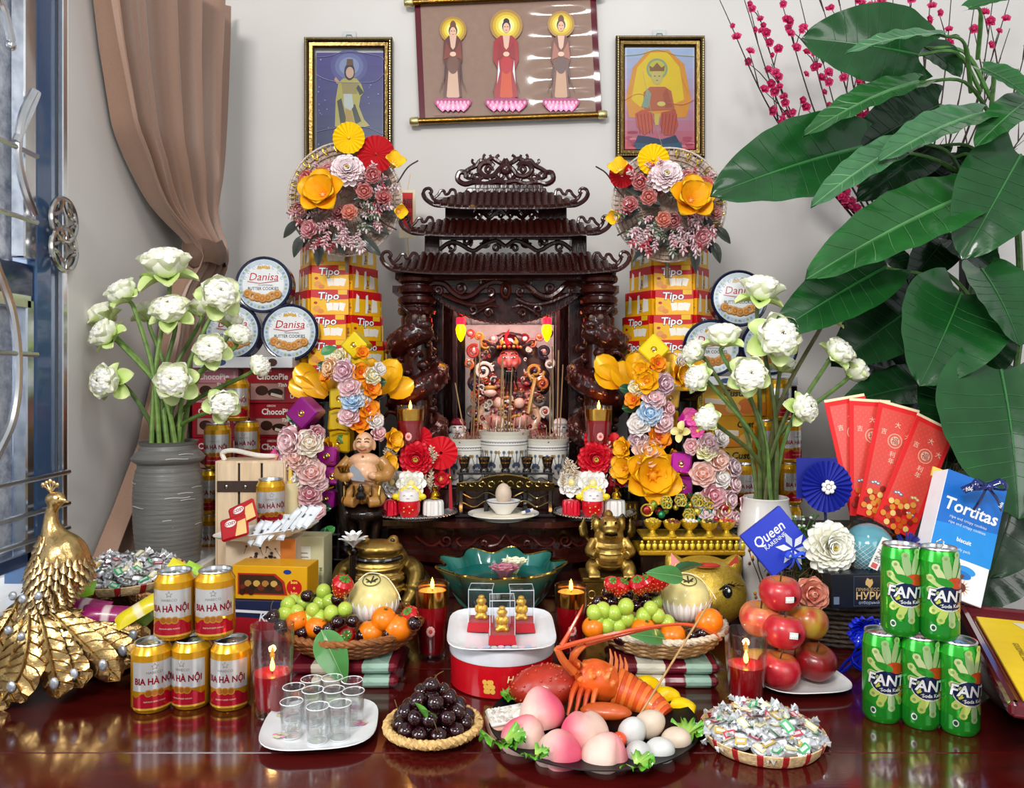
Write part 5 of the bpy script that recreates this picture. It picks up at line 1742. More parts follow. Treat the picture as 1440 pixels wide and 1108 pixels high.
# ---- round woven fan wreaths on top of the wafer towers
def wreath(side, cpx, cpy, y):
 s_ = 1 if side == 'left' else -1
 m = y / F
 c = at(cpx, cpy, y)
 t = thing('flower_fan', 'round woven fan dressed with silk flowers on top of the %s wafer tower' % side, 'flower arrangement', c)
 P = lambda px, py, dy=0.0: V(((s_ * (px - 485)) * m, dy, -(py - 280) * m))    # drawn for the left one, mirrored for the right
 R_ = 80 * m
 w_ = MB()
 for r_ in (.2, .35, .5, .62, .7, .8, .88):
  w_.tube([(R_ * r_ * cos(2 * pi * i / 40), -.002, R_ * r_ * sin(2 * pi * i / 40)) for i in range(41)], .0016 if r_ < .7 else .0022, '#a58a78', 4)
 for i in range(72):
  a = 2 * pi * i / 72
  w_.tube([(R_ * .05 * cos(a), 0, R_ * .05 * sin(a)), (R_ * .98 * cos(a), 0, R_ * .98 * sin(a))], .0014, '#b39c8a' if i % 2 else '#94796a', 4)
 part('woven_fan', w_, 'wicker', t)
 part('woven_ground', MB().lathe([(0, 0), (R_ * .96, 0)], '#b8a294', 40, TR((0, .004, 0), (pi / 2, 0, 0))), 'wicker', t)
 part('rim', MB().tube([(R_ * cos(2 * pi * i / 48), 0, R_ * sin(2 * pi * i / 48)) for i in range(49)], .0028, '#c9b8aa', 6), 'wicker', t)
 drop = MB().tube([(0, -.004, -.012), (.006, -.004, .0), (.004, -.004, .009), (0, -.004, .011), (-.004, -.004, .009), (-.006, -.004, 0), (0, -.004, -.012)], .0016, '#e0b830', 5).mesh('gold_drop', 'gild')
 for i in range(13):
  a = rd(60 + 13 * i)
  part('gold_drop', drop, None, t, (s_ * R_ * .9 * cos(a), 0, R_ * .9 * sin(a)), (0, -(a - pi / 2) * s_, 0))
 FR = (pi / 2, 0, 0)
 for nm, px, py, dy, r_, c_ in (('yellow', 496, 202, -.05, 22, '#f0c400'), ('red', 532, 222, -.035, 26, '#b8101c')):
  if side == 'right' and nm == 'yellow':
   px, py = 512, 224
  if side == 'right' and nm == 'red':
   px, py, r_ = 554, 243, 18
  o = part('pleated_fan', rosette(round(r_ * m, 4), c_, 20), None, t, P(px, py, dy), FR, label='%s pleated paper fan' % nm)
  part('button', MB().ell((0, 0, .005), (.004, .004, .003), c_, 8, 5), 'paper', o)

 def fl(me, px, py, dy, sc=1.0, tlt=(0, 0), nm=None, label=None):
  d = V((s_ * tlt[0], -1, tlt[1]))
  return part(nm or me.name.split('.')[0], me, None, t, P(px, py, dy), aim(d).to_euler(), sc, label)
 fl(bloom('#e89000', '#f6c414', 5, .062, .052, .95, '#e8b070', 2), 466, 286, -.085, 1.25, (-.1, .25), 'yellow_magnolia', 'large yellow silk magnolia')
 fl(peony('#f4eeee', '#e8b8c0', .042), 496, 250, -.07, 1.15, (.1, .3), 'white_dahlia', 'white silk dahlia')
 fl(bloom('#f0b010', '#f4d028', 4, .034, .024, .5, '#f0d070', 1), 556, 244, -.06, 1.5, (.5, .5), 'yellow_bud')
 fl(bloom('#f0b010', '#f4d028', 4, .03, .022, .4, '#f0d070', 1), 562, 304, -.06, 1.4, (.6, -.2), 'yellow_bud')
 for px, py, c_, k in ((444, 262, '#d8503c', .9), (500, 308, '#e07a5a', .8), (447, 330, '#d88a98', .9), (486, 308, '#a83848', .8), (530, 256, '#c0404a', .8), (470, 250, '#e8a0ac', .8), (520, 278, '#cc5a50', .8), (430, 300, '#c87a70', .7), (545, 288, '#b83444', .8)):
  fl(rose(c_, '#f0c8c0'), px, py, -.055 - U(0, .02), k * 1.15, (U(-.4, .4), U(-.4, .4)))
 twig = cached(('twig',), lambda: [sprig(c_) for c_ in ('#d8a0a8', '#b84050', '#c9b0b0', '#66755c', '#d8b0b8')])
 for i in range(64):
  a, r_ = U(0, 6.28), U(.2, .72)
  px, py = 492 + 80 * r_ * 1.1 * cos(a), 286 + 78 * r_ * sin(a) * .95 + 8
  part('blossom_sprig', twig[i % 5], None, t, P(px, py, -.03 - U(0, .03)), aim(V((s_ * cos(a) + U(-.4, .4), -.8, -sin(a) + U(-.4, .4)))).to_euler(), U(.8, 1.25))
 for px, py, k in ((470, 350, 1.3), (455, 360, 1.0), (490, 345, 1.2), (510, 352, 1.0), (440, 345, 1.0)):
  part('blossom_sprig', twig[0 if k > 1.1 else 4], None, t, P(px - 2, py - 22, -.05), aim(V((U(-.3, .3), -.5, -1))).to_euler(), k)
 for px, py, a in ((510, 305, 2.2), (430, 335, 3.6), (525, 270, 1.0), (445, 300, 3.9), (520, 320, 1.9), (475, 330, 2.8), (455, 345, 3.3), (505, 330, 2.5), (538, 300, 1.5), (460, 315, 3.0), (480, 318, 2.4), (425, 315, 4.0), (500, 285, 1.3), (528, 290, 1.8), (515, 340, 2.3), (440, 320, 3.5)):
  l_, r2 = leafmesh(.062, .028, '#3a3c38', '#4c544c', '#6a7468', 'leafy')
  part('dark_leaf', l_, None, t, P(px, py, -.035), (aim(V((0, -1, .15))) @ Matrix.Rotation(-s_ * a, 4, 'Z')).to_euler())
 for pts in (([(535, 290), (560, 262), (575, 240), (590, 230)]), ([(520, 300), (545, 318), (560, 326)])):
  part('bare_twig', MB().tube(spline([P(a, b, -.03) for a, b in pts], 4), .0022, '#3a2a26', 5), 'stem', t)
 # stem standing in the tower
 part('stake', MB().tube([(0, .02, -R_ * .4), (0, .03, -.20)], .006, '#6a5a48', 6), 'matte', t)

def sprig(c_):
 m = MB()
 m.tube([(0, 0, -.012), (0, 0, .02), (.003, 0, .04)], .0012, '#6a5a50', 4)
 for i in range(16):
  a, z = i * 2.4, .004 + .0024 * i
  d = V((cos(a), sin(a), .7)).normalized()
  b = V((0, 0, z))
  L_ = .014 * (1.1 - .5 * i / 16)
  m.ell(b + d * L_ * .8, (.0030, .0030, .0062), c_ if i % 3 else mixc(hx(c_), hx('#ffffff'), .35), 6, 4, None) if False else m.add(*(lambda e: (e.v, e.f, e.c))(MB().ell((0, 0, .006), (.0030, .0022, .0066), hx(c_) if i % 3 else mixc(hx(c_), hx('#f4ecec'), .5), 6, 4)), Matrix.Translation(b) @ aim(d))
 return m.mesh('blossom_sprig', 'petal')

wreath('left', 485, 280, 2.16)
wreath('right', 941, 288, 2.16)

# ---- flower pillars: a core of yellow or magenta cubes with silk roses, standing on the table
def pillar(name, label, px, y, z0, cubes, flowers, leaves, core, corec, extra=(), petals=()):
 m = y / F
 o = on(px, y, z0)
 t = thing(name, label, 'flower arrangement', o)
 P = lambda a, b, dy=0.0: at(a, b, y) + V((0, dy, 0)) - o
 part('core', MB().tube([(0, .02, 0), (0, .02, core)], .016, '#1d1512', 10), 'paper', t)
 part('foot', MB().lathe([(0, 0), (.045, 0), (.045, .01), (.02, .02), (0, .02)], '#1a1412', 20, TR((0, .02, 0))), 'gloss', t)
 for i, (a, b, s_, rot, c_) in enumerate(cubes):
  s_ *= m
  o2 = part('foil_cube', MB().box((0, 0, 0), (s_, s_, s_), c_, bev=.004), 'satinfoil', t, P(a, b, .0 if i else -.01), (0, rot, .15 * (i % 3 - 1)))
  q = MB()
  q.ell((0, -s_ / 2 - .001, 0), (.005, .003, .005), '#e8d8b0', 10, 6).tube([(.007 * cos(k * pi / 6), -s_ / 2, .007 * sin(k * pi / 6)) for k in range(13)], .0012, '#e0a820', 5)
  part('pearl_button', q, 'gild', o2)
 for a, b, r_, me, tl in flowers:
  ref = .030
  part(me.name.split('.')[0], me, None, t, P(a, b, -.04 - .02 * (1 - abs(a - px) / 60)), aim(V((tl + (a - px) * .012, -1, U(0, .5)))).to_euler(), r_ * m / ref * 1.22)
 for a, b, L_, ang, c_ in leaves:
  l_, r2 = leafmesh(.06, .034, c_, None, '#8fb080', 'leafy')
  o2 = part('leaf', l_, None, t, P(a, b, -.03), (aim(V((.1, -1, .2))) @ Matrix.Rotation(rd(ang), 4, 'Z')).to_euler(), L_ * m / .06)
  part('midrib', r2, None, o2)
 for a, b, L_, ang, me in petals:
  part('tissue_petal', me, None, t, P(a, b + 8, .03), (Matrix.Rotation(rd(ang), 4, 'Y') @ Matrix.Rotation(.35, 4, 'X')).to_euler(), L_ * m / .1 * .78)
 for pts, r_, c_ in extra:
  part('gold_bead_trim', MB().tube(spline([P(a, b, -.05) for a, b in pts], 5), r_, c_, 6), 'gild', t)
 return t

material('satinfoil', 0.3, 0.15, spot=0.05, coat=0.4)
TIS = petal(.1, .075, .25, .25, '#e8a010', '#f4c010', 6, 6).mesh('tissue_petal', 'satinfoil')
PK, LP, WH, OR, DP, BL, CR, MG, PE = '#eaa4a8', '#eebfc4', '#f0e6e0', '#ec8a14', '#c8607a', '#a8cdea', '#f0e6b4', '#d048a8', '#eeb09a'
rr_ = lambda c_, o_=.8: rose(c_, '#ffffff', o_)
ob = bloom('#e87a0c', '#f2a018', 6, .03, .024, .95, '#c8501c', 2)
yb = bloom('#e89a08', '#f4bc10', 6, .034, .026, .9, '#d89010', 2)
pillar('flower_pillar', 'tall pillar of yellow foil cubes and pastel silk roses left of the shrine', 500, 2.0, .10,
  [(503, 486, 28, pi / 4, '#e8cc08'), (480, 560, 28, 0, '#e0c010'), (478, 590, 30, .1, '#dcb808'), (482, 620, 30, 0, '#d8b010'), (505, 515, 22, .2, '#e8c80a'), (485, 535, 24, 0, '#e4c40a')],
  [(476, 518, 15, rr_('#f0b860'), -.3), (492, 522, 17, rr_('#e0a8b8'), 0), (512, 524, 14, ob, .3), (526, 530, 13, rr_(CR), .4), (500, 546, 16, rr_(LP), 0), (525, 548, 15, ob, .4), (504, 564, 17, rr_(BL), 0), (500, 585, 16, rr_(LP), -.1), (522, 575, 16, ob, .3), (512, 594, 15, ob, .1),
  (530, 590, 13, rr_(WH), .4), (534, 608, 12, rr_(PK), .5), (470, 530, 13, ob, -.5), (488, 502, 11, rr_(CR), -.4), (536, 520, 10, rr_(WH), .4), (515, 560, 13, rr_(WH), .2), (515, 498, 10, ob, .2),
  (552, 618, 15, yb, .5), (474, 632, 16, yb, -.6), (546, 650, 14, yb, .6)],
  [(546, 536, 30, 100, '#2c5a44'), (540, 548, 24, 70, '#234c3a'), (450, 512, 26, -110, '#24482c'), (455, 498, 24, -60, '#3f8a4a'), (486, 568, 18, 200, '#3a7a44'), (478, 612, 20, -120, '#4a7a30')], .36, '#caa010',
  [([(468, 605), (480, 602), (492, 604)], .0022, '#d0a020'), ([(468, 576), (480, 573), (494, 575)], .0022, '#d0a020'), ([(455, 590), (452, 575), (458, 570), (462, 580)], .0015, '#d0a020')],
  [(530, 545, 60, 35, TIS), (545, 548, 55, 60, TIS), (515, 535, 55, 10, TIS), (455, 550, 60, -40, TIS), (440, 545, 55, -65, TIS), (470, 545, 60, -15, TIS), (536, 540, 65, 25, TIS), (446, 535, 60, -50, TIS)])
pillar('flower_pillar', 'tall pillar of orange, blue and pink silk roses right of the shrine', 908, 2.0, .10,
  [(918, 492, 32, pi / 4, '#e8cc08'), (940, 560, 26, .1, '#c89a10'), (938, 590, 26, 0, '#b88a10'), (930, 520, 24, .1, '#e0b808')],
  [(905, 536, 17, yb, -.3), (925, 540, 16, rr_('#d8a8b8'), .1), (945, 530, 18, yb, .3), (892, 545, 12, rr_(CR), -.4), (888, 562, 13, ob, -.4), (912, 562, 17, rr_(LP), 0), (907, 580, 18, rr_(BL), 0), (922, 592, 17, rr_(LP), .2), (896, 596, 17, rr_(WH), -.3), (918, 614, 18, ob, .1),
  (894, 616, 14, rr_('#c090a0'), -.3), (905, 634, 22, rr_('#f0b890'), 0), (930, 575, 12, rr_(PK), .4), (910, 665, 36, yb, .0), (880, 655, 20, yb, -.5), (876, 628, 14, yb, -.6), (932, 655, 22, yb, .5), (948, 512, 10, rr_(WH), .3), (918, 512, 12, ob, 0), (898, 520, 12, yb, -.3)],
  [(868, 545, 26, -100, '#2c5a44'), (872, 574, 28, -80, '#2c5a34'), (880, 540, 22, -130, '#245040'), (935, 570, 22, 110, '#1f4030')], .36, '#caa010',
  [([(925, 604), (938, 602), (950, 604)], .0022, '#d0a020')],
  [(890, 540, 62, -30, TIS), (875, 535, 60, -55, TIS), (900, 530, 60, -8, TIS), (950, 530, 55, 40, TIS), (935, 530, 60, 18, TIS), (868, 525, 58, -40, TIS), (960, 520, 50, 60, TIS)])
pk = bloom('#d84a9a', '#f070b8', 5, .03, .026, .8, '#e8d060', 1)
bfly = bloom('#d8c870', '#f0e8b0', 4, .032, .022, 1.2, '#a09050', 1)
pillar('flower_pillar', 'pink rose pillar with a magenta foil cube behind the plate of wafers', 440, 1.93, .10,
  [(432, 580, 34, .75, '#8a1478'), (462, 640, 26, .1, '#9a1880'), (468, 668, 24, 0, '#9a1880'), (462, 700, 24, .1, '#8a1478')],
  [(424, 618, 22, rr_('#ecb8be'), -.3), (444, 622, 20, rr_('#f0e0c8'), .2), (430, 640, 20, rr_(PE), 0), (446, 662, 20, rr_('#e8b0a8'), .2), (415, 648, 17, rr_('#dca0aa'), -.4), (402, 640, 13, pk, -.6), (425, 672, 17, rr_(WH), -.1), (444, 692, 18, rr_('#cc7682'), .2), (432, 690, 14, rr_(PK), -.1), (418, 690, 13, rr_('#e8c8c8'), -.4),
  (456, 676, 12, rr_(LP), .5), (452, 608, 12, rr_('#b83048'), .4), (430, 712, 15, rr_(WH), 0), (452, 712, 13, rr_(PK), .4), (412, 668, 14, rr_(PK), -.5), (440, 645, 14, rr_('#f0d0c0'), .2), (412, 612, 11, pk, -.5)],
  [(398, 605, 26, -100, '#2e5a48'), (410, 590, 26, -30, '#4c8a4a'), (420, 600, 22, 10, '#2c4c3c'), (398, 630, 20, -140, '#4a8a3a'), (470, 712, 24, 80, '#1f4a34'), (475, 738, 24, 120, '#3a8a3e'), (462, 738, 26, 170, '#1f4a34'), (468, 680, 16, 90, '#2c5a34')], .28, '#701060',
  [([(455, 655), (466, 650), (476, 646)], .002, '#d0a020'), ([(455, 690), (466, 684), (476, 680)], .002, '#d0a020')])
pillar('flower_pillar', 'pink and cream rose pillar with magenta foil beside the white vase', 988, 1.93, .10,
  [(956, 650, 28, .1, '#b8189a'), (958, 682, 26, 0, '#a81890'), (972, 590, 26, .6, '#d020a0'), (960, 700, 22, .1, '#901878')],
  [(970, 586, 13, pk, -.3), (974, 604, 12, pk, -.2), (953, 606, 13, bfly, -.5), (986, 622, 15, rr_('#ecbcc4'), 0), (1002, 615, 13, rr_(WH), .3), (983, 632, 16, rr_('#f2ecaa'), 0), (999, 645, 16, rr_('#f0b8a0'), .2), (980, 664, 18, rr_(PE), -.1), (1018, 656, 15, rr_('#c8a0a8'), .5), (1002, 670, 15, rr_(WH), .2), (1020, 678, 13, rr_(LP), .5),
  (992, 692, 18, rr_('#d87888'), 0), (1012, 698, 15, rr_('#e0b0b8'), .4), (978, 700, 12, rr_(WH), -.3), (1034, 712, 18, rr_('#d88898'), .6), (1004, 714, 16, rr_(PK), .2), (985, 716, 13, rr_('#e8d0d0'), -.2), (1022, 725, 12, rr_(LP), .4), (968, 625, 12, rr_(PK), -.4)],
  [(1024, 612, 22, 80, '#2e5a48'), (1022, 638, 24, 100, '#2e5a40'), (964, 690, 26, -160, '#2c4c34'), (966, 655, 18, -120, '#3a5a34'), (1030, 735, 28, 130, '#1f4a34'), (1026, 745, 24, 190, '#24503a')], .28, '#a01888',
  [([(948, 660), (958, 664), (970, 660)], .002, '#d0a020'), ([(944, 696), (958, 692), (972, 700)], .002, '#d0a020')])

# ---- big leafy climbing plant on a dark moss pole
ppx, py_ = 1376, 2.02
pX = xat(ppx, py_)
plant = thing('potted_philodendron', 'large green philodendron with heart-shaped leaves climbing a dark pole at right', 'plant', (pX, py_, -.75))
q0 = plant.location.copy()
part('pot', MB().lathe([(0, 0), (.12, 0), (.125, .01), (.16, .26), (.165, .28), (.155, .28), (.15, .26), (0, .25)], '#2b2a2c', 28), 'gloss', plant)
part('moss_pole', MB().box((0, 0, .92), (.085, .05, 1.48), '#171a26', bev=.01), 'cloth', plant)
LEAVES = [
 # base px,py, tip px,py, width px, depth base, depth tip, face (toward viewer / up), tone
 (1292, 78, 1152, 46, 104, 1.95, 1.90, (.15, -1, -.1), 0), (1326, 50, 1208, 42, 38, 1.86, 1.75, (0, -.75, 1), 3), (1292, 116, 1152, 146, 52, 1.90, 1.72, (0, -.8, .9), 2), (1322, 148, 1212, 200, 84, 2.0, 1.92, (0, -1, .3), 1),
 (1384, 160, 1256, 186, 66, 1.85, 1.70, (0, -.75, 1), 3), (1212, 208, 1032, 246, 120, 1.88, 1.74, (.1, -1, .35), 0), (1286, 197, 1160, 250, 52, 1.82, 1.66, (.1, -.8, 1), 3), (1312, 205, 1222, 262, 66, 1.98, 1.90, (0, -1, .5), 1),
 (1366, 274, 1168, 346, 96, 1.84, 1.66, (.1, -.85, .7), 2), (1436, 218, 1370, 336, 116, 1.82, 1.72, (-.3, -1, .3), 0), (1452, 138, 1385, 178, 52, 1.85, 1.74, (0, -.8, 1), 2), (1380, 378, 1446, 466, 104, 1.78, 1.66, (.2, -1, .4), 0),
 (1352, 412, 1312, 518, 136, 1.80, 1.66, (-.1, -1, .35), 0), (1246, 376, 1112, 446, 84, 1.84, 1.72, (.1, -1, .5), 0), (1298, 424, 1190, 494, 96, 1.90, 1.80, (0, -1, .5), 1), (1408, 520, 1448, 706, 200, 1.70, 1.56, (-.15, -1, .3), 0),
 (1358, 508, 1322, 600, 96, 1.78, 1.70, (-.3, -1, .3), 1), (1330, 538, 1205, 548, 66, 1.86, 1.78, (0, -.9, .8), 1), (1444, 640, 1408, 800, 120, 1.74, 1.66, (-.2, -1, .2), 1), (1334, 326, 1292, 386, 60, 1.95, 1.88, (0, -1, .3), 1),
 (1338, 336, 1402, 372, 60, 1.92, 1.84, (0, -1, .5), 1), (1245, 352, 1282, 384, 34, 1.96, 1.90, (0, -1, .4), 1), (1380, 96, 1452, 122, 46, 1.86, 1.76, (0, -.9, .8), 2), (1362, 12, 1432, -14, 44, 1.86, 1.80, (0, -.9, .8), 2),
 (1350, 235, 1270, 280, 60, 2.0, 1.94, (0, -1, .5), 1), (1402, 470, 1370, 530, 60, 1.82, 1.78, (0, -1, .3), 1), (1250, 520, 1180, 500, 40, 1.92, 1.86, (0, -1, .5), 1), (1300, 66, 1352, 96, 46, 1.98, 1.92, (0, -1, .4), 1), (1340, 220, 1390, 262, 56, 1.96, 1.9, (0, -1, .4), 1),
 (1345, 590, 1262, 548, 80, 1.98, 1.94, (0, -1, .3), 1), (1370, 620, 1300, 640, 90, 1.95, 1.90, (0, -1, .2), 1), (1372, 690, 1318, 760, 96, 1.90, 1.86, (0, -1, .2), 1), (1420, 760, 1378, 850, 90, 1.84, 1.80, (0, -1, .2), 1), (1330, 470, 1236, 560, 96, 1.98, 1.92, (0, -1, .3), 1), (1400, 440, 1340, 470, 60, 1.95, 1.9, (0, -1, .4), 1),
 (1390, 585, 1340, 640, 70, 1.80, 1.76, (0, -1, .3), 1), (1440, 520, 1480, 600, 90, 1.8, 1.74, (0, -1, .3), 1)]
TONES = [('#103f18', '#14491b', '#2f6a34'), ('#0d2f13', '#103616', '#1f4624'), ('#1c5020', '#215c26', '#4a8048'), ('#35643c', '#3c6e45', '#5f8f60')]
for bx, by, tx, ty, wpx, yb_, yt_, face, tone in LEAVES:
 b, t_ = at(bx, by, yb_), at(tx, ty, yt_)
 L_ = (t_ - b).length
 W_ = wpx * (yb_ + yt_) / 2 / F * 1.08
 c0, c1, cm_ = TONES[tone]
 lm, rm_ = leafmesh(round(L_ * 1.06, 3), round(W_, 3), c0, c1, cm_, 'leafy', .30, .18, True, True, 30)
 yv = (t_ - b).normalized()
 fz_ = V(face).normalized()
 zv = (fz_ - yv * fz_.dot(yv)).normalized()
 xv = yv.cross(zv)
 M = Matrix((xv, yv, zv)).transposed()
 o = part('leaf', lm, None, plant, b - q0, M.to_euler())
 part('midrib', rm_, None, o)
 root = V((pX + U(-.04, .04), py_ - .03, b.z - U(.06, .22)))
 mid_ = root.lerp(b, .5) + V((0, -.03, .04))
 part('petiole', MB().tube(spline([root - q0, mid_ - q0, b - q0 + yv * .004], 6), [.0055] * 6 + [.004] * 7, rng.choice(['#4a7a34', '#5f8a48', '#3c6428']), 6), 'stem', plant)
for k in range(5):
 part('shoot', MB().tube(spline([(U(-.05, .05), -.03, .6), (U(-.07, .07), -.05, 1.0), (U(-.1, .08), -.06, 1.4), (U(-.04, .2), -.05, 1.85)], 6), .008, rng.choice(['#4a6a38', '#6f8f58', '#3a5230']), 7), 'stem', plant)

# ---- peach blossom branches in a tall vase in the corner behind it
bt = thing('peach_blossom', 'bare dark peach branches with pink blossoms behind the big plant', 'branches', (xat(1272, 2.40), 2.40, .3705))
q0 = bt.location.copy()
part('vase', MB().lathe([(0, 0), (.06, 0), (.065, .01), (.095, .16), (.105, .28), (.085, .42), (.055, .52), (.068, .60), (.06, .60), (.047, .52), (.07, .4), (0, .35)], '#d9d4cc', 30), 'ceramic', bt)
BL_ = [bloom('#c01c58', c_, 5, .0145, .014, 1.05, '#b81e56', 1) for c_ in ('#e04a88', '#d62c70')]
single('side_stand', MB().box((0, 0, .54), (.24, .24, 1.12), '#2a1a14', bev=.005), 'lacquer', 'tall dark stand in the corner under the white vase of peach branches', 'stand', (xat(1272, 2.40), 2.40, -.7495))
NB = 0

def seen(p):
 px, py = CX + F * p.x / p.y, HY - F * (p.z - H) / p.y
 return py > -10 and (px < 1215 or py < 75)

for i, (tx, ty) in enumerate(((1012, 0), (1065, 15), (1040, -20), (1095, -10), (1120, -20), (1150, -15), (1175, -30), (1200, -20), (1228, -30), (1255, -20), (1280, -35), (1310, -25), (1340, -30), (1375, -20), (1400, -25), (1425, -20), (1455, 20), (1460, 80), (1085, 90), (1105, 150), (1120, 215), (1150, 60), (1190, 20), (1465, 150), (1235, 10), (1420, 40))):
 tip = at(tx, ty, 2.3 + U(-.08, .12))
 foot = V((xat(1272, 2.40) + U(-.02, .02), 2.40 + U(-.02, .02), .80))
 c1_ = at(1272 + (tx - 1272) * .20, 332, 2.39)
 c2_ = at(1272 + (tx - 1272) * U(.62, .76), 332 + (ty - 332) * U(.42, .54), 2.34)
 pts = spline([foot, c1_, c2_, tip], 10)
 n = len(pts)
 part('branch', MB().tube([p - q0 for p in pts], [.0052 - .0042 * k / n for k in range(n)], '#2e211e', 5), 'stem', bt)
 for k in range(5):
  j = int(U(.45, .95) * n)
  d = (pts[j] - pts[j - 1]).normalized()
  e = pts[j] + (d + V((U(-.7, .7), U(-.2, .2), U(-.1, .5)))).normalized() * U(.05, .13)
  part('twig', MB().tube([pts[j] - q0, (pts[j] + e) / 2 + V((0, 0, .006)) - q0, e - q0], [.0022, .0016, .0009], '#33241f', 4), 'stem', bt)
  if NB < 295 and seen(e):
   part('blossom', BL_[k % 2], None, bt, e - q0, aim(V((U(-.5, .5), -1, U(-.3, .6)))).to_euler(), U(.8, 1.3))
   NB += 1
 dens = 17 if 1080 < tx < 1270 else 9 if tx < 1100 else 5
 for k in range(dens):
  j = int((U(.42, .98) if tx < 1300 else U(.6, .98)) * (n - 1))
  if NB < 295 and seen(pts[j]):
   part('blossom', BL_[k % 2], None, bt, pts[j] - q0 + V((U(-.006, .006), -.006, U(-.005, .005))), aim(V((U(-.6, .6), -1, U(-.4, .6)))).to_euler(), U(.6, 1.25))
   NB += 1

# ================================================================ FOOD AND DRINK ON THE TABLE
def plate_mesh(hx_, hy_, power, rim, c, c2=None, n=48, foot=.5):
 """dish with a superellipse outline"""
 def sup(f, z):
  o = []
  for i in range(n):
   a = 2 * pi * i / n
   r_ = (abs(cos(a)) ** power + abs(sin(a)) ** power) ** (-1 / power)
   o.append((hx_ * f * r_ * cos(a), hy_ * f * r_ * sin(a), z))
  return o
 m = MB()
 rg = [sup(foot, 0), sup(foot * 1.05, .003), sup(.86, rim * .55), sup(1, rim), sup(.995, rim + .0015), sup(.93, rim * .82), sup(.75, rim * .4 + .002), sup(.4, .005), sup(.01, .005)]
 m.rings(rg, c)
 return m

def woven_basket(r0, r1, h_, c, c2, turns=7, rimr=.006, n=44):
 m = MB()
 for k in range(turns):
  t_ = k / (turns - 1)
  r_, z = r0 + (r1 - r0) * t_ ** .7, .004 + (h_ - .008) * t_
  m.tube([((r_ + .0022 * (1 if (i + k) % 2 else -1)) * cos(2 * pi * i / n), (r_ + .0022 * (1 if (i + k) % 2 else -1)) * sin(2 * pi * i / n), z) for i in range(n + 1)], h_ / turns * .62, c if k % 2 else c2, 6, caps=False)
 m.lathe([(0, .002), (r0, .003), (r1 - .006, h_ * .8)], c2, n)
 r = MB()
 for s_ in (0, pi):
  r.tube([((r1 + .003 * sin(i * 1.3 + s_)) * cos(2 * pi * i / 120), (r1 + .003 * sin(i * 1.3 + s_)) * sin(2 * pi * i / 120), h_ + .003 * cos(i * 1.3 + s_)) for i in range(121)], rimr * .7, c, 6, caps=False)
 return m, r

# red candles in glasses
def candle(px, y, r_, h_, fill, label, z=0.0, gold=False, lit=True, rot=0, tint='glass'):
 t = thing('glass_candle', label, 'candle', on(px, y, z), rot, 'red candles in glasses')
 g = MB().lathe([(0, .003), (r_ * .72, .003), (r_ * .76, 0), (r_ * .80, .002), (r_ * .80, .02), (r_ * .95, h_ * .6), (r_, h_), (r_ - .0015, h_ + .0008), (r_ - .0022, h_), (r_ * .94 - .002, h_ * .6), (r_ * .77, .02), (r_ * .7, .012), (0, .012)], '#ffffff', 32)
 part('glass', g, tint, t)
 rw = lambda z_: (r_ * .77 + (r_ * .165) * min(1, (z_ - .012) / (h_ * .6))) - .0008
 zt = h_ * fill
 w_ = MB().lathe([(0, .0125), (rw(.0125) - .002, .0125), (rw(.02), .02), (rw(zt * .5), zt * .5), (rw(zt), zt), (r_ * .4, zt - .002), (0, zt - .003)], '#8c0612', 32)
 part('red_wax', w_, 'wax', t)
 if gold:
  part('gold_band', MB().lathe([(r_ * .985, h_ * .93), (r_ * .955, h_ * .72), (r_ * .93, h_ * .72)], '#d8a238', 32), 'gild', t)
  part('gold_candle_top', MB().lathe([(0, h_ * .9), (r_ * .8, h_ * .9), (r_ * .84, h_ * .86), (r_ * .84, zt)], '#d8952a', 24), 'wax', t)
  q = MB()
  q.W = cylwrap(r_ * .985 if gold else r_)
  for k in range(10):
   a = k * 2 * pi / 10
   q.ell((.006 * cos(a), h_ * .42 + .007 * sin(a), .0004), (.003, .004, .0008), '#e8a8a0', 7, 4)
  q.ell((0, h_ * .42, .0005), (.005, .005, .001), '#c04a4a', 8, 5)
  part('printed_flower', q, 'print', t)
 zf = h_ * .9 if gold else zt - .002
 part('wick', MB().tube([(0, 0, zf - .002), (.001, 0, zf + .007)], .0009, '#2a1a12', 5), 'matte', t)
 if lit:
  part('flame', MB().lathe([(0, zf + .003), (.0032, zf + .006), (.0042, zf + .011), (.0028, zf + .018), (0, zf + .027)], '#ffb640', 12), 'glow', t)
  lamp('candle_light', 'POINT', V(t.location) + V((0, 0, zf + .022)), .10, .006, (1, .5, .16))
 return t

candle(383, 1.30, .036, .150, .47, 'red candle in a clear glass at the front, beside the shot glasses')
candle(1049, 1.345, .0365, .124, .54, 'red candle in a clear glass at the front, before the apples')
candle(608, 1.56, .0345, .150, .72, 'red candle in a glass left of the green lotus bowl', gold=True)
candle(803, 1.575, .0335, .142, .72, 'red candle in a glass right of the green lotus bowl', gold=True)
for px, lb in ((577, 'left'), (842, 'right')):
 single('candle_stand', MB().lathe([(0, 0), (.04, 0), (.04, .01), (.018, .02), (.018, .13), (.037, .14), (.037, .15), (0, .15)], '#1c0c0a', 20), 'gloss', 'dark turned stand under the %s tall candle of the shrine' % lb, 'stand', on(px, 2.015, .2055))
 candle(px, 2.015, .037, .135, .74, 'red candle with a gold top on the %s of the incense bowls' % lb, .3557, gold=True)

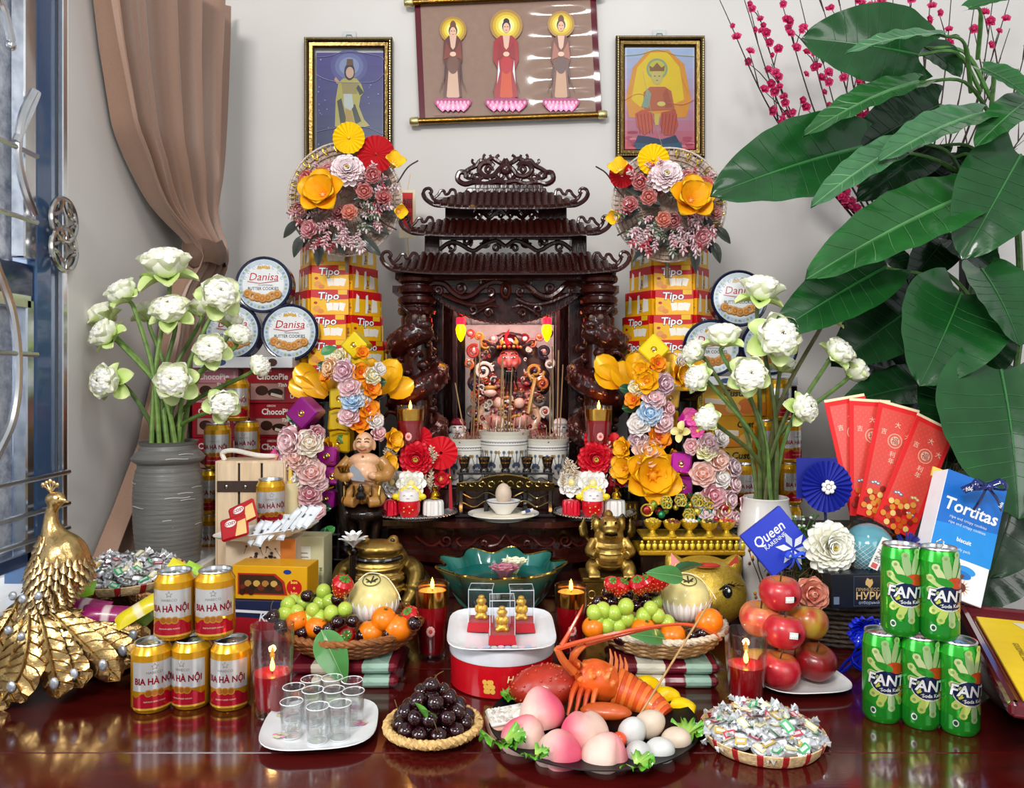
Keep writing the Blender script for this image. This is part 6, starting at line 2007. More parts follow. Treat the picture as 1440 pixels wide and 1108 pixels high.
# plate of shot glasses
pl = thing('shot_glass_plate', 'white rounded square plate with pink flowers under the shot glasses', 'plate', on(451, 1.235, .0005), .12)
part('plate', plate_mesh(.090, .092, 3.2, .014, '#e9e9ea'), 'ceramic', pl)
q = MB()
for cx, cy in ((.062, .0), (-.066, .045), (-.058, -.03), (.05, .06)):
 for k in range(7):
  a = k * .9
  q.disc((cx + .008 * cos(a), cy + .006 * sin(a)), .0045, rng.choice(['#d87aa8', '#e8a0c0', '#c8d0a8']), .0105 + .0001 * k, 8)
part('printed_blossoms', q, 'print', pl)
SG = MB().lathe([(0, 0), (.0150, 0), (.0158, .002), (.0162, .02), (.0178, .053), (.0172, .054), (.0165, .053), (.0150, .020), (.0142, .012), (0, .011)], '#ffffff', 28).mesh('glass', 'glass')
SG_GLINT = MB().tube([(.0173 * cos(2 * pi * i / 28), .0173 * sin(2 * pi * i / 28), .0532) for i in range(29)], .0007, '#e8ecee', 5).tube([(.0150 * cos(2 * pi * i / 28), .0150 * sin(2 * pi * i / 28), .001) for i in range(29)], .0009, '#c8d0d4', 5).mesh('rim', 'gloss')  # whitish rings stand in for the bright highlights on the glass edges
SW = MB().lathe([(0, .0115), (.0138, .0120), (.0148, .02), (.0157, .040), (0, .040)], '#f0f4f4', 24).mesh('clear_spirit', 'glass')
for i, (px, y) in enumerate(((438, 1.295), (467, 1.30), (495, 1.29), (413, 1.262), (440, 1.25), (469, 1.252), (497, 1.245), (410, 1.205), (447, 1.188), (478, 1.198))):
 t = thing('shot_glass', ['back left', 'back middle', 'back right', 'far left of the second row', 'second of the middle row', 'third in the middle row', 'far right of the middle row', 'front left', 'frontmost', 'front right'][i] + ' shot glass of clear spirit on the white plate', 'glass', on(px, y, .0075), 0, 'shot glasses on the plate')
 part('glass', SG, None, t)
 part('clear_spirit', SW, None, t)
 part('rim', SG_GLINT, None, t)

# ---- cherries
CH = MB().ell((0, 0, 0), (.0132, .0132, .0122), '#24060c', 18, 12, None, lambda v: (v[0], v[1], v[2] - .18 * math.exp(-(v[0] ** 2 + v[1] ** 2) * 9) * (v[2] > 0))).mesh('cherry', 'cherry')
CHS = MB().tube(spline([(0, 0, .009), (.003, 0, .018), (.010, .002, .026)], 4), .0008, '#5a4a20', 5).mesh('stalk', 'stem')
cb = thing('cherry_basket', 'small round pale woven tray holding a heap of dark cherries', 'basket', on(609, 1.222, .0005))
m1, m2 = woven_basket(.050, .072, .018, '#c9a468', '#b08a50', 4, .0075)
part('woven_body', m1, 'wicker', cb)
part('braided_rim', m2, 'wicker', cb)
ci = 0
for layer, (n, rr, z) in enumerate(((1, 0, .020), (6, .027, .020), (12, .053, .024), (5, .022, .040), (10, .042, .043), (1, 0, .058), (5, .026, .062), (1, .004, .078))):
 for k in range(n):
  a = 2 * pi * k / n + layer * .4
  p = on(609, 1.222, 0) + V((rr * cos(a) + U(-.002, .002), rr * sin(a) + U(-.002, .002), z))
  t = single('cherry', CH, None, 'glossy dark cherry of the heap on the small tray, ' + ['hidden in the middle', 'inner ring at the bottom', 'outer ring on the tray', 'inner ring halfway up', 'outer ring halfway up', 'buried under the top', 'ring just below the top', 'the topmost one'][layer], 'cherry', p, (U(-.6, .6), U(-.6, .6), U(0, 6)), 'cherries heaped on the small tray')
  if k % 4 == 0:
   part('stalk', CHS, None, t)
for k in range(2):
 l_, r2 = leafmesh(.03, .016, '#5a9a30')
 tag(put(bpy.data.objects.new('cherry_leaf', l_), on(600 + 14 * k, 1.165, .052), (.9, .2, 1 + k)), 'small green leaf tucked among the cherries, %s' % ['left one', 'right one'][k], 'leaf')

# ---- fruit baskets
GRAPE = MB().ell((0, 0, 0), (.0142, .0142, .0152), lambda v: mixc(hx('#8fae34'), hx('#b6cc54'), v[2] * .5 + .5), 16, 11).mesh('grape', 'grape')

def orange_mesh():
 m = MB().ell((0, 0, 0), (.0265, .0265, .0245), '#e8780c', 22, 14, None, lambda v: (v[0], v[1], v[2] - .10 * math.exp(-(v[0] ** 2 + v[1] ** 2) * 14) * (v[2] > 0)))
 return m.mesh('peel', 'fruit')

ORG = orange_mesh()
q = MB()
for i in range(5):
 a = i * 2 * pi / 5
 q.tube([(0, 0, .0225), (.005 * cos(a), .005 * sin(a), .0235)], [.0016, .0005], '#4a5a20', 4)
ORGS = q.mesh('calyx', 'stem')

def strawberry_mesh():
 m = MB()
 m.lathe([(0, -.024), (.005, -.022), (.012, -.013), (.0175, .0), (.0178, .008), (.013, .014), (0, .015)], '#b80d18', 20)
 for i in range(46):
  z = -.019 + .029 * i / 46
  r_ = .0178 * math.sqrt(max(.05, 1 - ((z - .006) / .030) ** 2)) * (1 if z > -.004 else 1)
  pr_ = [(-.024, 0), (-.022, .005), (-.013, .012), (0, .0175), (.008, .0178), (.014, .013)]
  for j in range(5):
   if pr_[j][0] <= z <= pr_[j + 1][0]:
    r_ = pr_[j][1] + (pr_[j + 1][1] - pr_[j][1]) * (z - pr_[j][0]) / (pr_[j + 1][0] - pr_[j][0])
  a = i * 2.4
  m.ell((r_ * cos(a), r_ * sin(a), z), (.0009, .0009, .0013), '#e0b050', 5, 4)
 return m.mesh('flesh', 'fruit')

STB = strawberry_mesh()
q = MB()
for i in range(8):
 p = petal(.014, .006, .2, .5, '#3a7a28', '#5a9a38', 2, 4)
 q.add(p.v, p.f, p.c, Matrix.Translation((0, 0, .014)) @ Matrix.Rotation(i * pi / 4, 4, 'Z') @ Matrix.Rotation(-1.2, 4, 'X'))
q.tube([(0, 0, .014), (.002, 0, .024)], .0012, '#5a8a38', 5)
STBL = q.mesh('leafy_cap', 'leafy')

def melon(px, py, r_px, y, label):
 r_ = r_px * y / F
 t = thing('carved_melon', label, 'melon', at(px, py, y))
 part('yellow_rind', MB().ell((0, 0, 0), (r_, r_, r_ * .96), lambda v: mixc(hx('#e8e4dc'), hx('#d9cc86'), v[2] * 6 + .9), 30, 20), 'fruit', t)
 for i in range(22):
  a = 2 * pi * i / 22
  q = MB()
  q.W = None
  rg = []
  for k in range(7):
   v = k / 6
   el = -1.25 + 1.36 * v
   w_ = .138 * (1 if v < .55 else math.sqrt(max(0, 1 - ((v - .55) / .45) ** 2))) * (cos(el) ** .3)
   rg.append([((r_ * 1.02) * cos(el) * cos(a + s_ * w_) * (1 if s_ else 1.025), (r_ * 1.02) * cos(el) * sin(a + s_ * w_) * (1 if s_ else 1.025), r_ * .98 * sin(el)) for s_ in (-1, -.5, 0, .5, 1)])
  q.rings(rg, '#efece6', closed=False)
  part('carved_petal', q, 'petal', t)
 e = MB()
 e.tube([(.017 * cos(2 * pi * i / 24), .017 * sin(2 * pi * i / 24), 0) for i in range(25)], .0009, '#4a4a30', 5)
 e.tube([(-.011, .003, .0006), (0, -.007, .0012), (.011, .004, .0006)], .0016, '#3a3a28', 5).tube([(0, -.009, .0006), (.002, .011, .0006)], .0016, '#3a3a28', 5).tube([(-.009, -.006, .0006), (.009, -.004, .0006)], .0012, '#3a3a28', 5)
 M_ = aim((0, -.45, 1)) @ Matrix.Translation((0, 0, r_ * .965))
 o = part('carved_emblem', e, 'matte', t)
 o.matrix_local = M_
 part('string_loop', MB().tube(spline([(-r_ * .6, 0, r_ * .78), (-r_ * .2, .01, r_ * 1.02), (r_ * .5, 0, r_ * .92), (r_ * .98, -.01, r_ * .4), (r_ * 1.15, -.02, r_ * .1)], 5), .0011, '#e8e0c0', 5), 'matte', t)
 return t

def fruit_basket(side, px, y, r_, grapes, cherries, straws, oranges, mel, bleaves, c1='#8a5428', c2='#6e3f1c'):
 b = thing('fruit_basket', 'round woven %s basket of fruit %s of the tin' % (('brown', 'left') if side == 'left' else ('pale rimmed', 'right')), 'basket', on(px, y, .0445))
 m1, m2 = woven_basket(r_ * .78, r_, .040, c1, c2, 8, .0065)
 part('woven_body', m1, 'wicker', b)
 part('braided_rim', m2.mesh('braided_rim', 'wicker') if side == 'left' else (lambda mm: ([mm.c.__setitem__(i, hx('#c9bca6')) for i in range(len(mm.c))], mm)[1])(m2), 'wicker', b)
 gb = thing('grape_bunch', 'bunch of green grapes in the %s fruit basket' % side, 'grapes', at(grapes[0][0], grapes[0][1], y - .06))
 g0 = gb.location.copy()
 for i, (gx, gy) in enumerate(grapes):
  dy = -.075 + (gy < 850) * .05 + U(0, .01)
  part('grape', GRAPE, None, gb, at(gx, gy, y + dy) - g0, (U(-.4, .4), U(-.4, .4), 0), U(.95, 1.08))
 part('stem', MB().tube(spline([at(gx, gy, y - .03) - g0 for gx, gy in grapes[::3]], 4), .0018, '#7a8a3a', 5), 'stem', gb)
 for i, (gx, gy) in enumerate(cherries):
  t = single('cherry', CH, None, 'dark cherry among the fruit of the %s basket' % side, 'cherry', at(gx, gy, y - .085 + (gy < 860) * .06), (U(-.5, .5), U(-.5, .5), 0), 'cherries in the %s fruit basket' % side)
  if i % 2:
   part('stalk', CHS, None, t)
 for i, (gx, gy, rx, ry, k) in enumerate(straws):
  t = thing('strawberry', 'red strawberry in the %s fruit basket, %s' % (side, ['first from the left', 'second one', 'third one', 'fourth one', 'last one'][i]), 'strawberry', at(gx, gy, y - .06), (rx, ry, 0), 'strawberries in the %s basket' % side, k)
  part('flesh', STB, None, t)
  part('leafy_cap', STBL, None, t)
 for i, (gx, gy, k) in enumerate(oranges):
  t = thing('mandarin', 'orange mandarin in the %s fruit basket, %s' % (side, ['first from the left', 'second from the left', 'third one', 'last on the right', 'hidden at the back'][i]), 'mandarin', at(gx, gy, y - .075), (U(-.5, .5), U(-.5, .5), 0), 'mandarins in the %s basket' % side, k)
  part('peel', ORG, None, t)
  part('calyx', ORGS, None, t)
 melon(*mel)
 for bx, by, tx, ty, w_, lb in bleaves:
  p0, p1 = at(bx, by, y - .12), at(tx, ty, y - .17)
  l_, r2 = leafmesh(round((p1 - p0).length, 3), round(w_ * 1.4 / F, 3), '#3f7a38', '#4a8a44', '#86b070')
  yv = (p1 - p0).normalized()
  zv = V((.1, -1, .5)) - yv * V((.1, -1, .5)).dot(yv)
  zv.normalize()
  t = thing('fruit_leaf', lb, 'leaf', p0, Matrix((yv.cross(zv), yv, zv)).transposed())
  part('leaf', l_, None, t)
  part('midrib', r2, None, t)

fruit_basket('left', 496, 1.525, .134, [(405, 850), (401, 862), (417, 861), (426, 848), (434, 869), (450, 849), (449, 869), (455, 832), (466, 862), (485, 857), (440, 858), (463, 846), (420, 872), (412, 847)],
    [(510, 893), (548, 891), (582, 876), (425, 889), (432, 838), (474, 843), (496, 873), (475, 874), (462, 884), (384, 866), (395, 880), (446, 884)],
    [(481, 824, .3, .4, 1.15), (486, 892, 1.2, 1.1, 1.0), (577, 866, .5, -.4, .95)], [(418, 872, .8), (522, 889, .95), (559, 883, 1.0), (445, 882, .85), (540, 870, .9)],
    (525, 843, 35, 1.52, 'carved yellow and white melon in the left fruit basket'), [(452, 886, 482, 955, 44, 'long green leaf hanging over the rim of the left fruit basket')])
fruit_basket('right', 927, 1.525, .126, [(836, 862), (839, 873), (852, 881), (864, 862), (860, 873), (880, 853), (881, 870), (898, 878), (922, 847), (915, 856), (925, 866), (938, 876), (848, 858), (905, 866), (870, 880)],
    [(841, 846), (861, 846), (882, 836), (905, 836), (895, 852), (920, 831), (856, 832), (973, 893), (988, 890), (872, 898), (832, 858), (908, 846)],
    [(873, 825, .3, .5, .95), (898, 823, .4, -.3, 1.0), (928, 815, .2, .3, 1.1), (860, 822, .6, .2, .85), (910, 820, .2, -.5, .9)], [(834, 882, .8), (897, 898, .9), (946, 894, .95), (997, 874, 1.0), (905, 885, .9)],
    (964, 842, 34, 1.52, 'carved yellow and white melon in the right fruit basket'), [(935, 898, 900, 890, 22, 'green leaf lying on the fruit inside the right basket'), (960, 812, 925, 802, 26, 'dark green leaf above the strawberries of the right basket')], '#b89468', '#94703f')

# ---- wrapped packs under the baskets
def pack(px0, px1, y, z, label, rot=0.0):
 w_ = (px1 - px0) * y / F
 t = thing('wrapped_pack', label, 'packet', (xat((px0 + px1) / 2, y), y + .09, z), rot, 'clear-wrapped packs under the fruit baskets')
 part('contents', MB().box((0, 0, .010), (w_, .18, .0175), '#6a1222', bev=.006), 'card', t)
 part('paper_band', MB().box((-w_ * .16, 0, .0102), (w_ * .32, .183, .0182), '#d6d0be', bev=.006).box((w_ * .3, 0, .0102), (w_ * .30, .182, .0180), '#8fae9c', bev=.006), 'paper', t)
 f = MB()
 f.grid(lambda u, v: V((-w_ * .56 + 1.12 * w_ * u, -.097 + .194 * v, .0205 + .0022 * sin(u * 37 + v * 11) - .012 * (2 * abs(u - .5)) ** 8 - .012 * (2 * abs(v - .5)) ** 8)), 34, 16, '#ffffff')
 part('clear_wrap', f, 'film', t)

pack(407, 558, 1.40, .0005, 'lower clear-wrapped dark red pack under the left fruit basket')
pack(405, 556, 1.41, .0222, 'upper clear-wrapped dark red pack under the left fruit basket', .02)
pack(866, 1012, 1.40, .0005, 'lower clear-wrapped dark red pack under the right fruit basket')
pack(868, 1014, 1.41, .0222, 'upper clear-wrapped dark red pack under the right fruit basket', -.02)

# ---- red tin, plate and three clear boxes with gold figures
tr_ = thing('red_tin', 'round red biscuit tin with a white lid under the square plate', 'tin', on(706, 1.45, .0005))
part('tin_body', MB().bands([(0, 0), (.094, 0), (.096, .002), (.096, .062)], ['#b8101c', '#b8101c', '#b8101c'], 48), 'gloss', tr_)
part('lid', MB().lathe([(.0975, .058), (.0985, .062), (.0985, .080), (.096, .083), (0, .083)], '#d6dae0', 48), 'gloss', tr_)
q = MB()
q.W = cylwrap(.0963)
q.text('Happy', .030, .030, .016, '#f0d8a0', .0004, None, 1, .2, .02)
q.text('Quality', .030, .015, .013, '#f0d8a0', .0004, None, 1, .2, .01)
for k in range(9):
 q.disc((-.028 + .006 * (k % 3) + U(-.002, .002), .014 + .008 * (k // 3)), .0045, '#d8a848', .0004 + .0001 * k, 10)
part('gold_print', q, 'print', tr_)
pl = thing('square_plate', 'white square plate on the red tin, holding three small clear boxes', 'plate', on(705, 1.435, .0855), (rd(4), 0, .03))
part('plate', plate_mesh(.099, .098, 4.5, .016, '#e8eaec', foot=.6), 'ceramic', pl)
q = MB()
for k in range(9):
 q.disc((-.05 + .012 * k, -.082 - .002 * (k % 2)), .006, ['#b8c8c0', '#d0b8c8', '#a8b8d0'][k % 3], .0148, 10)
part('pattern', q, 'print', pl)
for i, (px, y, lb) in enumerate(((677, 1.455, 'back left'), (733, 1.45, 'back right'), (706, 1.385, 'front'))):
 b = thing('display_box', 'clear box with gold figure on red base, %s on the square plate' % lb, 'ornament box', on(px, y, .094), [-.05, .05, .04][i])
 bs = MB()
 bs.rings([[(-s_, -s_, z), (s_, -s_, z), (s_, s_, z), (-s_, s_, z)] for s_, z in ((.0245, 0), (.0245, .004), (.0225, .016), (.0225, .017), (.0, .017))], '#b0061c')
 part('red_base', bs, 'cloth', b)
 part('clear_case', MB().box((0, 0, .047), (.044, .044, .062), '#ffffff', bev=.0006), 'plexi', b)
 part('case_edges', MB().box((0, 0, .0775), (.0445, .0445, .0012), '#dfe6ea') if False else MB().tube([(-.022, -.022, .0775), (.022, -.022, .0775), (.022, .022, .0775), (-.022, .022, .0775), (-.022, -.022, .0775)], .0007, '#dfe6ea', 4).tube([(-.022, -.022, .017), (-.022, -.022, .0775)], .0006, '#dfe6ea', 4).tube([(.022, -.022, .017), (.022, -.022, .0775)], .0006, '#dfe6ea', 4), 'gloss', b)
 g = MB()
 g.ell((0, 0, .022), (.009, .007, .006), '#d8a838').ell((0, 0, .031), (.0075, .006, .008), '#d8a838').ell((0, 0, .043), (.0062, .006, .007), '#d8a838').ell((0, 0, .050), (.005, .005, .003), '#d8a838')
 for s_ in (1, -1):
  g.ell((.007 * s_, -.003, .033), (.003, .003, .006), '#d8a838').ell((.006 * s_, -.003, .020), (.004, .004, .004), '#d8a838').ell((.006 * s_, 0, .044), (.002, .002, .003), '#d8a838')
 part('gold_figure', fuse(g, .0013, 1), 'brightgold', b, (0, 0, -.004), (0, 0, 0), 1.25)

# ---- black tray of seafood, peach buns and eggs
TC = on(834, 1.245, 0)
bt_ = single('black_tray', plate_mesh(.168, .168, 2.0, .016, '#0c0c0e', n=56, foot=.6), 'blackware', 'round black tray under the lobster, peach buns and eggs', 'tray', TC + V((0, 0, .0005)))

def bun_mesh():
 m = MB()

 def fn(v):
  r_ = math.hypot(v[0], v[1])
  a = math.atan2(v[1], v[0])
  z = v[2]
  k = 1 - .16 * math.exp(-((a + pi / 2) / .22) ** 2) * (z > -.6)
  tip_ = .22 * max(0, z - .72) / .28
  return (v[0] * k * 1.06 * (1 - .04 * max(0, z)), v[1] * k * 1.06 * (1 - .04 * max(0, z)), max(z, -.62) + tip_)
 wht, pnk = hx('#d8bfae'), hx('#d4526e')
 m.ell((0, 0, .022), (.034, .034, .034), lambda v: mixc(wht, pnk, .1 + .9 * max(0, min(1, (v[0] * .9 + v[2] * .35 + .15)))), 36, 22, None, fn)
 return m.mesh('peach_bun', 'petal')

BUN = bun_mesh()
for i, (px, py, y, rx, ry, rz, k, lb) in enumerate(((766, 1005, 1.22, -.25, -.25, -.2, 1.0, 'behind the others beside the crab shell'), (729, 1038, 1.19, .15, -.35, 2.4, .98, 'farthest left on the black tray'), (786, 1058, 1.15, .25, .15, -.6, .98, 'in the middle of the front row'),
              (826, 1020, 1.20, -.9, 0.1, 2.9, 1.05, 'lying on its side in the middle'), (843, 1066, 1.14, .25, .25, .5, 1.0, 'at the right of the front row'))):
 single('peach_bun', BUN, None, 'pink and white peach-shaped bun ' + lb, 'bun', at(px, py, y) - V((0, 0, .022)), (rx, ry, rz), 'peach-shaped buns', k)
EGG = MB().ell((0, 0, 0), (.0205, .0205, .026), '#c9b6a2', 22, 16, None, lambda v: (v[0] * (1 - .10 * v[2]), v[1] * (1 - .10 * v[2]), v[2])).mesh('egg', 'petal')
EGG2 = MB().ell((0, 0, 0), (.0205, .0205, .026), '#c6c6c2', 22, 16, None, lambda v: (v[0] * (1 - .10 * v[2]), v[1] * (1 - .10 * v[2]), v[2])).mesh('egg', 'petal')
for px, py, y, me, r_, lb in ((889, 1029, 1.185, EGG2, (.5, .4, 0), 'white egg resting upper left of the egg pile on the black tray'), (914, 1018, 1.20, EGG, (.3, .9, 0), 'cream egg at the back of the egg pile beside the lobster tail'), (951, 1042, 1.175, EGG, (.9, .5, .4), 'cream egg farthest right on the black tray'),
       (928, 1057, 1.15, EGG2, (.8, .6, .2), 'pale egg in the middle front of the egg pile'), (898, 1062, 1.145, EGG2, (.9, .3, -.4), 'pale egg at the front left of the egg pile')):
 single('egg', me, None, lb, 'egg', at(px, py, y), r_, 'eggs on the black tray')
for px, py, y, rz, lb in ((909, 968, 1.36, .5, 'back left'), (936, 984, 1.33, .1, 'middle'), (957, 1000, 1.30, -.4, 'front right')):
 m = MB()
 m.ell((0, 0, .012), (.021, .017, .017), '#e8c400', 18, 12, None, lambda v: (max(-.85, min(.85, v[0] * 1.15)), max(-.8, min(.8, v[1] * 1.2)), v[2]))
 single('yellow_rice_cake', m, 'wax', 'glossy yellow moulded rice cake, %s one of three' % lb, 'cake', at(px, py, y) - V((0, 0, .012)), (-.25, .2, rz), 'yellow moulded cakes', 1.15)
# lobster
lob = thing('lobster', 'orange cooked spiny lobster curled across the back of the black tray', 'lobster', at(860, 975, 1.33))
l0 = lob.location.copy()
LO, LD = '#d8591a', '#b83c10'
A = lambda px, py, y: at(px, py, y) - l0
body = MB()
spine = spline([A(813, 950, 1.30), A(835, 955, 1.31), A(856, 962, 1.32)], 5)
body.tube(spine, [.018, .024, .028, .031, .033, .034, .034, .034, .033, .032, .031], LO, 14)
for k in range(40):
 p = rng.choice(spine[1:]) + V((U(-.02, .02), U(-.03, -.01), U(.0, .03)))
 body.ell(p, (.0035, .0035, .0045), '#e8823a', 6, 4)
for s_ in (-1, 1):
 body.tube([A(815, 940, 1.29), A(808 + 5 * s_, 928, 1.28 + .01 * s_)], [.006, .003], LD, 6)
 body.ell(A(812 + 4 * s_, 936, 1.285), .004, '#2a120a', 8, 5)
part('carapace', fuse(body, .0035, 1), 'skin', lob)
seg = spline([A(866, 966, 1.325), A(890, 976, 1.315), A(915, 990, 1.30), (A(935, 1008, 1.28))], 4)
for i in range(len(seg) - 1):
 a, b = seg[i], seg[i + 1]
 d = (b - a)
 r_ = .033 - .0012 * i
 o = MB().tube([a - d * .25, a + d * .2, b, b + d * .12], [r_ * .94, r_ * 1.04, r_ * .98, r_ * .86], mixc(hx('#e0702a'), hx('#c84a14'), i % 2), 14, flat=.85)
 part('tail_segment', o, 'skin', lob)
for k in range(5):
 a = -.9 + .45 * k
 p = petal(.045, .026, .2, .2, '#c84a14', '#e88a4a', 4, 5)
 q = MB().add(p.v, p.f, p.c, Matrix.Translation(seg[-1]) @ aim(V((.9, -.4, -.45))) @ Matrix.Rotation(a, 4, 'Y'))
 part('tail_fan', q, 'skin', lob)
for pts, r_ in (([(812, 942, 1.295), (806, 926, 1.28), (812, 915, 1.27), (822, 906, 1.27)], .008), ([(806, 944, 1.285), (793, 930, 1.27), (783, 912, 1.26)], .008)):
 sp = spline([A(*p) for p in pts], 5)
 part('antenna_base', MB().tube(sp, [r_ * (1 - .35 * i / len(sp)) for i in range(len(sp))], '#d86a30', 8), 'skin', lob)
for pts in ([(783, 912, 1.26), (830, 899, 1.26), (900, 884, 1.27), (960, 878, 1.28), (1000, 888, 1.28), (1015, 900, 1.28)], [(822, 906, 1.27), (860, 896, 1.28), (920, 882, 1.29), (965, 877, 1.30), (990, 884, 1.30)], [(790, 908, 1.26), (800, 890, 1.27), (815, 862, 1.28), (820, 850, 1.28)]):
 sp = spline([A(*p) for p in pts], 6)
 n = len(sp)
 part('antenna', MB().tube(sp, [.0048 * (1 - .85 * i / n) for i in range(n)], '#c84a1c', 6), 'skin', lob)
for i in range(8):
 px = 812 + 8 * (i // 2) * 1.3
 s_ = -1 if i % 2 else 1
 q = [A(px, 960, 1.30), A(px - 4 + 3 * s_, 976 if s_ < 0 else 944, 1.27 if s_ < 0 else 1.34), A(px - 10, 990 if s_ < 0 else 930, 1.26 if s_ < 0 else 1.36), A(px - 14, 1006 if s_ < 0 else 936, 1.25 if s_ < 0 else 1.37)]
 sp = spline(q, 4)
 part('leg', MB().tube(sp, [.0055 * (1 - .6 * k / len(sp)) for k in range(len(sp))], rng.choice(['#d86a30', '#c85020', '#b84018']), 6), 'skin', lob)
for i in range(4):
 p0 = A(858 + i * 7, 945 + i * 4, 1.34)
 part('swimmeret', MB().tube([p0, p0 + V((.004, .01, .022)), p0 + V((.001, .012, .036))], [.004, .003, .001], '#d87a40', 5), 'skin', lob)
# crab shell and roast slab
m = MB()
m.ell((0, 0, 0), (.055, .036, .030), lambda v: mixc(hx('#6a140c'), hx('#a82a14'), v[2] * .6 + .4), 26, 14, None, lambda v: (v[0], v[1] * (1 + .03 * sin(20 * v[0])), max(v[2], -.3) * (1 + .04 * sin(16 * v[0]) * sin(14 * v[1]))))
for k in range(60):
 a, e = U(0, 2 * pi), U(.1, 1.3)
 m.ell((.055 * cos(e) * cos(a), .036 * cos(e) * sin(a), .030 * sin(e)), .0022, '#b8452a', 5, 4)
for k in range(18):
 a = pi * k / 17
 m.ell((.054 * cos(a), .035 * sin(a), -.004), (.004, .004, .006), '#8a1c10', 6, 4)
single('crab_shell', m, 'skin', 'dark red cooked crab shell behind the peach buns', 'crab', at(766, 966, 1.32), (.55, -.15, -.1), None, 1.1)
m = MB()
m.ell((0, 0, 0), (.042, .016, .012), '#b8501c', 20, 8)
single('crab_roe_piece', m, 'skin', 'orange piece of crab between the pale buns and the lobster tail', 'crab', at(852, 1000, 1.25), (.3, .0, -.2))
m = MB().box((0, 0, .012), (.068, .05, .024), '#c9a08a', bev=.005)
m.box((0, 0, .026), (.066, .048, .006), '#d8d4cc', bev=.002).box((0, 0, .002), (.069, .051, .006), '#a85a38', bev=.002)
for k in range(80):
 m.ell((U(-.03, .03), U(-.022, .022), .0295), (U(.002, .005), U(.002, .004), .0018), rng.choice(['#e8e4dc', '#c9c4ba', '#b8aca0']), 6, 4)
single('roast_pork', m, 'matte', 'slab of roast pork with pale crackling at the left of the black tray', 'meat', at(716, 1018, 1.24) - V((0, 0, .01)), (.1, -.08, .25))
single('cherry_tomato', MB().ell((0, 0, 0), .0115, '#d0481c', 16, 10), 'cherry', 'small orange-red tomato between the buns and the eggs', 'tomato', at(871, 1040, 1.17))

def lettuce(px, py, y, s_, label, rz=0.0):
 m = MB()
 ph = U(0, 6)
 for k in range(3):
  def fn(u, v, k=k):
   a = (u - .5) * 2.6 + k * .9
   r_ = s_ * (.15 + .85 * v)
   fr = v ** 2.5
   return V((r_ * cos(a - pi / 2) + .10 * s_ * fr * sin(17 * u + ph), r_ * sin(a - pi / 2) * .8 + .08 * s_ * fr * sin(21 * u), s_ * (.34 * v * (2 - v)) + .17 * s_ * fr * sin(26 * u + ph + k) + .05 * s_ * fr * sin(61 * u) + .05 * s_ * k))
  m.grid(fn, 60, 9, lambda u, v: mixc(hx('#a8c860'), hx('#4f9a24'), v))
 single('lettuce_leaf', m, 'leafy', label, 'lettuce', at(px, py, y), (0, 0, rz), 'lettuce leaves on the black tray')

lettuce(706, 1046, 1.145, .036, 'frilly lettuce leaf at the left edge of the black tray', -.6)
lettuce(752, 1064, 1.10, .020, 'small lettuce piece between two buns at the front of the tray')
lettuce(893, 1078, 1.09, .026, 'frilly lettuce leaf under the front eggs', .3)
lettuce(965, 1035, 1.19, .030, 'frilly lettuce leaf at the right edge of the black tray', .9)
lettuce(722, 982, 1.33, .026, 'lettuce leaf peeping out behind the roast pork', -1.5)
single('skewer', MB().tube([at(898, 1008, 1.22), at(1003, 838, 1.30)], .0018, '#b08a58', 6), 'matte', 'thin bamboo stick rising from the lobster tail', 'stick')

# ---- trays of foil-wrapped sweets
def candy_meshes():
 o = []
 for c, lab in (('#dcdee2', '#c9a84a'), ('#e4e6e8', '#3aa060'), ('#d0d4d8', '#b84050'), ('#e8eaec', '#d8d0a0'), ('#d6d8dc', '#9a9ca0')):
  m = MB()
  m.ell((0, 0, 0), (.013, .0095, .007), c, 10, 6, None, lambda v: (max(-.85, min(.85, v[0])), max(-.8, min(.8, v[1])), v[2]))
  for s_ in (-1, 1):
   vs = [(s_ * .0105, 0, 0)]
   for i in range(7):
    a = (i - 3) * .33
    vs.append((s_ * (.0105 + .0125 * cos(a)), .013 * sin(a), .0035 * (1 if i % 2 else -1)))
   m.add(vs, [(0, i + 1, i + 2) for i in range(6)], c)
  b = MB().poly([(-.0085, -.006), (.0085, -.006), (.0085, .006), (-.0085, .006)], lab, .0073)
  b.poly([(-.006, -.003), (.006, -.003), (.006, .0025), (-.006, .0025)], mixc(hx(lab), hx('#ffffff'), .5), .0076)
  o.append((m.mesh('foil_wrapper', 'foil'), b.mesh('paper_label', 'print')))
 return o

CAND = candy_meshes()

def candy_tray(px, y, z, r_, n, label, group, clabel, tilt_=(0, 0, 0), stripes=True):
 t = thing('sweets_tray', label, 'tray', on(px, y, z), tilt_)
 m = MB()
 for i in range(64):
  a, b = 2 * pi * i / 64, 2 * pi * (i + 1) / 64
  c = '#a82020' if i % 4 == 0 else '#d8b888'
  m.lathe([(r_ * .9, .001), (r_ * .96, .008), (r_, .020), (r_ * .985, .021), (r_ * .93, .010)], c, 1, None, a, b)
 m.lathe([(0, .004), (r_ * .92, .005)], '#8a6a40', 40)
 part('woven_tray', m, 'wicker', t)
 T = Matrix.Translation(on(px, y, z)) @ Euler(tilt_).to_matrix().to_4x4()
 for i in range(n):
  f = math.sqrt(i / n)
  a = i * 2.399
  hz = .016 + .034 * (1 - f ** 2) * U(.6, 1.0)
  p = T @ V((r_ * .86 * f * cos(a), r_ * .86 * f * sin(a), hz))
  k = CAND[i % 5]
  c = thing('wrapped_sweet', clabel % ['gold', 'green', 'red', 'cream', 'grey'][i % 5], 'sweet', p, (U(-.6, .6), U(-.6, .6), U(0, 6)), group, U(.95, 1.15))
  part('foil_wrapper', k[0], None, c)
  part('paper_label', k[1], None, c)

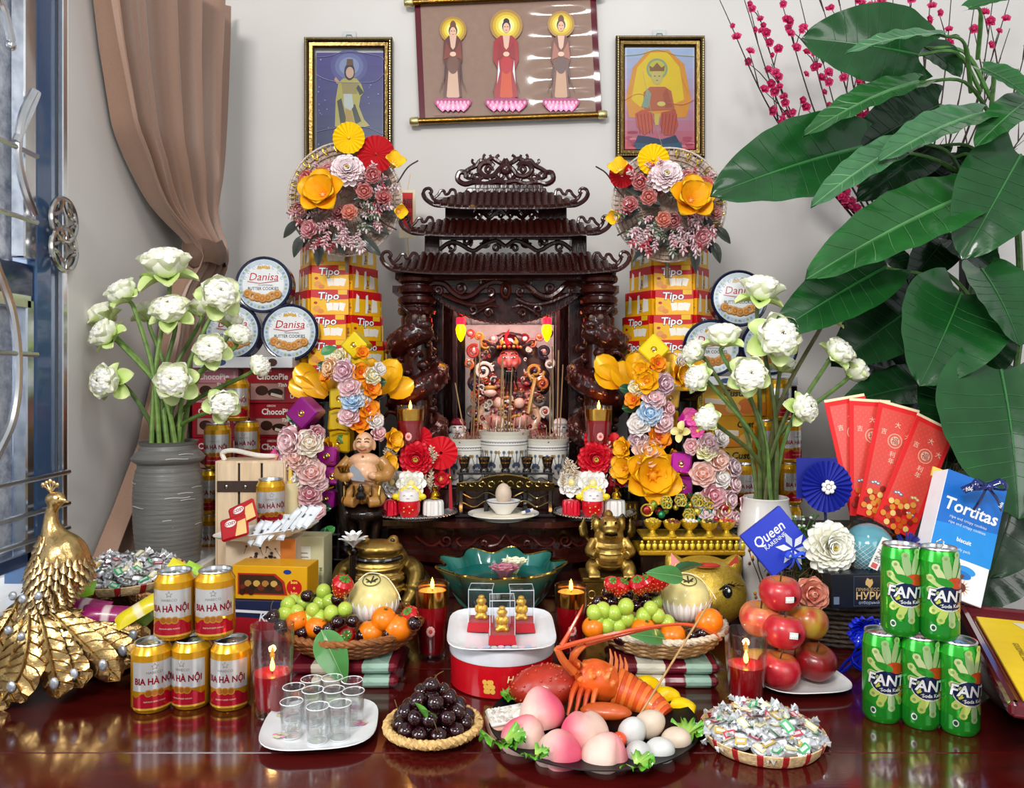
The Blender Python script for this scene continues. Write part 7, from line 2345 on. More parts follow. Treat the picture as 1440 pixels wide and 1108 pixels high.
candy_tray(1072, 1.20, .0005, .094, 95, 'oval striped woven tray heaped with silver sweets at the front right', 'silver sweets on the front right tray', 'silver foil sweet with a %s label in the heap at the front right')
candy_tray(176, 1.60, .145, .118, 95, 'striped woven tray of silver sweets lying on the peacock bowl', 'silver sweets on the tray over the peacock bowl', 'silver foil sweet with a %s label in the heap over the peacock bowl', (.06, 0, .3))

# ---- apples on a plate
def apple_mesh(c0, c1, c2):
 m = MB()

 def fn(v):
  r_ = math.hypot(v[0], v[1])
  k = 1 + .035 * cos(5 * math.atan2(v[1], v[0])) * abs(v[2])
  z = v[2] - .42 * math.exp(-r_ * r_ * 7) * (1 if v[2] > 0 else -.55)
  return (v[0] * k * (1 + .06 * v[2]), v[1] * k * (1 + .06 * v[2]), z * .9)
 a, b, c = hx(c0), hx(c1), hx(c2)

 def cf(v):
  n_ = mnoise.noise(V((v[0] * 2.2, v[1] * 2.2, v[2] * 1.2 + c0.__hash__() % 7 * 0)))
  s_ = .5 + .5 * sin(math.atan2(v[1], v[0]) * 17 + 4 * n_)
  k = mixc(a, b, max(0, min(1, .45 + .9 * n_)) * (.75 + .25 * s_))
  return mixc(k, c, max(0, v[2] - .72) * 2.5)
 m.ell((0, 0, 0), .038, cf, 40, 24, None, fn)
 return m.mesh('skin', 'fruit')

APS = [apple_mesh('#a80f26', '#c03a3a', '#b8863a'), apple_mesh('#b8322c', '#d88a5a', '#c8a04a'), apple_mesh('#a8301f', '#b8a038', '#a8a03a'), apple_mesh('#8c1018', '#70201c', '#7a5a2a'), apple_mesh('#c07a30', '#c8a84a', '#b0a048')]
ASTK = MB().tube(spline([(0, 0, .020), (.001, 0, .032), (.004, 0, .040)], 4), .0014, '#4a3018', 6).mesh('stalk', 'stem')
q = MB()
q.W = lambda v: V((.0388 * sin(v[0] / .0388) * cos(v[1] / .0388), -.0388 * cos(v[0] / .0388) * cos(v[1] / .0388), .0388 * sin(v[1] / .0388) * .93))
for k in range(4):
 for j in range(3):
  q.poly([(-.008 + .004 * k, -.006 + .004 * j), (-.004 + .004 * k, -.006 + .004 * j), (-.004 + .004 * k, -.002 + .004 * j), (-.008 + .004 * k, -.002 + .004 * j)], '#e8e6e0')
q.poly([(.008, -.005), (.014, -.003), (.014, .004), (.008, .006)], '#201c20')
for k in range(4):
 q.poly([(-.007 + .004 * k, -.004), (-.0058 + .004 * k, -.004), (-.0058 + .004 * k, .004), (-.007 + .004 * k, .004)], '#2a2a2a')
q.W = None
STK = q.mesh('fruit_sticker', 'print')
pl = thing('apple_plate', 'white rounded plate under the heap of apples', 'plate', on(1122, 1.43, .0005), .1)
part('plate', plate_mesh(.084, .080, 3.2, .013, '#e6e6e4'), 'ceramic', pl)
for px, py, y, k, r_, lb, s_ in ((1095, 942, 1.385, 0, (.1, .1, .3), 'large red apple at the front of the heap', 0), (1146, 930, 1.42, 3, (.2, -.2, 1), 'dark red apple at the right of the heap', 0), (1073, 934, 1.44, 4, (.2, .3, 2), 'yellowish apple low on the left behind the candle', 0), (1120, 930, 1.49, 1, (.1, .1, .5), 'apple hidden at the back of the heap', 0),
         (1102, 888, 1.40, 0, (-.1, .15, .2), 'red apple with a sticker in the middle of the heap', 1), (1135, 876, 1.44, 2, (.3, .3, 2), 'greenish yellow apple at the right of the middle layer', 0), (1069, 870, 1.44, 1, (.1, -.1, 1), 'orange red apple at the left of the middle layer', 0), (1097, 834, 1.425, 0, (.05, .0, .1), 'topmost red apple with a white sticker', 1)):
 t = thing('apple', lb, 'apple', at(px, py, y), r_, 'apples heaped on the plate')
 part('skin', APS[k], None, t)
 part('stalk', ASTK, None, t)
 if s_:
  part('fruit_sticker', STK, None, t, (0, 0, 0), (.0, .0, .12 - r_[2]))

# ================================================================ STATUES AND OFFERINGS ROUND THE SHRINE
# jelly cakes on silver-rimmed plates
FAN1 = lambda r_, c: rosette(r_, c, 16)
for side, dx in (('left', 0), ('right', 251)):
 y = 1.99
 c = on(585 + dx, y, .2057)
 pl = thing('jelly_plate', 'silver rimmed round plate of flower jelly on the %s of the shrine step' % side, 'plate', c)
 part('plate', plate_mesh(.104, .104, 2, .014, '#d6d8da', foot=.6), 'steel' if False else 'ceramic', pl)
 m = MB()
 for i in range(60):
  a = 2 * pi * i / 60
  m.ell((.103 * cos(a), .103 * sin(a), .0145), (.0052, .0052, .004), '#c4c6c8', 8, 5)
 part('beaded_rim', m, 'steel', pl)
 P = lambda px, py, dy=0.0: at(px + dx, py, y) - c + V((0, dy, 0))
 # round little red and white jelly figure
 m = MB().lathe([(0, 0), (.022, .001), (.027, .014), (.0275, .034), (.0265, .040)], '#c80a1c', 26)
 jf = thing('jelly_figure', 'red and white jelly figure with a yellow headband on the %s plate' % side, 'jelly', c + V((-.010, -.055, .012)))
 part('red_body', m, 'jelly', jf)
 part('white_face', MB().lathe([(.0262, .040), (.026, .052), (.0235, .062), (.012, .066), (0, .067)], '#ece8e6', 26), 'jelly', jf)
 m = MB()
 m.tube([(.026 * cos(a), -.0 + .026 * sin(a) * .6, .046 + .026 * sin(a)) for a in [pi * i / 12 for i in range(-1, 14)]], .005, '#e8d020', 8)
 for s_ in (-1, 1):
  m.ell((.033 * s_, -.004, .049), (.010, .006, .008), '#e8d020', 10, 6)
 part('yellow_band', m, 'jelly', jf)
 m = MB()
 for s_ in (-1, 1):
  m.tube([(.006 * s_, -.0258, .054), (.009 * s_, -.0255, .0555), (.012 * s_, -.024, .054)], .0008, '#5a6a5a', 4)
 m.tube([(-.004, -.0262, .048), (0, -.0265, .0468), (.004, -.0262, .048)], .0008, '#c04a5a', 4)
 for k in range(5):
  m.ell((.012 * cos(k * 1.26), -.0272, .020 + .008 * sin(k * 1.26)), (.002, .001, .002), '#d8b040', 6, 4)
 part('face_print', m, 'print', jf)
 for nm, px, r_, cc, lb in (('jelly_mould', -.062, .022, '#d01430', 'pink red'), ('jelly_mould', .048, .025, '#e6e4de', 'white')):
  m = MB()
  m.rings([[((r_ * k * (1 + .07 * cos(12 * a))) * cos(a), (r_ * k * (1 + .07 * cos(12 * a))) * sin(a), z) for a in [2 * pi * i / 72 for i in range(72)]] for k, z in ((.98, 0), (1, .004), (.98, .030), (.9, .036), (.5, .038), (.01, .038))], cc)
  single(nm, m, 'jelly', '%s fluted jelly on the %s silver rimmed plate' % (lb, side), 'jelly', c + V((px, -.035, .0125)), 0, 'fluted jellies')
 WF = cached(('jw',), lambda: (lambda mm: mm.mesh('jelly_flower', 'jelly'))((lambda mm: [mm.add(*(lambda p: (p.v, p.f, p.c))(petal(.042 - .009 * r_, .03 - .006 * r_, .3, .2, '#e8e2d0', '#f2f0ec', 4, 5)), Matrix.Rotation((i + .5 * (r_ % 2)) * 2 * pi / 8, 4, 'Z') @ Matrix.Rotation(-1.25 + .3 * r_, 4, 'X')) for r_ in range(4) for i in range(8)] and mm.ell((0, 0, .012), (.009, .009, .006), '#e8d890'))(MB())))
 single('jelly_flower', WF, None, 'large white jelly flower with yellow heart on the %s plate' % side, 'jelly', c + V((-.008, -.028, .088)), (rd(72), 0, .05), 'white jelly flowers')
 single('jelly_flower', WF, None, 'white jelly flower half behind another on the %s plate' % side, 'jelly', c + V((-.056, .0, .086)), (rd(72), 0, -.4), 'white jelly flowers')
 bq = thing('paper_flower_spray', 'spray of red paper flowers and fans standing on the %s jelly plate' % side, 'flower arrangement', c + V((.02, .045, .0145)))
 b0 = bq.location - c
 part('stem', MB().tube([(0, 0, 0), (0, .0, .15)], .003, '#7a1a1a', 6), 'matte', bq)
 part('backing', MB().ell((0, .008, .10), (.052, .006, .075), '#a80c1c', 16, 10), 'paper', bq)
 PF = peony('#e0142c', '#b00c20', .036)
 part('red_peony', PF, None, bq, P(586, 645, -.005) - b0, (pi / 2, 0, 0), 1.3)
 if side == 'left':
  part('red_paper_fan', FAN1(.044, '#cc0c1e'), None, bq, P(619, 638, .02) - b0, (rd(80), 0, .3))
  part('red_paper_fan', FAN1(.032, '#d01428'), None, bq, P(590, 618, .025) - b0, (rd(84), 0, -.2))
  part('tassel', MB().tube([P(632, 655) - b0, P(633, 680) - b0, P(634, 716) - b0], [.0012, .004, .005], '#b01020', 8), 'cloth', bq)
  part('tassel_bead', MB().ell(P(633, 672) - b0, .005, '#d8b040', 10, 6), 'gild', bq)
 else:
  part('red_paper_fan', FAN1(.034, '#d01428'), None, bq, P(590, 618, .025) - b0, (rd(84), 0, -.1))
  part('red_felt_flower', bloom('#c01020', '#d81c24', 5, .032, .026, 1.3, '#e8d060', 1), None, bq, P(613, 625, .01) - b0, (rd(82), 0, .1), 1.0)
  part('gold_coin', MB().lathe([(0, .008), (.009, .008), (.0095, .006), (.009, .005)], '#e8d468', 18), 'gild', bq, P(613, 625, .0) - b0, (pi / 2, 0, 0))
  part('red_ribbon', MB().box(P(612, 665, .01) - b0, (.02, .004, .07), '#b00c1c', bev=.001), 'paper', bq)
  part('beaded_wire', MB().tube(spline([P(590, 625) - b0, P(566, 640) - b0, P(549, 675) - b0, P(552, 700) - b0, P(546, 718) - b0], 6), .0014, '#c9b890', 5), 'gild', bq)
 part('red_blossom', bloom('#b00c1c', '#d0142a', 6, .03, .024, .9, '#d8b050', 2), None, bq, P(619, 674, .0) - b0, (rd(78), 0, .4), .9)
 sp_ = cached(('cream',), lambda: sprig('#d8c4a4'))
 for k in range(14):
  q_ = P(548 + 26 * (k % 2) * 2.2 + U(-8, 8), U(640, 690), -.01) - b0
  part('cream_sprig', sp_, None, bq, q_, (U(-.6, .3), U(-.7, .7), 0), U(.7, 1.0))
 if side == 'left':
  part('bead_wire', MB().tube(spline([P(542, 700) - b0, P(520, 690) - b0, P(522, 660) - b0, P(545, 650) - b0], 6), .0013, '#c9a870', 5), 'gild', bq)
 gpb = MB().lathe([(0, 0), (.011, .002), (.0135, .010), (.010, .018), (.006, .021), (.009, .027), (.010, .030), (0, .028)], '#d8a82a', 16)
 single('gold_pouch', gpb, 'gild', 'tiny gold treasure pouch on the white jelly of the %s plate' % side, 'ornament', c + V((.052, -.035, .0505)), 0, 'gold pouches')

# egg bowl on a plate in the centre
c = on(708, 1.955, .2057)
single('rice_plate', plate_mesh(.090, .085, 2, .016, '#e9e6de', foot=.55), 'ceramic', 'white shallow plate in the centre of the shrine step', 'plate', c)
single('grain_fill', MB().lathe([(0, .0145), (.05, .0140), (.07, .0125), (.078, .0118)], '#e4dcc8', 36), 'matte', 'pale salt spread on the plate under the egg bowl', 'salt', c, 0, None, 1.0, 'stuff')
bw = thing('egg_bowl', 'small white bowl with a blue rim holding one egg', 'bowl', c + V((0, .0, .0155)))
part('bowl', MB().lathe([(0, 0), (.02, 0), (.022, .004), (.036, .020), (.044, .031), (.0435, .032), (.034, .022), (.02, .010), (0, .009)], '#e6e4e0', 36), 'ceramic', bw)
part('blue_rim', MB().lathe([(.0438, .0305), (.0447, .0315), (.0436, .0328)], '#3a4a70', 36), 'ceramic', bw)
part('rice', MB().lathe([(0, .031), (.02, .030), (.036, .026)], '#eeeae2', 30), 'matte', bw)
single('egg', EGG.copy() if False else EGG, None, 'single cream egg standing in the bowl before the shrine', 'egg', c + V((0, -.002, .066)), (0, 0, 0))
m = MB().tube([(0, 0, 0), (.028, .012, .006)], .004, '#dcdad4', 6).tube([(.008, .0036, .0017), (.020, .0087, .0044)], .0047, '#2a3f78', 6)
single('small_brush', m, 'gloss', 'small blue and white stick on the plate right of the egg', 'utensil', c + V((.046, -.02, .02)))

# green glazed lotus bowl
lb_ = thing('lotus_bowl', 'green glazed lotus-shaped water bowl with gilded wavy rim', 'bowl', on(704, 1.79, .0005))

def wavy(r_, z, amp, ph=0.0, n=112):
 o = []
 for i in range(n):
  a = 2 * pi * i / n
  k = cos(4.5 * (a + ph) * 2) if True else 0
  o.append((r_ * (1 + amp * k) * cos(a), r_ * (1 + amp * k) * sin(a), z + .55 * amp * .09 * k))
 return o

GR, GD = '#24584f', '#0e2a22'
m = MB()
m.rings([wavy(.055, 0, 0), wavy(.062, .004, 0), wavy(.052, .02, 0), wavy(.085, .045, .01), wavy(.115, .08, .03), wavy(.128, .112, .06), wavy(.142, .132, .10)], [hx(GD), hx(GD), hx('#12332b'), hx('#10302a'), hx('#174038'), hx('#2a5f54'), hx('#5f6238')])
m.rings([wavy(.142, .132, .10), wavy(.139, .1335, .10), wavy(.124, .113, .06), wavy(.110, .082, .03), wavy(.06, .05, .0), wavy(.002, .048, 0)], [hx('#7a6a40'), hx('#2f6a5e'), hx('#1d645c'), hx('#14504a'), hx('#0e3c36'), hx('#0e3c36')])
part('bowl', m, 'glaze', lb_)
part('gilt_rim', MB().tube([(p[0], p[1], p[2] + .001) for p in wavy(.1405, .1335, .10)] + [(p[0], p[1], p[2] + .001) for p in wavy(.1405, .1335, .10)[:1]], .0022, '#9a7f3c', 6), 'gild', lb_)
m = MB()
for k in range(9):
 a = 2 * pi * k / 9
 m.tube(spline([(.07 * cos(a), .07 * sin(a), .028), (.105 * cos(a), .105 * sin(a), .066), (.132 * cos(a), .132 * sin(a), .112)], 5), [.004] * 5 + [.0025] * 6, '#3a6e60', 6)
part('petal_ridges', m, 'glaze', lb_)
part('water', MB().disc((0, 0), .122, '#14605c', .106, 48), 'gloss', lb_)
for px, py, cc, k, lb in ((724, 800, ('#f6f2d8', '#e8e0a8'), 1.0, 'floating cream water lily in the green lotus bowl'), (709, 818, ('#c07a8a', '#8a4a5a'), 1.0, 'floating dusky pink water lily at the front of the green bowl')):
 single('water_lily', bloom(cc[1], cc[0], 9, .048, .026, .62, '#e0c860', 3), None, lb, 'flower', at(px, 806 if k else py, 1.79 if px > 715 else 1.72) * 1.0 if False else on(px, 1.80 if px > 715 else 1.725, .1068), (0, 0, U(0, 3)), None, 1.0 if px > 715 else 1.1)

# gold three-legged toad
def blobs(m, L_, col):
 for c_, r_ in L_:
  m.ell(c_, r_, col, 16, 10)

BR, BD = '#b0904a', '#7c6632'
td = thing('gold_toad', 'bronze gold money toad squatting on coins left of the green bowl', 'statue', on(536, 1.85, .0005), 0, None, 1.02)
m = MB()
blobs(m, (((0, .01, .095), (.070, .06, .062)), ((0, -.035, .070), (.062, .042, .034)), ((0, -.02, .135), (.066, .05, .040)), ((0, -.050, .122), (.060, .034, .024)), ((0, -.040, .162), (.058, .040, .020)),
   ((.034, -.035, .178), (.013, .014, .013)), ((-.034, -.035, .178), (.013, .014, .013)), ((0, -.055, .098), (.064, .034, .018)), ((0, -.056, .072), (.060, .034, .018)), ((0, -.048, .05), (.05, .03, .015))), BR)
for s_ in (1, -1):
 m.tube(spline([(.06 * s_, 0, .115), (.085 * s_, -.03, .10), (.080 * s_, -.055, .065), (.066 * s_, -.07, .04)], 5), [.024] * 5 + [.021] * 5 + [.016] * 5 + [.013], BD, 10)
 m.tube(spline([(.065 * s_, .03, .09), (.095 * s_, .02, .07), (.088 * s_, -.01, .05)], 4), .022, BD, 10)
 for k in range(4):
  m.tube([(.064 * s_, -.07, .042), ((.050 + .013 * k) * s_, -.097 + .005 * abs(k - 1.5), .032)], [.008, .005], BD, 7)
 for k in range(22):
  t_ = U(0, 1)
  m.ell((U(.07, .098) * s_, U(-.05, .02), U(.05, .115)), .0058, BD, 7, 5)
part('body', fuse(m, .0033, 1), 'oldbrass', td)
m = MB()
m.tube([(.060 * sin(a), -.040 - .042 * cos(a), .1475 - .006 * cos(a)) for a in [i * .2 for i in range(-6, 7)]], .0055, '#15110a', 8)
for s_ in (1, -1):
 m.ell((.034 * s_, -.047, .180), (.006, .004, .006), '#2a1208', 10, 6)
part('mouth_and_eyes', m, 'gloss', td)
m = MB()
for k in range(3):
 z = (.112, .092, .072)[k]
 m.tube([((.060 + .002 * k) * sin(a), -.030 - (.061 - .002 * k) * cos(a), (.128, .108, .083)[k] - .006 * cos(a)) for a in [i * .2 for i in range(-6, 7)]], .0042, '#b89850', 7)
part('belly_folds', m, 'oldbrass', td)
m = MB().lathe([(0, 0), (.092, 0), (.096, .012), (.086, .024), (0, .026)], BD, 28, TR((0, -.015, 0), (0, 0, 0), (1, .85, 1)))
part('coin_base', m, 'oldbrass', td)
COIN = MB().lathe([(.005, .003), (.013, .004), (.017, .0045), (.018, .002), (.017, 0), (0, 0)], '#7a6434', 20)
CM = COIN.mesh('coin', 'oldbrass')
for k in range(13):
 a = pi * (1.0 + k / 12)
 part('coin', CM, None, td, (.088 * cos(a), -.015 + .075 * sin(a), .018 + .010 * (k % 2)), (.9 * (1 if k % 2 else .6), 0, a + pi / 2))
for k in range(2):
 part('pearl', MB().ell((0, 0, 0), .009, '#a89048', 12, 8), 'gild', td, (.03 - .06 * k, -.092, .034))
m = MB()
for k in range(12):
 p = petal(.034, .013, .3, .25, '#e8e6e2', '#f6f6f4', 3, 5)
 m.add(p.v, p.f, p.c, Matrix.Rotation(k * 2 * pi / 6 + .3 * (k > 5), 4, 'Z') @ Matrix.Rotation(-(.75 if k < 6 else .3), 4, 'X'))
single('white_paper_lotus', m, 'petal', 'small white lotus standing left of the gold toad', 'flower', at(497, 770, 1.78), 0, None, 1.3)
single('lotus_stand', MB().lathe([(0, 0), (.03, 0), (.012, .02), (.01, .14), (.026, .152), (0, .153)], '#17120f', 16), 'gloss', 'thin black stand under the small white lotus', 'stand', on(497, 1.78, .0005), 0, None, (1, 1, 1.12))

# bronze guardian lion on a gold block
gb_ = thing('guardian_lion', 'sitting bronze lion-dragon figure on a square gold block right of the green bowl', 'statue', on(856, 1.85, .0005))
m = MB().box((0, 0, .045), (.125, .09, .088), '#8a6a2e', bev=.004).box((0, 0, .004), (.135, .10, .008), '#6a5024', bev=.002).box((0, 0, .092), (.135, .098, .010), '#9a7a38', bev=.002)
part('block', m, 'oldbrass', gb_)
m = MB()
for k in range(4):
 for j in range(2):
  m.tube(spline([(-.045 + .03 * k + .008 * cos(a), -.0462, .03 + .028 * j + .009 * sin(a)) for a in [i * .9 for i in range(8)]], 2), .0016, '#b8985a', 5)
part('block_relief', m, 'oldbrass', gb_)
m = MB()
blobs(m, (((0, 0, .150), (.046, .038, .045)), ((0, -.015, .140), (.040, .034, .034)), ((0, -.005, .185), (.036, .030, .025)), ((0, -.012, .212), (.026, .026, .023)), ((0, -.034, .204), (.018, .016, .010)), ((0, -.030, .192), (.016, .015, .007)), ((0, .01, .232), (.012, .016, .014))), BR)
for s_ in (1, -1):
 m.ell((.030 * s_, -.002, .212), (.010, .012, .018), BR, 10, 7)
 m.ell((.012 * s_, -.03, .222), (.006, .006, .006), BR, 8, 6)
 m.tube(spline([(.036 * s_, -.01, .178), (.050 * s_, -.028, .155), (.034 * s_, -.046, .150)], 4), .011, BR, 8)
 m.tube(spline([(.03 * s_, -.01, .125), (.045 * s_, -.035, .115), (.040 * s_, -.046, .104)], 4), [.018] * 4 + [.015] * 4 + [.013], BR, 9)
 for k in range(4):
  m.tube([((.031 + .006 * k) * s_, -.046, .112), ((.029 + .0075 * k) * s_, -.064, .101)], [.0052, .0040], BR, 6)
 m.tube(spline([(.036 * s_, .02, .16), (.058 * s_, .025, .19), (.056 * s_, .03, .222)], 5), [.006] * 4 + [.014] * 4 + [.010, .006, .003], BD, 8, flat=.5)
part('body', fuse(m, .0027, 1), 'oldbrass', gb_)
m = MB()
for k in range(5):
 m.tube([((.036 - .002 * abs(k - 2)) * sin(a), -.008 - (.043) * cos(a), .122 + .014 * k) for a in [i * .22 for i in range(-5, 6)]], .0017, '#a88a48', 5)
for s_ in (1, -1):
 m.ell((.012 * s_, -.0362, .223), .0032, '#1c140a', 7, 5)
 for k in range(6):
  m.tube(spline([(.022 * s_, 0, .20 + .005 * k), (.034 * s_, .01, .205 + .006 * k), (.040 * s_, .012, .198 + .006 * k)], 3), .0022, BD, 5)
m.tube([(-.014, -.0455, .198), (0, -.049, .1965), (.014, -.0455, .198)], .0032, '#1a120a', 6)
part('relief', m, 'oldbrass', gb_)

# gold lucky cat
ct_ = thing('gold_cat', 'glittery gold round lucky cat ornament behind the right fruit basket', 'ornament', on(989, 1.76, .0005), -.1)
m = MB()
GC = '#c2a038'
m.ell((0, .0, .075), (.098, .085, .076), GC, 30, 18)
m.ell((0, .0, .100), (.088, .075, .058), GC, 26, 14)
for s_ in (1, -1):
 m.lathe([(.026, 0), (.020, .02), (.010, .036), (0, .040)], GC, 14, TR((.060 * s_, .0, .128), (.1, .5 * s_, 0)))
m.ell((0, -.070, .072), (.030, .022, .020), GC, 14, 9)
part('body', fuse(m, .0042, 3), 'brightgold', ct_)
m = MB()
for s_ in (1, -1):
 m.add([(.060 * s_ - .014, -.024, .140), (.060 * s_ + .014, -.020, .138), (.074 * s_, -.016, .168)], [(0, 1, 2)], '#c04a38')
 m.ell((.040 * s_, -.0755, .098), (.011, .006, .014), '#141a18', 14, 9)
 m.ell((.043 * s_, -.081, .102), (.003, .002, .004), '#f0f0ec', 8, 5)
 m.tube(spline([(.024 * s_, -.079, .104), (.040 * s_, -.080, .116), (.056 * s_, -.070, .110)], 4), .0022, '#1a1408', 5)
 for k in range(4):
  m.tube([((.046 + .005 * k) * s_, -.074, .112 + .0 * k), ((.052 + .008 * k) * s_, -.074, .121 - .003 * k)], .0009, '#1a1408', 4)
 m.tube(spline([(0, -.0945, .066), (.008 * s_, -.093, .058), (.018 * s_, -.09, .064)], 4), .0018, '#2a1208', 5)
m.ell((0, -.0945, .078), (.006, .004, .004), '#a03a2a', 8, 6)
m.ell((0, -.055, .150), (.030, .012, .006), '#b03028', 14, 7)
part('painted_face', m, 'gloss', ct_)
l_, r2 = leafmesh(.07, .036, '#1f4a26', '#2a5a30', '#4a7a44')
single('green_leaf', l_, None, 'dark green leaf lying on the gold cat beside the melon', 'leaf', at(948, 806, 1.60), (.5, .2, -1.2))

# gold treasure tray
single('dark_plinth', MB().box((0, 0, .0725), (.24, .11, .145), '#20140e', bev=.004), 'carved', 'dark wooden plinth under the gold treasure tray', 'plinth', on(966, 1.875, .0005))
gt = thing('treasure_tray', 'gold footed tray carrying five treasure bowls, right of the shrine', 'ornament', on(966, 1.875, .146))
m = MB().box((0, 0, .006), (.25, .12, .012), '#c8981c', bev=.003).box((0, 0, .038), (.23, .10, .008), '#dcb02c', bev=.003).box((0, 0, .022), (.20, .085, .03), '#8a6416')
part('tray', m, 'brightgold', gt)
FIG = MB().ell((0, 0, .010), (.005, .004, .009), '#ecd040', 8, 6).ell((0, 0, .021), (.0035, .0035, .004), '#ecd040', 8, 5).ell((.004, 0, .012), (.002, .002, .005), '#ecd040', 6, 4).ell((-.004, 0, .012), (.002, .002, .005), '#ecd040', 6, 4).mesh('tiny_figure', 'brightgold')
for k in range(17):
 part('tiny_figure', FIG, None, gt, (-.118 + .01475 * k, -.058, .011))
TB = MB().lathe([(0, 0), (.014, 0), (.007, .006), (.006, .012), (.018, .022), (.022, .034), (.019, .034), (0, .028)], '#dcb42c', 18).mesh('treasure_bowl', 'brightgold')
for k in range(5):
 o = part('treasure_bowl', TB, None, gt, (-.088 + .044 * k, -.028 - .01 * (k % 2), .042))
 q = MB()
 for j in range(16):
  a, r_ = j * 2.4, .0045 * math.sqrt(j)
  q.ell((r_ * cos(a), r_ * sin(a), .038 - .0004 * j), .0042, ['#c8a83a', '#7a3a2a', '#e8e4da', '#4a3a2a', '#c04040'][k] if j % 3 else '#e0c040', 7, 5)
 part('heaped_gems', q, 'gloss', o)
for k, (x, z) in enumerate(((-.10, .10), (.085, .105), (-.055, .12), (.045, .12), (0, .09), (-.02, .125), (.02, .125))):
 q = MB()
 if k < 2:
  q.lathe([(.014, .004), (.016, .0), (.011, -.003)], '#e0b83a', 18, TR((0, 0, 0), (pi / 2, 0, 0))).ell((0, -.002, 0), (.010, .004, .010), '#a0241c', 12, 8)
 else:
  for j in range(6):
   q.tube([(.008 * cos(i * 1.05) + .007 * cos(j * 1.05), -.002 * j, .008 * sin(i * 1.05) + .007 * sin(j * 1.05)) for i in range(7)], .0022, '#d8b83a' if j % 2 else '#b8c06a', 5)
 part('treasure_disc', q, 'brightgold', gt, (x, -.02, z))
m = MB()
for k in range(40):
 m.ell((U(-.1, .1), U(-.02, .03), U(.07, .115)), U(.006, .011), rng.choice(['#c8a428', '#8aa03a', '#d8c04a', '#b02a2a', '#2a8a5a', '#d8d0b0']), 8, 6)
part('gem_pile', m, 'brightgold', gt, kind='stuff')
bs = thing('gold_basket', 'dark gold patterned square holder beside the gold treasure tray', 'box', on(884, 2.06, .1002))
part('body', MB().box((0, 0, .07), (.075, .075, .14), '#4a3a1c', bev=.003), 'oldbrass', bs)
m = MB()
for i in range(7):
 m.tube([(-.034 + .0113 * i, -.0385, .006), (.0 + .0057 * (i - 3) * 2 + .010, -.0385, .134)], .0012, '#a8863a', 4).tube([(.034 - .0113 * i, -.0387, .006), (-.012 - .0057 * (i - 3) * 2, -.0387, .134)], .0012, '#a8863a', 4)
part('lattice_relief', m, 'gild', bs)
cb_ = thing('black_cup', 'small black cup of white petals on the dark gold holder', 'cup', on(902, 2.0, .2405) + V((-.026, .05, 0)))
part('cup', MB().lathe([(0, 0), (.018, 0), (.026, .022), (.027, .032), (.024, .031), (0, .026)], '#12141a', 20), 'gloss', cb_)
m = MB()
for k in range(20):
 m.ell((U(-.02, .02), U(-.02, .02), .031 + U(0, .006)), (.005, .004, .002), '#e8e8e8', 7, 4)
part('petals', m, 'petal', cb_, kind='stuff')

# laughing monk figure on a dark carved stand
mk = thing('monk_statue', 'gilded smiling bald monk figurine holding a grey fan, left of the jelly', 'statue', on(513, 1.93, .2505), 0, None, 1.06)
sk, rb, rg_ = '#d8a882', '#a8783c', '#7a5428'
m = MB()
blobs(m, (((0, .004, .012), (.052, .035, .014)), ((0, .002, .035), (.040, .030, .03)), ((0, .006, .075), (.046, .030, .04))), rb)
m.ell((0, -.008, .070), (.034, .028, .036), sk, 16, 10)
m.ell((0, -.004, .102), (.036, .024, .018), sk, 14, 9)
for s_ in (1, -1):
 m.tube(spline([(.036 * s_, .004, .105), (.056 * s_, -.004, .080), (.050 * s_, -.022, .066), (.026 * s_, -.036, .068)], 5), [.013] * 5 + [.017] * 5 + [.014] * 4 + [.010] * 2, rb, 9)
 m.tube(spline([(.028 * s_, -.01, .03), (.040 * s_, -.024, .012), (.015 * s_, -.036, .008)], 4), .014, rb, 8)
 m.ell((.024 * s_, -.038, .070), (.010, .008, .009), sk, 9, 6)
part('body', fuse(m, .0032, 2), 'skin', mk)
m = MB()
m.ell((0, -.006, .142), (.022, .021, .026), sk, 18, 12)
for s_ in (1, -1):
 m.ell((.0225 * s_, -.003, .136), (.005, .006, .013), sk, 8, 6)
 m.ell((.010 * s_, -.022, .136), (.008, .006, .006), sk, 8, 6)
m.ell((0, -.027, .138), (.004, .004, .005), sk, 8, 6)
part('head', fuse(m, .0022, 2), 'skin', mk)
m = MB()
for s_ in (1, -1):
 m.tube([(.004 * s_, -.0265, .146), (.009 * s_, -.0265, .1475), (.014 * s_, -.0225, .1455)], .0011, '#3a2014', 5)
 m.tube([(.003 * s_, -.0255, .152), (.009 * s_, -.0255, .155), (.015 * s_, -.021, .152)], .0009, '#5a3a24', 5)
m.tube([(-.009, -.026, .129), (0, -.0285, .126), (.009, -.026, .129)], .0014, '#8a2a22', 5)
m.ell((0, -.0245, .112), (.003, .002, .003), '#8a5a3a', 6, 4)
part('facial_features', m, 'matte', mk)
m = MB()
for k in range(5):
 m.tube(spline([(-.042 + .021 * k, -.030, .045), (-.040 + .02 * k, -.036, .025), (-.044 + .022 * k, -.036, .004)], 4), .003, rg_ if k % 2 else '#c09a54', 6)
m.tube(spline([(-.036, -.024, .095), (-.046, -.028, .07), (-.036, -.036, .05)], 4), .0035, '#c8a050', 6).tube(spline([(.036, -.024, .095), (.046, -.028, .07), (.036, -.036, .05)], 4), .0035, '#c8a050', 6)
part('robe_folds', m, 'gild', mk)
m = MB().add([(-.028, -.040, .086), (-.022, -.043, .060), (.008, -.045, .056), (.010, -.045, .062), (-.004, -.045, .084), (-.020, -.042, .096)], [(0, 1, 2, 3, 4, 5)], '#8f959c')
m.tube([(.008, -.046, .059), (.026, -.046, .056)], .002, '#6a5030', 6)
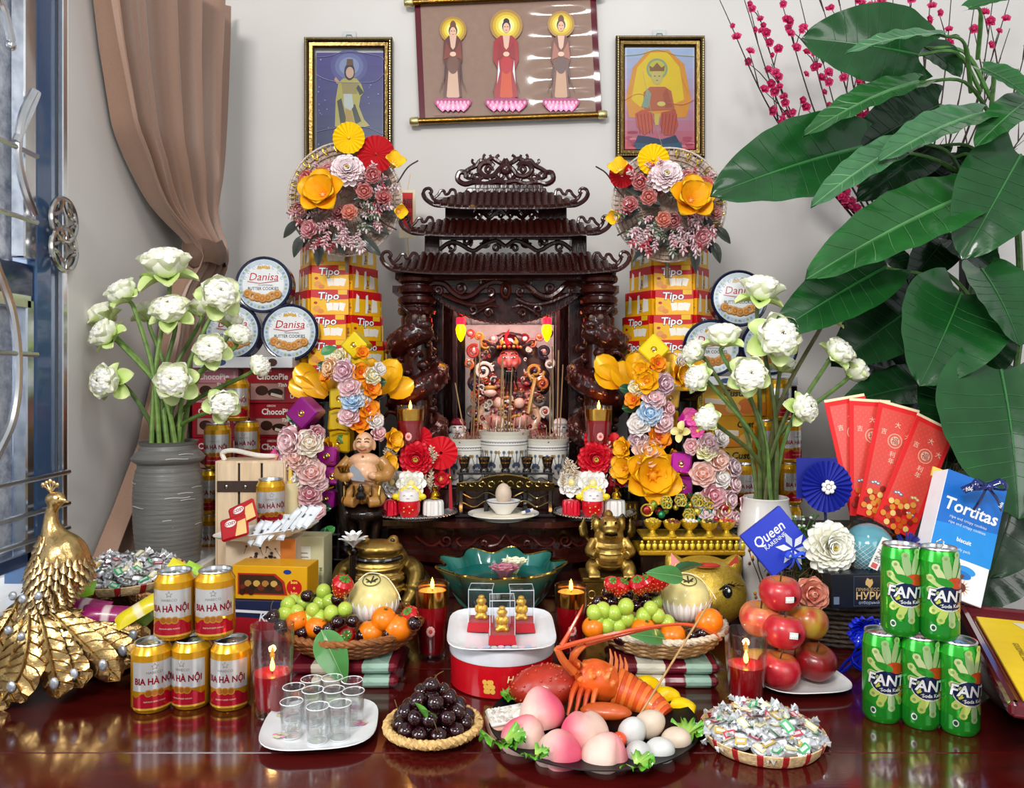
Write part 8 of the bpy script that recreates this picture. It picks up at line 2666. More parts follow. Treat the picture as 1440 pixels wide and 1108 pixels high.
part('fan', m, 'matte', mk)
part('gold_bowl', MB().lathe([(0, 0), (.010, .002), (.015, .012), (.012, .014), (0, .012)], '#b08a3a', 14), 'gild', mk, (-.042, -.038, .078))
part('gourd', MB().lathe([(0, 0), (.012, .004), (.013, .012), (.007, .020), (.009, .026), (.004, .032), (.003, .038), (0, .038)], '#14100e', 14), 'gloss', mk, (0, -.048, .014))
st_ = MB()
st_.ell((0, 0, .135), (.056, .045, .014), '#1a100c', 18, 8)
for k in range(5):
 a = k * 1.26
 st_.tube(spline([(.05 * cos(a), .04 * sin(a), 0), (.022 * cos(a + .5), .022 * sin(a + .5), .06), (.035 * cos(a + 1), .03 * sin(a + 1), .13)], 5), .011, '#1a100c', 8)
st_.tube([(-.045, -.02, .10), (-.055, -.03, .19)], [.012, .009], '#15100d', 8)
single('carved_stand', fuse(st_, .004, 1), 'carved', 'dark carved root stand under the monk figurine', 'stand', on(513, 1.93, .0005), 0, None, (1, 1, 1.665))

# ================================================================ LEFT: peacock bowl, crate, boxes, snacks
pk_ = thing('peacock_bowl', 'gold peacock figure with a jewelled tail wrapped round a wide gold glass bowl', 'ornament bowl', (0, 0, 0))
BC = on(152, 1.515, .0)
GP = '#c8a870'
prb = [(0, .004), (.05, 0), (.06, .006), (.05, .03), (.07, .045), (.098, .075), (.106, .108), (.110, .116), (.104, .116), (.094, .08), (.06, .052), (0, .046)]
part('bowl', MB().lathe(prb, '#8a5f3a', 44, Matrix.Translation(BC), warp=lambda p, a: (p[0] * (1 + .012 * cos(24 * a)), p[1] * (1 + .012 * cos(24 * a)), p[2])), 'gold', pk_, label='amber gold faceted glass bowl')
m = MB()
NK = [at(80, 703, 1.38), at(72, 722, 1.38), at(74, 748, 1.38), at(86, 778, 1.38), at(84, 805, 1.385), at(66, 838, 1.385), at(52, 872, 1.38), at(46, 915, 1.375)]
m.tube(spline(NK, 6), [.013, .012, .011, .0105, .010, .010, .0105, .011, .012, .013, .015, .017, .020, .023, .027, .032, .037, .041, .044, .046, .048, .049, .049, .048, .046, .044, .042, .040, .038, .036, .034, .032, .030, .028, .026, .024, .022, .020, .018, .016, .014, .012, .01][:43], GP, 14)
m.ell(at(78, 702, 1.378), (.018, .013, .014), GP, 14, 9)
m.tube([at(86, 702, 1.376), at(97, 706, 1.374)], [.006, .0015], GP, 8)
part('peacock_body', fuse(m, .003, 1), 'gold', pk_)
for k in range(5):
 a = at(72, 692, 1.378)
 b = at(60 + 5.0 * k, 682 - 2.5 * (2 - abs(k - 2)), 1.378)
 part('crest_feather', MB().tube([a, (a + b) / 2, b], [.002, .0016, .001], GP, 5).ell(b, (.004, .002, .005), GP, 8, 5), 'gold', pk_)
m = MB()
for s_ in (-1, 1):
 m.ell(at(82, 701, 1.365), (.0018, .0018, .0018), '#1a120a', 6, 4)
part('eye', m, 'gloss', pk_)
FEA = petal(.022, .014, .3, .15, '#8a6c40', '#dcc090', 4, 5)
RAD = [.013, .012, .011, .0105, .010, .010, .0105, .011, .012, .013, .015, .017, .020, .023, .027, .032, .037, .041, .044, .046, .048, .049, .049, .048, .046, .044, .042, .040, .038, .036, .034, .032, .030, .028]
for row in range(13):
 m = MB()
 for k in range(10):
  t_ = row / 12
  i0 = 2.1 + t_ * 3.2
  j = int(i0)
  c_ = NK[j].lerp(NK[min(7, j + 1)], i0 - j)
  r_ = RAD[int(i0 * 6)] + .003
  a = -pi - .3 + (k + .5 * (row % 2)) * (pi + .6) / 9
  d = V((cos(a), sin(a), 0))
  m.add(FEA.v, FEA.f, FEA.c, Matrix.Translation(c_ + d * r_ * .95) @ aim(V((d.x * .35 - .15, d.y * .35, -1))) @ Matrix.Rotation(math.atan2(d.y, d.x) - pi / 2, 4, 'Z') if False else Matrix.Translation(c_ + d * r_ * .98) @ Matrix.Rotation(a + pi / 2, 4, 'Z') @ Matrix.Rotation(pi - .28, 4, 'X'))
 part('feather_row', m, 'gold', pk_)

def tail(pts, w_, jewel=True):
 pts = [at(*p) for p in pts]
 sp = spline(pts, 6)
 n = len(sp)
 m = MB()
 rg = []
 for i, p in enumerate(sp):
  t_ = i / (n - 1)
  d = (sp[min(i + 1, n - 1)] - sp[max(0, i - 1)]).normalized()
  s_ = d.cross(V((0, -1, .35))).normalized()
  ww = w_ * (.35 + .65 * sin(min(1, t_ * 1.15) * pi * .62)) * (1 if t_ < .86 else math.sqrt(max(0, 1 - ((t_ - .86) / .14) ** 2)) + .02)
  up = s_.cross(d).normalized()
  if up.y > 0:
   up = -up
  rg.append([p + s_ * ww * u + up * (.25 * w_ * (1 - u * u) + .004 * sin(i * 2.2) * abs(u)) for u in (-1, -.66, -.33, 0, .33, .66, 1)])
 m.rings(rg, GP, closed=False)
 f = part('tail_feather', m, 'gold', pk_)
 q = MB()
 q.tube([p[3] + V((0, -.003, .001)) for p in rg], .0022, '#b89a62', 5)
 for i in range(2, n - 2, 2):
  for s_ in (0, 6):
   q.tube([rg[i][3] + V((0, -.003, 0)), rg[i + 1][1 if s_ == 0 else 5] + V((0, -.003, 0)), rg[min(n - 1, i + 2)][s_] + V((0, -.001, 0))], .0013, '#a88a52', 4)
 part('barbs', q, 'gold', f)
 if jewel:
  e = sp[int(n * .84)]
  part('jewel', MB().ell(e + V((0, -.012, .004)), (.008, .005, .0105), '#b4b8c0', 10, 6), 'foil', f)

for pts, w_ in (([(40, 850, 1.37), (28, 900, 1.35), (12, 950, 1.33), (-18, 1000, 1.31)], .030), ([(46, 850, 1.36), (44, 900, 1.34), (34, 945, 1.32), (8, 985, 1.305)], .032), ([(56, 850, 1.365), (68, 895, 1.34), (78, 940, 1.33), (85, 980, 1.325)], .026), ([(62, 850, 1.37), (95, 880, 1.36), (130, 915, 1.36), (170, 955, 1.37)], .026),
    ([(66, 850, 1.385), (110, 880, 1.39), (155, 905, 1.40), (198, 925, 1.41)], .024), ([(60, 845, 1.37), (82, 895, 1.35), (100, 930, 1.345), (118, 965, 1.345)], .024), ([(34, 840, 1.38), (10, 880, 1.37), (-15, 920, 1.36), (-40, 960, 1.35)], .028), ([(70, 855, 1.40), (120, 870, 1.41), (170, 885, 1.42), (212, 900, 1.44)], .020)):
 tail(pts, w_)
for px, py in ((18, 838), (32, 842), (54, 838), (12, 886), (30, 895)):
 part('jewel', MB().ell(at(px, py, 1.315), (.007, .005, .008), '#b4b8c0', 10, 6), 'foil', pk_)
for k, (px, py, y, ang, c_, lb) in enumerate(((104, 835, 1.47, .3, '#7fae2a', 'green snack packet at the left of the peacock bowl'), (120, 852, 1.43, -.2, '#8a1a5a', 'magenta snack packet on the peacock bowl, left one'), (150, 862, 1.42, -.12, '#8a1058', 'long magenta snack packet at the front of the peacock bowl'),
            (100, 862, 1.44, .1, '#8aa83a', 'olive green snack packet low on the left of the peacock bowl'), (195, 858, 1.42, .5, '#d8c81a', 'yellow snack packet on the right of the peacock bowl'), (215, 858, 1.46, .7, '#9ac03a', 'lime green packet at the right edge of the peacock bowl'))):
 m = MB()
 m.grid(lambda u, v: V(((u - .5) * .085, (v - .5) * .034, .009 * (1 - (2 * u - 1) ** 4) * (1 - (2 * v - 1) ** 2) + .0012 * sin(u * 60) * (abs(2 * u - 1) > .85))), 20, 8, lambda u, v: mixc(hx(c_), hx('#f0e8e0'), .55 if .42 < u < .58 else 0))
 m.grid(lambda u, v: V(((u - .5) * .085, (.5 - v) * .034, -.005 * (1 - (2 * u - 1) ** 4) * (1 - (2 * v - 1) ** 2))), 20, 8, c_)
 single('snack_packet', m, 'card', lb, 'packet', at(px, py, y), (.7, -ang, .1 * k))
for k, (px, py, c_, lb) in enumerate(((252, 796, '#d8d020', 'yellow green sweet wrapper on the tray behind the beer cans, left one'), (275, 800, '#9ac83a', 'lime sweet wrapper on the tray behind the beer cans, right one'))):
 m = MB().grid(lambda u, v: V(((u - .5) * .04, (v - .5) * .022, .005 * sin(u * pi) * sin(v * pi))), 8, 5, c_)
 single('snack_packet', m, 'card', lb, 'packet', at(px, py, 1.55), (.8, .5, .2))

# wooden crate with a dark strap
cr_ = thing('wooden_crate', 'pale slatted wooden gift crate with a dark leather strap', 'crate', (xat(352, 1.84), 1.885, .0005))
for k in range(3):
 part('slat', MB().box((-.054 + .054 * k, -.043, .18), (.0485, .006, .36), ['#dcc3a2', '#d6bb98', '#e0c8a8'][k], bev=.0008), 'rawwood', cr_)
part('box_body', MB().box((0, .002, .18), (.158, .082, .355), '#1f1712'), 'matte', cr_)
part('side_panel', MB().box((-.081, 0, .18), (.005, .09, .36), '#d8bf9c', bev=.001), 'rawwood', cr_)
part('side_panel', MB().box((.081, 0, .18), (.005, .09, .36), '#d8bf9c', bev=.001), 'rawwood', cr_)
part('top_panel', MB().box((0, 0, .362), (.167, .09, .005), '#dcc4a4', bev=.001), 'rawwood', cr_)
part('rope_handle', MB().tube(spline([(-.07, -.02, .364), (-.075, -.02, .382), (-.045, -.025, .388), (.01, -.02, .376), (.05, 0, .372)], 6), .0058, '#e4ddd2', 8), 'cloth', cr_)
m = MB().box((-.015, -.048, .305), (.125, .004, .026), '#3c2c24', bev=.001)
st0 = part('leather_strap', m, 'matte', cr_)
for x in (-.055, -.01):
 part('rivet', MB().ell((x, -.051, .305), (.005, .003, .005), '#a8a29a', 10, 6), 'steel', st0)

# printed wooden box and the carton beside it
def flowerprint(q, w_, h_):
 q.poly([(-w_ * .5, 0), (w_ * .5, 0), (w_ * .5, h_), (-w_ * .5, h_)], '#dcc6aa', .0002)
 for k in range(60):
  x, z = w_ * (-.28 + .5 * rng.random() ** .8), h_ * .50 + h_ * .42 * rng.random() ** 1.3
  q.disc((x, z), U(.002, .0045), '#4a4038', .0005, 7)
  q.tube([(x, z, .0004), (x + U(-.012, .012), z - U(.006, .02), .0004)], .0007, '#5a5046', 4)
 q.poly([(w_ * .5 - .034, 0), (w_ * .5, 0), (w_ * .5, h_), (w_ * .5 - .034, h_)], '#c9742a', .0007)

carton('printed_wood_box', 'pale wooden box printed with dark flowers and an orange band', .158, .075, .196, '#dcc6aa', (xat(364, 1.75), 1.80, .0005), 0, None, (('f', flowerprint),), 'box', 'paper')

def labelprint(q, w_, h_):
 q.poly([(-w_ * .4, h_ * .08), (w_ * .1, h_ * .08), (w_ * .1, h_ * .88), (-w_ * .4, h_ * .88)], '#e4e2d4', .0003)
 for k in range(14):
  q.poly([(-w_ * .36, h_ * (.14 + .05 * k)), (w_ * U(-.05, .07), h_ * (.14 + .05 * k)), (w_ * .0, h_ * (.155 + .05 * k)), (-w_ * .36, h_ * (.155 + .05 * k))], '#8a8a84', .0005)
 q.text('Mooncake', w_ * .36, h_ * .5, .012, '#7a8a5a', .0005, None, 1, 0, .01, -pi / 2)

carton('tea_carton', 'pale green carton with small printed label beside the printed wooden box', .078, .06, .192, '#c8c49a', (xat(431, 1.79), 1.84, .0005), -.1, None, (('f', labelprint),), 'box', 'paper')

# yellow window box over a navy and red box
def windowbox(q, w_, h_):
 q.poly([(-w_ * .42, h_ * .14), (w_ * .24, h_ * .14), (w_ * .20, h_ * .55), (w_ * .08, h_ * .78), (-w_ * .42, h_ * .78)], '#b02818', .0003)
 q.poly([(-w_ * .40, h_ * .18), (w_ * .20, h_ * .18), (w_ * .17, h_ * .52), (w_ * .06, h_ * .73), (-w_ * .40, h_ * .73)], '#3a2616', .0005)
 for k in range(9):
  q.disc((-w_ * .34 + w_ * .058 * k, h_ * (.36 + .12 * (k % 2))), .008, ['#6a2a1a', '#a87a3a', '#2c1a12', '#c8a050'][k % 4], .0007 + .0001 * k, 10, None, .007)
 q.disc((w_ * .33, h_ * .38), .017, '#c41c1c', .0005, 20)
 for k, s_ in enumerate(('bon', 'o', 'bon')):
  q.text(s_, w_ * .33, h_ * (.50 - .16 * k), .0095, '#f2d060', .0008, None, 1, 0, .03)
 q.disc((w_ * .24, h_ * .84), .009, '#1a3a8a', .0006, 14, None, .005)
 for k in range(3):
  q.disc((-w_ * .30 + .010 * (k - 1), h_ * .22 + .004 * (k % 2)), .007, '#3a1a0c', .0016, 10)

carton('chocolate_window_box', 'yellow box with a window showing chocolates, behind the beer cans', .168, .07, .072, '#e0a416', (xat(380, 1.66), 1.70, .0865), -.10, None, (('f', windowbox),))

def navyprint(q, w_, h_):
 q.poly([(-w_ * .5, 0), (w_ * .5, 0), (w_ * .5, h_ * .52), (-w_ * .5, h_ * .60)], '#a01420', .0003)
 q.poly([(-w_ * .5, h_ * .72), (w_ * .5, h_ * .66), (w_ * .5, h_ * .72), (-w_ * .5, h_ * .79)], '#e4e4e8', .0005)
 q.text('Karmel', w_ * .12, h_ * .50, .024, '#eceef4', .0007, None, 1, .25, .02)

carton('caramel_box', 'navy and red caramel box under the yellow window box', .19, .085, .085, '#1c2448', (xat(372, 1.65), 1.70, .0005), -.08, None, (('f', navyprint),))

# plate of snacks on the printed box
SP = on(376, 1.765, .1985)
sp_ = thing('snack_plate', 'white oval plate of wrapped snacks tipped on the printed wooden box', 'plate', SP, (-.0, rd(-7), 0))
part('plate', plate_mesh(.120, .075, 2, .022, '#e6e4e2', foot=.5), 'ceramic', sp_)
beer(381, 1.80, .214, .35, 'single beer can standing on the plate of snacks', None)
for k in range(9):
 m = MB()
 m.grid(lambda u, v: V(((u - .5) * .020, (v - .5) * .060, .008 * (1 - (2 * u - 1) ** 2) * (1 - (2 * v - 1) ** 6) + .002 * sin(v * 40) * (abs(2 * v - 1) > .8))), 8, 16, lambda u, v: hx('#2a3038') if .40 < v < .62 and .25 < u < .75 and (k + int(v * 30)) % 3 else hx('#d4dae0'))
 m.grid(lambda u, v: V(((.5 - u) * .020, (v - .5) * .060, -.006 * (1 - (2 * u - 1) ** 2))), 6, 8, '#c4ccd4')
 single('wafer_sachet', m, 'card', 'white and black snack sachet on the snack plate, %s from the left' % ['first', 'second', 'third', 'fourth', 'fifth', 'sixth', 'seventh', 'eighth', 'ninth'][k], 'packet', at(360 + 9.8 * k, 750 - 2.9 * k + U(-5, 4), 1.715 + U(-.012, .012)), (.85 + U(-.25, .25), .25 + U(-.3, .3), -.5 + U(-.45, .35)), 'white sachets on the snack plate')
for k, (px, py, rz) in enumerate(((342, 722, .45), (330, 742, .30))):
 m = MB().box((0, 0, 0), (.062, .050, .010), '#b0141c', bev=.004)
 t = thing('biscuit_packet', '%s red wrapped biscuit packet at the left of the snack plate' % ['upper', 'lower'][k], 'packet', at(px, py, 1.71 - .015 * k), Euler((rd(62), -rz, 0)))
 part('wrapper', m, 'card', t)
 q = MB().poly([(.002, -.022), (.028, -.022), (.028, .012), (.010, .010)], '#e8c080', .0053)
 q.disc((-.006, .010), .013, '#e8e4e0', .0054, 16, None, .008).text('COSY', -.006, .0068, .0095, '#a01018', .0058, None, 1, 0, .03)
 part('print', q, 'print', t)
for k in range(7):
 single('wafer_stick', MB().tube([(0, 0, 0), (0, 0, .09)], .0048, '#e0c050', 8), 'matte', 'yellow and white wafer stick in the bundle behind the snack plate', 'wafer', (xat(388 + 3.6 * k, 1.86), 1.852 + .012 * (k % 2), .262 + .006 * (k % 3)), (0, -.12 + .02 * k, 0), 'wafer sticks')
single('wafer_holder', MB().lathe([(0, 0), (.030, 0), (.030, .12), (.027, .12), (.027, .06), (0, .06)], '#d8c89a', 20, TR((0, 0, 0), (0, 0, 0), (1.15, .9, 1))), 'paper', 'cream paper holder with wafer sticks beside the crate', 'holder', (xat(402, 1.86), 1.858, .193))

# ================================================================ RIGHT: blue gift basket
GBX = 1195
gk = thing('gift_basket', 'dark wicker gift basket holding blue packs behind the green soda cans', 'basket', on(GBX, 1.70, .0005))
m = MB()
for k in range(9):
 m.tube([((.155 + .003 * (1 if (i + k) % 2 else -1)) * cos(2 * pi * i / 60), (.10 + .003 * (1 if (i + k) % 2 else -1)) * sin(2 * pi * i / 60), .006 + .0095 * k) for i in range(61)], .0046, '#3a2a1c' if k % 2 else '#2a1d14', 6, caps=False)
m.add([(.15 * cos(2 * pi * i / 40), .095 * sin(2 * pi * i / 40), .03) for i in range(40)], [tuple(range(40))], '#1c1410')
part('wicker_body', m, 'wicker', gk)
m = MB()
for k in range(260):
 x, y_ = U(-.14, .16), U(-.04, .08)
 m.tube(spline([(x, y_, .07), (x + U(-.04, .04), y_ + U(-.03, .03), .12 + U(0, .09)), (x + U(-.07, .07), y_ + U(-.03, .03), .12 + U(0, .06))], 3), .0011, rng.choice(['#7a6a48', '#5a4a30', '#4a5a34', '#8a7a54']), 4)
part('straw_filling', m, 'matte', gk, kind='stuff')
m = MB().box((.02, .065, .15), (.27, .04, .17), '#232018')
part('inner_block', m, 'matte', gk)

EN = []

def envelope(px, py, y, rz, label, k):
 m_ = MB()
 w_, h_ = .094, .255
 t = thing('red_envelope', label, 'envelope', at(px, py, y), Euler((rd(90 - 12), rz * 1.0, 0)) if False else (Matrix.Rotation(rz, 4, 'Y') @ Matrix.Rotation(-.14, 4, 'X')).to_euler(), 'red envelopes fanned in the gift basket')
 part('paper', MB().box((0, 0, 0), (w_, .0022, h_), '#d8181c', bev=.0006), 'paper', t)
 q = MB()
 q.M = TR((0, -.0013, 0), (pi / 2, 0, 0))
 q.poly([(-w_ * .40, -h_ * .28), (w_ * .40, -h_ * .28), (w_ * .40, h_ * .46), (-w_ * .40, h_ * .46)], '#d8483e', .0002)
 for i in range(12):
  for j in range(26):
   if (i + j) % 2:
    q.poly([(-w_ * .38 + i * w_ * .064, -h_ * .26 + j * h_ * .027), (-w_ * .38 + i * w_ * .064 + .003, -h_ * .26 + j * h_ * .027), (-w_ * .38 + i * w_ * .064 + .003, -h_ * .26 + j * h_ * .027 + .004), (-w_ * .38 + i * w_ * .064, -h_ * .26 + j * h_ * .027 + .004)], '#d05a50', .0003)
 q.disc((.004, h_ * .20), .0165, '#e0a890', .0005, 24).disc((.004, h_ * .20), .0145, '#d05a4a', .0007, 24).disc((.004, h_ * .20), .010, '#e0b09a', .0009, 20)
 q.text('福', .004, h_ * .20 - .006, .016, '#8a3028', .0012)
 for s_, (x, z) in zip('大吉大利', ((.004, h_ * .32), (-.024, h_ * .24), (.030, h_ * .24), (.004, h_ * .06))):
  q.text(s_, x, z, .014, '#e8c8b0', .0008)
 q.text('年', .004, h_ * -.0, .014, '#e8c8b0', .0008)
 for x, z, c_ in ((-.02, -.05, '#5a7a98'), (.018, -.045, '#c8a040'), (.02, -.08, '#5a7a98')):
  for j in range(3):
   q.disc((x + .006 * (j - 1), z + .002 * (j % 2)), .005, c_, .0007 + .0001 * j, 10, None, .0035)
   q.disc((x + .006 * (j - 1), z + .002 * (j % 2)), .0028, '#e8e0d0', .0011, 8, None, .0018)
 for j in range(26):
  a = j * 2.4
  q.disc((.004 * math.sqrt(j) * 1.9 * cos(a), -h_ * .36 + .0042 * math.sqrt(j) * sin(a) * 1.8), .0065, rng.choice(['#d8a040', '#e8c878', '#c8581c', '#d88a30', '#8a2018']), .0006 + .00012 * j, 10)
 part('printed_pattern', q, 'print', t)
 part('cream_top', MB().box((0, .001, h_ / 2 + .0025), (w_ * .98, .003, .007), '#e8d8b0', bev=.0006), 'paper', t)

envelope(1206, 640, 1.735, -.17, 'red envelope farthest left of the fan of four', 0)
envelope(1224, 645, 1.725, .06, 'red envelope second from the left of the fan of four', 1)
envelope(1249, 651, 1.71, .27, 'red envelope third from the left of the fan of four', 2)
envelope(1286, 670, 1.695, .46, 'red envelope farthest right of the fan, fully visible', 3)

rs = thing('blue_paper_fan', 'round dark blue pleated paper fan with pearls, left of the red envelopes', 'decoration', at(1162, 684, 1.63))
part('pleated_fan', rosette(.054, '#0c1c8c', 26, deep=.007), None, rs, (0, 0, 0), (rd(88), 0, .05))
part('backing_card', MB().box((-.016, .012, .016), (.085, .002, .085), '#0e1c80'), 'paper', rs)
for k in range(8):
 a = k * 2 * pi / 7
 part('pearl', MB().ell((0, 0, 0), .0052, '#ece8e4', 10, 7), 'ceramic', rs, ((.0105 * cos(a) if k < 7 else 0), -.012, (.0105 * sin(a) if k < 7 else 0)))
part('stick', MB().tube([(0, .008, -.04), (.01, .02, -.13)], .003, '#1a1c4a', 6), 'matte', rs)

def queen(q, w_, h_):
 q.text('Queen', -w_ * .04, h_ * .60, .030, '#dfe4ee', .0006, None, .9, .15, .012)
 q.text('KARENNE', -w_ * .02, h_ * .48, .012, '#dfe4ee', .0006)
 for k in range(6):
  a = k * 1.05 + .3
  q.poly([(w_ * .16 + .004 * cos(a), h_ * .20 + .004 * sin(a)), (w_ * .16 + .020 * cos(a - .35), h_ * .20 + .020 * sin(a - .35)), (w_ * .16 + .036 * cos(a), h_ * .20 + .036 * sin(a)), (w_ * .16 + .020 * cos(a + .35), h_ * .20 + .020 * sin(a + .35))], '#b8c0cc' if k % 2 else '#dde0e6', .0007 + .0001 * k)

t = carton('blue_gift_box', 'flat blue chocolate box with a printed white flower, leaning on the white vase', .105, .018, .105, '#1430b4', at(1093, 762, 1.615) - V((0, 0, .052)), 0, None, (('f', queen),))
t.rotation_euler = (Matrix.Rotation(-.66, 4, 'Y') @ Matrix.Rotation(-.2, 4, 'X')).to_euler()
t.location = at(1093, 762, 1.615) - (Matrix.Rotation(-.66, 4, 'Y') @ V((0, 0, .052)))
m = MB()
for s_ in (1, -1):
 m.tube(spline([(0, 0, 0), (.014 * s_, -.006, .008), (.018 * s_, -.006, -.002), (0, 0, -.002)], 5), .004, '#1c48d0', 6, flat=.4)
 m.tube(spline([(0, 0, 0), (.006 * s_, -.004, -.016), (.012 * s_, 0, -.026)], 4), .0035, '#1c48d0', 6, flat=.4)
m.ell((0, -.004, 0), (.005, .004, .005), '#1c48d0', 8, 6)
single('small_blue_bow', m, 'cloth', 'small blue ribbon bow on the flat blue chocolate box', 'bow', at(1118, 782, 1.585))
single('white_peony', peony('#f4f4ee', '#e8e4c0', .056), None, 'large white silk peony in front of the gift basket', 'flower', at(1166, 770, 1.585), (rd(80), 0, .1), None, 1.0)
cr2 = MB()
single('coral_rose', rose('#d87a62', '#f0c0a8', .9), None, 'coral pink silk rose right of the topmost apple', 'flower', at(1138, 836, 1.54), (rd(75), 0, 0), None, 1.35)
m = MB()
for k in range(60):
 d = V((U(-1, 1), U(-1, .2), U(-1, 1)))
 if d.length > .2:
  d.normalize()
  m.tube([d * .004, d * .030], [.0022, .0012], '#10208c', 4)
single('blue_pompom', m, 'cloth', 'dark blue ribbon pompom between the teal ball and the blue carton', 'decoration', at(1275, 768, 1.60))
bl = thing('teal_tea_ball', 'round teal melon-shaped pack in a white net with a paper label', 'pack', at(1221, 770, 1.60))
part('ball', MB().ell((0, 0, 0), (.050, .048, .050), '#5a98a4', 28, 18), 'gloss', bl)
m = MB()
for k in range(26):
 a = 2 * pi * k / 26
 for s_ in (1, -1):
  m.tube([(.0512 * cos(e) * cos(a + s_ * e * 1.2), .0492 * cos(e) * sin(a + s_ * e * 1.2), .0512 * sin(e)) for e in [-1.35 + .18 * i for i in range(10)]], .00045, '#c4ced2', 3)
part('white_net', m, 'matte', bl)
part('pink_wrap_top', MB().lathe([(.004, .064), (.018, .060), (.032, .050), (.042, .034), (.050, .030)], '#e0c8d0', 30, warp=lambda p, a: (p[0] * (1 + .08 * sin(11 * a)), p[1] * (1 + .08 * sin(11 * a)), p[2])), 'film', bl)
q = MB(Matrix.Rotation(.45, 4, 'Y') @ TR((0, -.0515, 0), (pi / 2, 0, 0)))
q.poly([(-.010, -.034), (.010, -.034), (.010, .032), (-.010, .032)], '#e8e6e0')
for k, s_ in enumerate('有本祝'):
 q.text(s_, 0, .014 - .016 * k, .014, '#3a3a38', .0006)
q.poly([(-.006, -.032), (.006, -.032), (.006, -.022), (-.006, -.022)], '#d05a5a', .0004)
part('paper_label', q, 'print', bl)

def teabox(q, w_, h_):
 q.poly([(-w_ * .10, h_ * .06), (w_ * .46, h_ * .06), (w_ * .46, h_ * .94), (-w_ * .10, h_ * .94)], '#3a4658', .0003)
 q.poly([(-w_ * .09, h_ * .08), (w_ * .45, h_ * .08), (w_ * .45, h_ * .92), (-w_ * .09, h_ * .92)], '#121a2c', .0005)
 q.poly([(w_ * .18 + .008 * cos(i * .7), h_ * .74 + .008 * sin(i * .7) * (1.4 if i % 2 else .8)) for i in range(9)], '#c8a468', .0007)
 q.text('ПРИНЦЕССА', w_ * .18, h_ * .50, .0085, '#c8a468', .0007)
 q.text('НУРИ', w_ * .18, h_ * .26, .020, '#d0b078', .0007, None, 1, 0, .02)
 q.text('отборный', w_ * .18, h_ * .12, .009, '#a8b0c0', .0007)
 q.poly([(-w_ * .46, h_ * .12), (-w_ * .36, h_ * .12), (-w_ * .36, h_ * .34), (-w_ * .46, h_ * .34)], '#6a7a90', .0004)

carton('black_tea_box', 'black and navy tea box with gold lettering before the gift basket', .112, .04, .068, '#0e1420', at(1201, 851, 1.555), .05, None, (('f', teabox),))
m = MB()
for k in range(16):
 a = k * 2.4
 d = V((cos(a), -.5, .8 * sin(a)))
 s2 = V((-sin(a), .2, cos(a))) * .5
 m.tube(spline([(0, 0, 0), d * .022 + s2 * .012, d * .036, d * .022 - s2 * .012, (0, 0, 0)], 5), .0065, '#0a24c8', 6, flat=.25)
for k in range(5):
 m.tube(spline([(0, 0, 0), (U(-.02, .02), -.01, -.03), (U(-.05, .0), -.02, -.055), (U(-.06, .02), -.015, -.085)], 5), .006, '#0a20b0', 6, flat=.25)
single('blue_bow', m, 'gloss', 'shiny royal blue ribbon bow left of the green soda cans', 'bow', at(1213, 884, 1.50))

def tortitas(q, w_, h_):
 q.poly([(-w_ * .5, h_ * .32), (w_ * .5, h_ * .32), (w_ * .5, h_ * 1.0), (-w_ * .5, h_ * 1.0)], '#1668c0', .0003)
 q.poly([(-w_ * .5, h_ * .32), (w_ * .5, h_ * .32), (w_ * .5, h_ * .62), (-w_ * .5, h_ * .55)], '#1d88d8', .0005)
 q.text('Tortitas', 0, h_ * .68, .036, '#f0f2f6', .0008, None, .98, .15, .02)
 for k in range(2):
  q.text('ripe and crispy cookies', .0, h_ * (.62 - .045 * k), .0085, '#d0e0f0', .0008)
 q.text('biscuit', 0, h_ * .45, .012, '#e8eef6', .0008, None, 1, 0, .02)
 q.text('family pack', 0, h_ * .38, .008, '#d0e0f0', .0008)
 q.disc((w_ * .12, h_ * .24), .022, '#2a90d8', .0007, 20, None, .009).disc((w_ * .08, h_ * .20), .020, '#1870c0', .0008, 20, None, .008)
 for k in range(14):
  a = k * .45
  q.poly([(w_ * .12 + .006 * cos(a - .2), h_ * .10 + .006 * sin(a - .2)), (w_ * .12 + .019 * cos(a), h_ * .10 + .019 * sin(a)), (w_ * .12 + .006 * cos(a + .2), h_ * .10 + .006 * sin(a + .2))], '#d88a2a', .0007)
 q.disc((w_ * .12, h_ * .10), .009, '#5a2c16', .0009, 14)
 q.tube(spline([(w_ * .12, h_ * .10, .001), (w_ * .06, h_ * .15, .001), (w_ * .1, h_ * .2, .001)], 4), .003, '#6a3a20', 5)

R_ = Matrix.Rotation(.36, 4, 'Y') @ Matrix.Rotation(-.22, 4, 'X')
t = carton('blue_biscuit_box', 'tall white and blue biscuit box leaning at the right of the gift basket', .128, .05, .245, '#e8eaee', at(1345, 756, 1.58) - R_ @ V((0, 0, .122)), 0, None, (('f', tortitas),))
t.rotation_euler = R_.to_euler()
part('yellow_top_card', MB().box((-.03, .028, .245), (.07, .004, .02), '#e8c858'), 'paper', t)
single('box_prop', MB().box((0, 0, .045), (.10, .06, .09), '#1a1614', bev=.004), 'matte', 'dark block under the leaning blue biscuit box', 'block', on(1338, 1.64, .0005))
m = MB()
for s_ in (1, -1):
 m.tube(spline([(0, 0, 0), (.03 * s_, -.012, .014), (.038 * s_, -.012, -.006), (0, 0, -.003)], 6), .009, '#101c5c', 8, flat=.35)
 m.tube(spline([(0, 0, 0), (.02 * s_, -.008, -.03), (.034 * s_, -.002, -.058)], 5), .008, '#0e1a54', 8, flat=.3)
m.tube(spline([(-.06, 0, -.01), (-.03, -.006, .004), (0, -.006, .002)], 4), .010, '#101c5c', 8, flat=.4)
m.ell((0, -.010, 0), (.010, .008, .010), '#14226a', 10, 7)
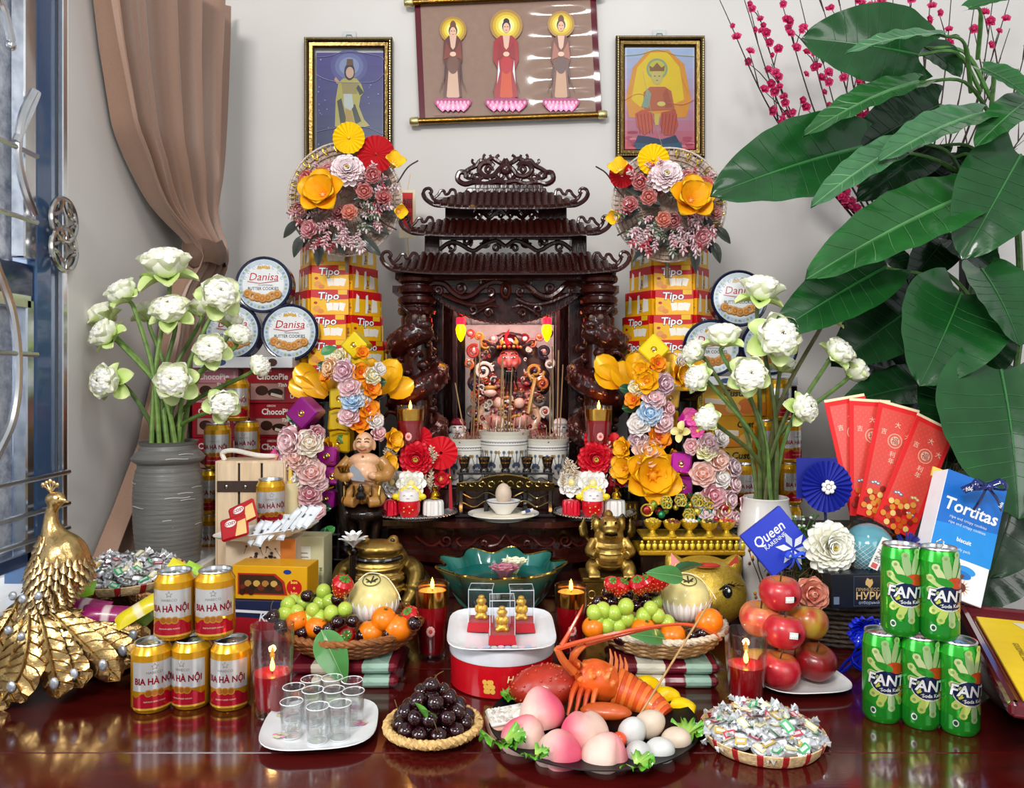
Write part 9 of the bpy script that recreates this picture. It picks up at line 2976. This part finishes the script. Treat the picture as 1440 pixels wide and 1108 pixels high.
bo = thing('navy_ribbon_bow', 'navy ribbon bow printed with white script on the blue biscuit box', 'bow', at(1388, 684, 1.53), 0, None, .8)
part('ribbon', m, 'gloss', bo)
q = MB()
q.text('happy', -.044, -.006, .014, '#e8eaf0', 0, TR((0, -.0135, 0), (pi / 2, 0, 0)), 1, .2, .01, .25)
q.text('lala', .030, -.046, .012, '#e8eaf0', 0, TR((0, -.012, 0), (pi / 2, 0, 0)), 1, .2, .01, 1.1)
part('white_script', q, 'print', bo)
gs = thing('white_flower_sprig', 'sprig of tiny white flowers and green leaves beside the blue paper fan', 'flower', on(1122, 1.70, .19))
for k in range(26):
 a = k * 2.4
 d = V((.05 * sin(a) * U(.3, 1), -.03, .02 + U(0, .06)))
 part('stem', MB().tube([(0, 0, -.07), d * .6, d], .0009, '#4a7a34', 4).ell(d, (.0035, .0035, .003), '#eef0ea' if k % 2 else '#5a9a48', 7, 5), 'petal', gs)
# twiggy filler behind the envelopes
m = MB()
for k in range(50):
 a = at(U(1290, 1340), U(690, 780), 1.74)
 m.tube(spline([a, a + V((U(.0, .05), U(-.02, .02), U(.02, .06))), a + V((U(.02, .10), U(-.02, .02), U(.05, .14)))], 4), .0011, rng.choice(['#8a744a', '#5a6a38', '#3a4a28', '#6a5a3a']), 4)
single('dry_filler', m, 'matte', 'dry twigs and grass between the envelopes and the blue biscuit box', 'dried grass', (0, 0, 0), 0, None, 1.0, 'stuff')

# ================================================================ RIGHT EDGE: grey pot with a tray, booklet and prayer beads
potc = V((.95, 1.30, 0))
single('grey_pot', MB().lathe([(0, .002), (.10, 0), (.13, .01), (.165, .05), (.170, .075), (.165, .085), (0, .085)], '#6a6864', 40, Matrix.Translation(potc)), 'stoneware', 'rounded grey pot under the dark red tray at the right edge', 'pot')
R_ = Matrix.Translation((.985, 1.247, .0862)) @ Matrix.Rotation(-.40, 4, 'Z')
trr = thing('red_tray', 'dark red lacquered tray resting on the grey pot at the right edge', 'tray', R_.translation, (0, 0, -.40))
part('tray_base', MB().box((0, 0, .006), (.40, .52, .010), '#6a1a20', bev=.004), 'gloss', trr)
for x, y_, w_, d_ in ((-.196, 0, .016, .52), (.196, 0, .016, .52), (0, -.252, .40, .016), (0, .252, .40, .016)):
 part('rim', MB().box((x, y_, .013), (w_, d_, .020), '#5a141c', bev=.004), 'gloss', trr)
bk = thing('yellow_booklet', 'yellow printed booklet lying on the dark red tray', 'booklet', R_ @ V((-.035, -.02, .0122)), (0, 0, -.40))
part('pages', MB().box((0, 0, .003), (.29, .42, .006), '#e4c014', bev=.001), 'paper', bk)
q = MB()
q.poly([(-.09, .19), (-.02, .19), (.13, -.19), (.02, -.19), (-.02, -.02)], '#dcd6c4', .0066)
q.poly([(-.02, .19), (.13, .19), (.13, -.10)], '#c99a18', .0068)
q.text('GOODWILL DESTROY YOU', -.112, -.02, .013, '#5a4a10', .0068, None, 1, 0, 0, -pi / 2)
q.text('KÍNH', .05, .03, .024, '#6a4a08', .0070, None, 1, 0, .01, -pi / 2)
part('cover_print', q, 'print', bk)
for i in range(22):
 a = 2 * pi * i / 22
 pass
bd_ = thing('prayer_beads', 'dark brown prayer bead bracelet on the yellow booklet', 'bracelet', at(1437, 925, 1.31))
for i in range(20):
 a = 2 * pi * i / 20
 part('bead', cached(('bead',), lambda: MB().ell((0, 0, 0), .0078, '#3a1e12', 12, 8).mesh('bead', 'gloss')), None, bd_, (.040 * cos(a), .040 * sin(a), 0))
part('cord', MB().tube([(.040 * cos(2 * pi * i / 30), .040 * sin(2 * pi * i / 30), 0) for i in range(31)], .0012, '#1a120c', 4), 'matte', bd_)
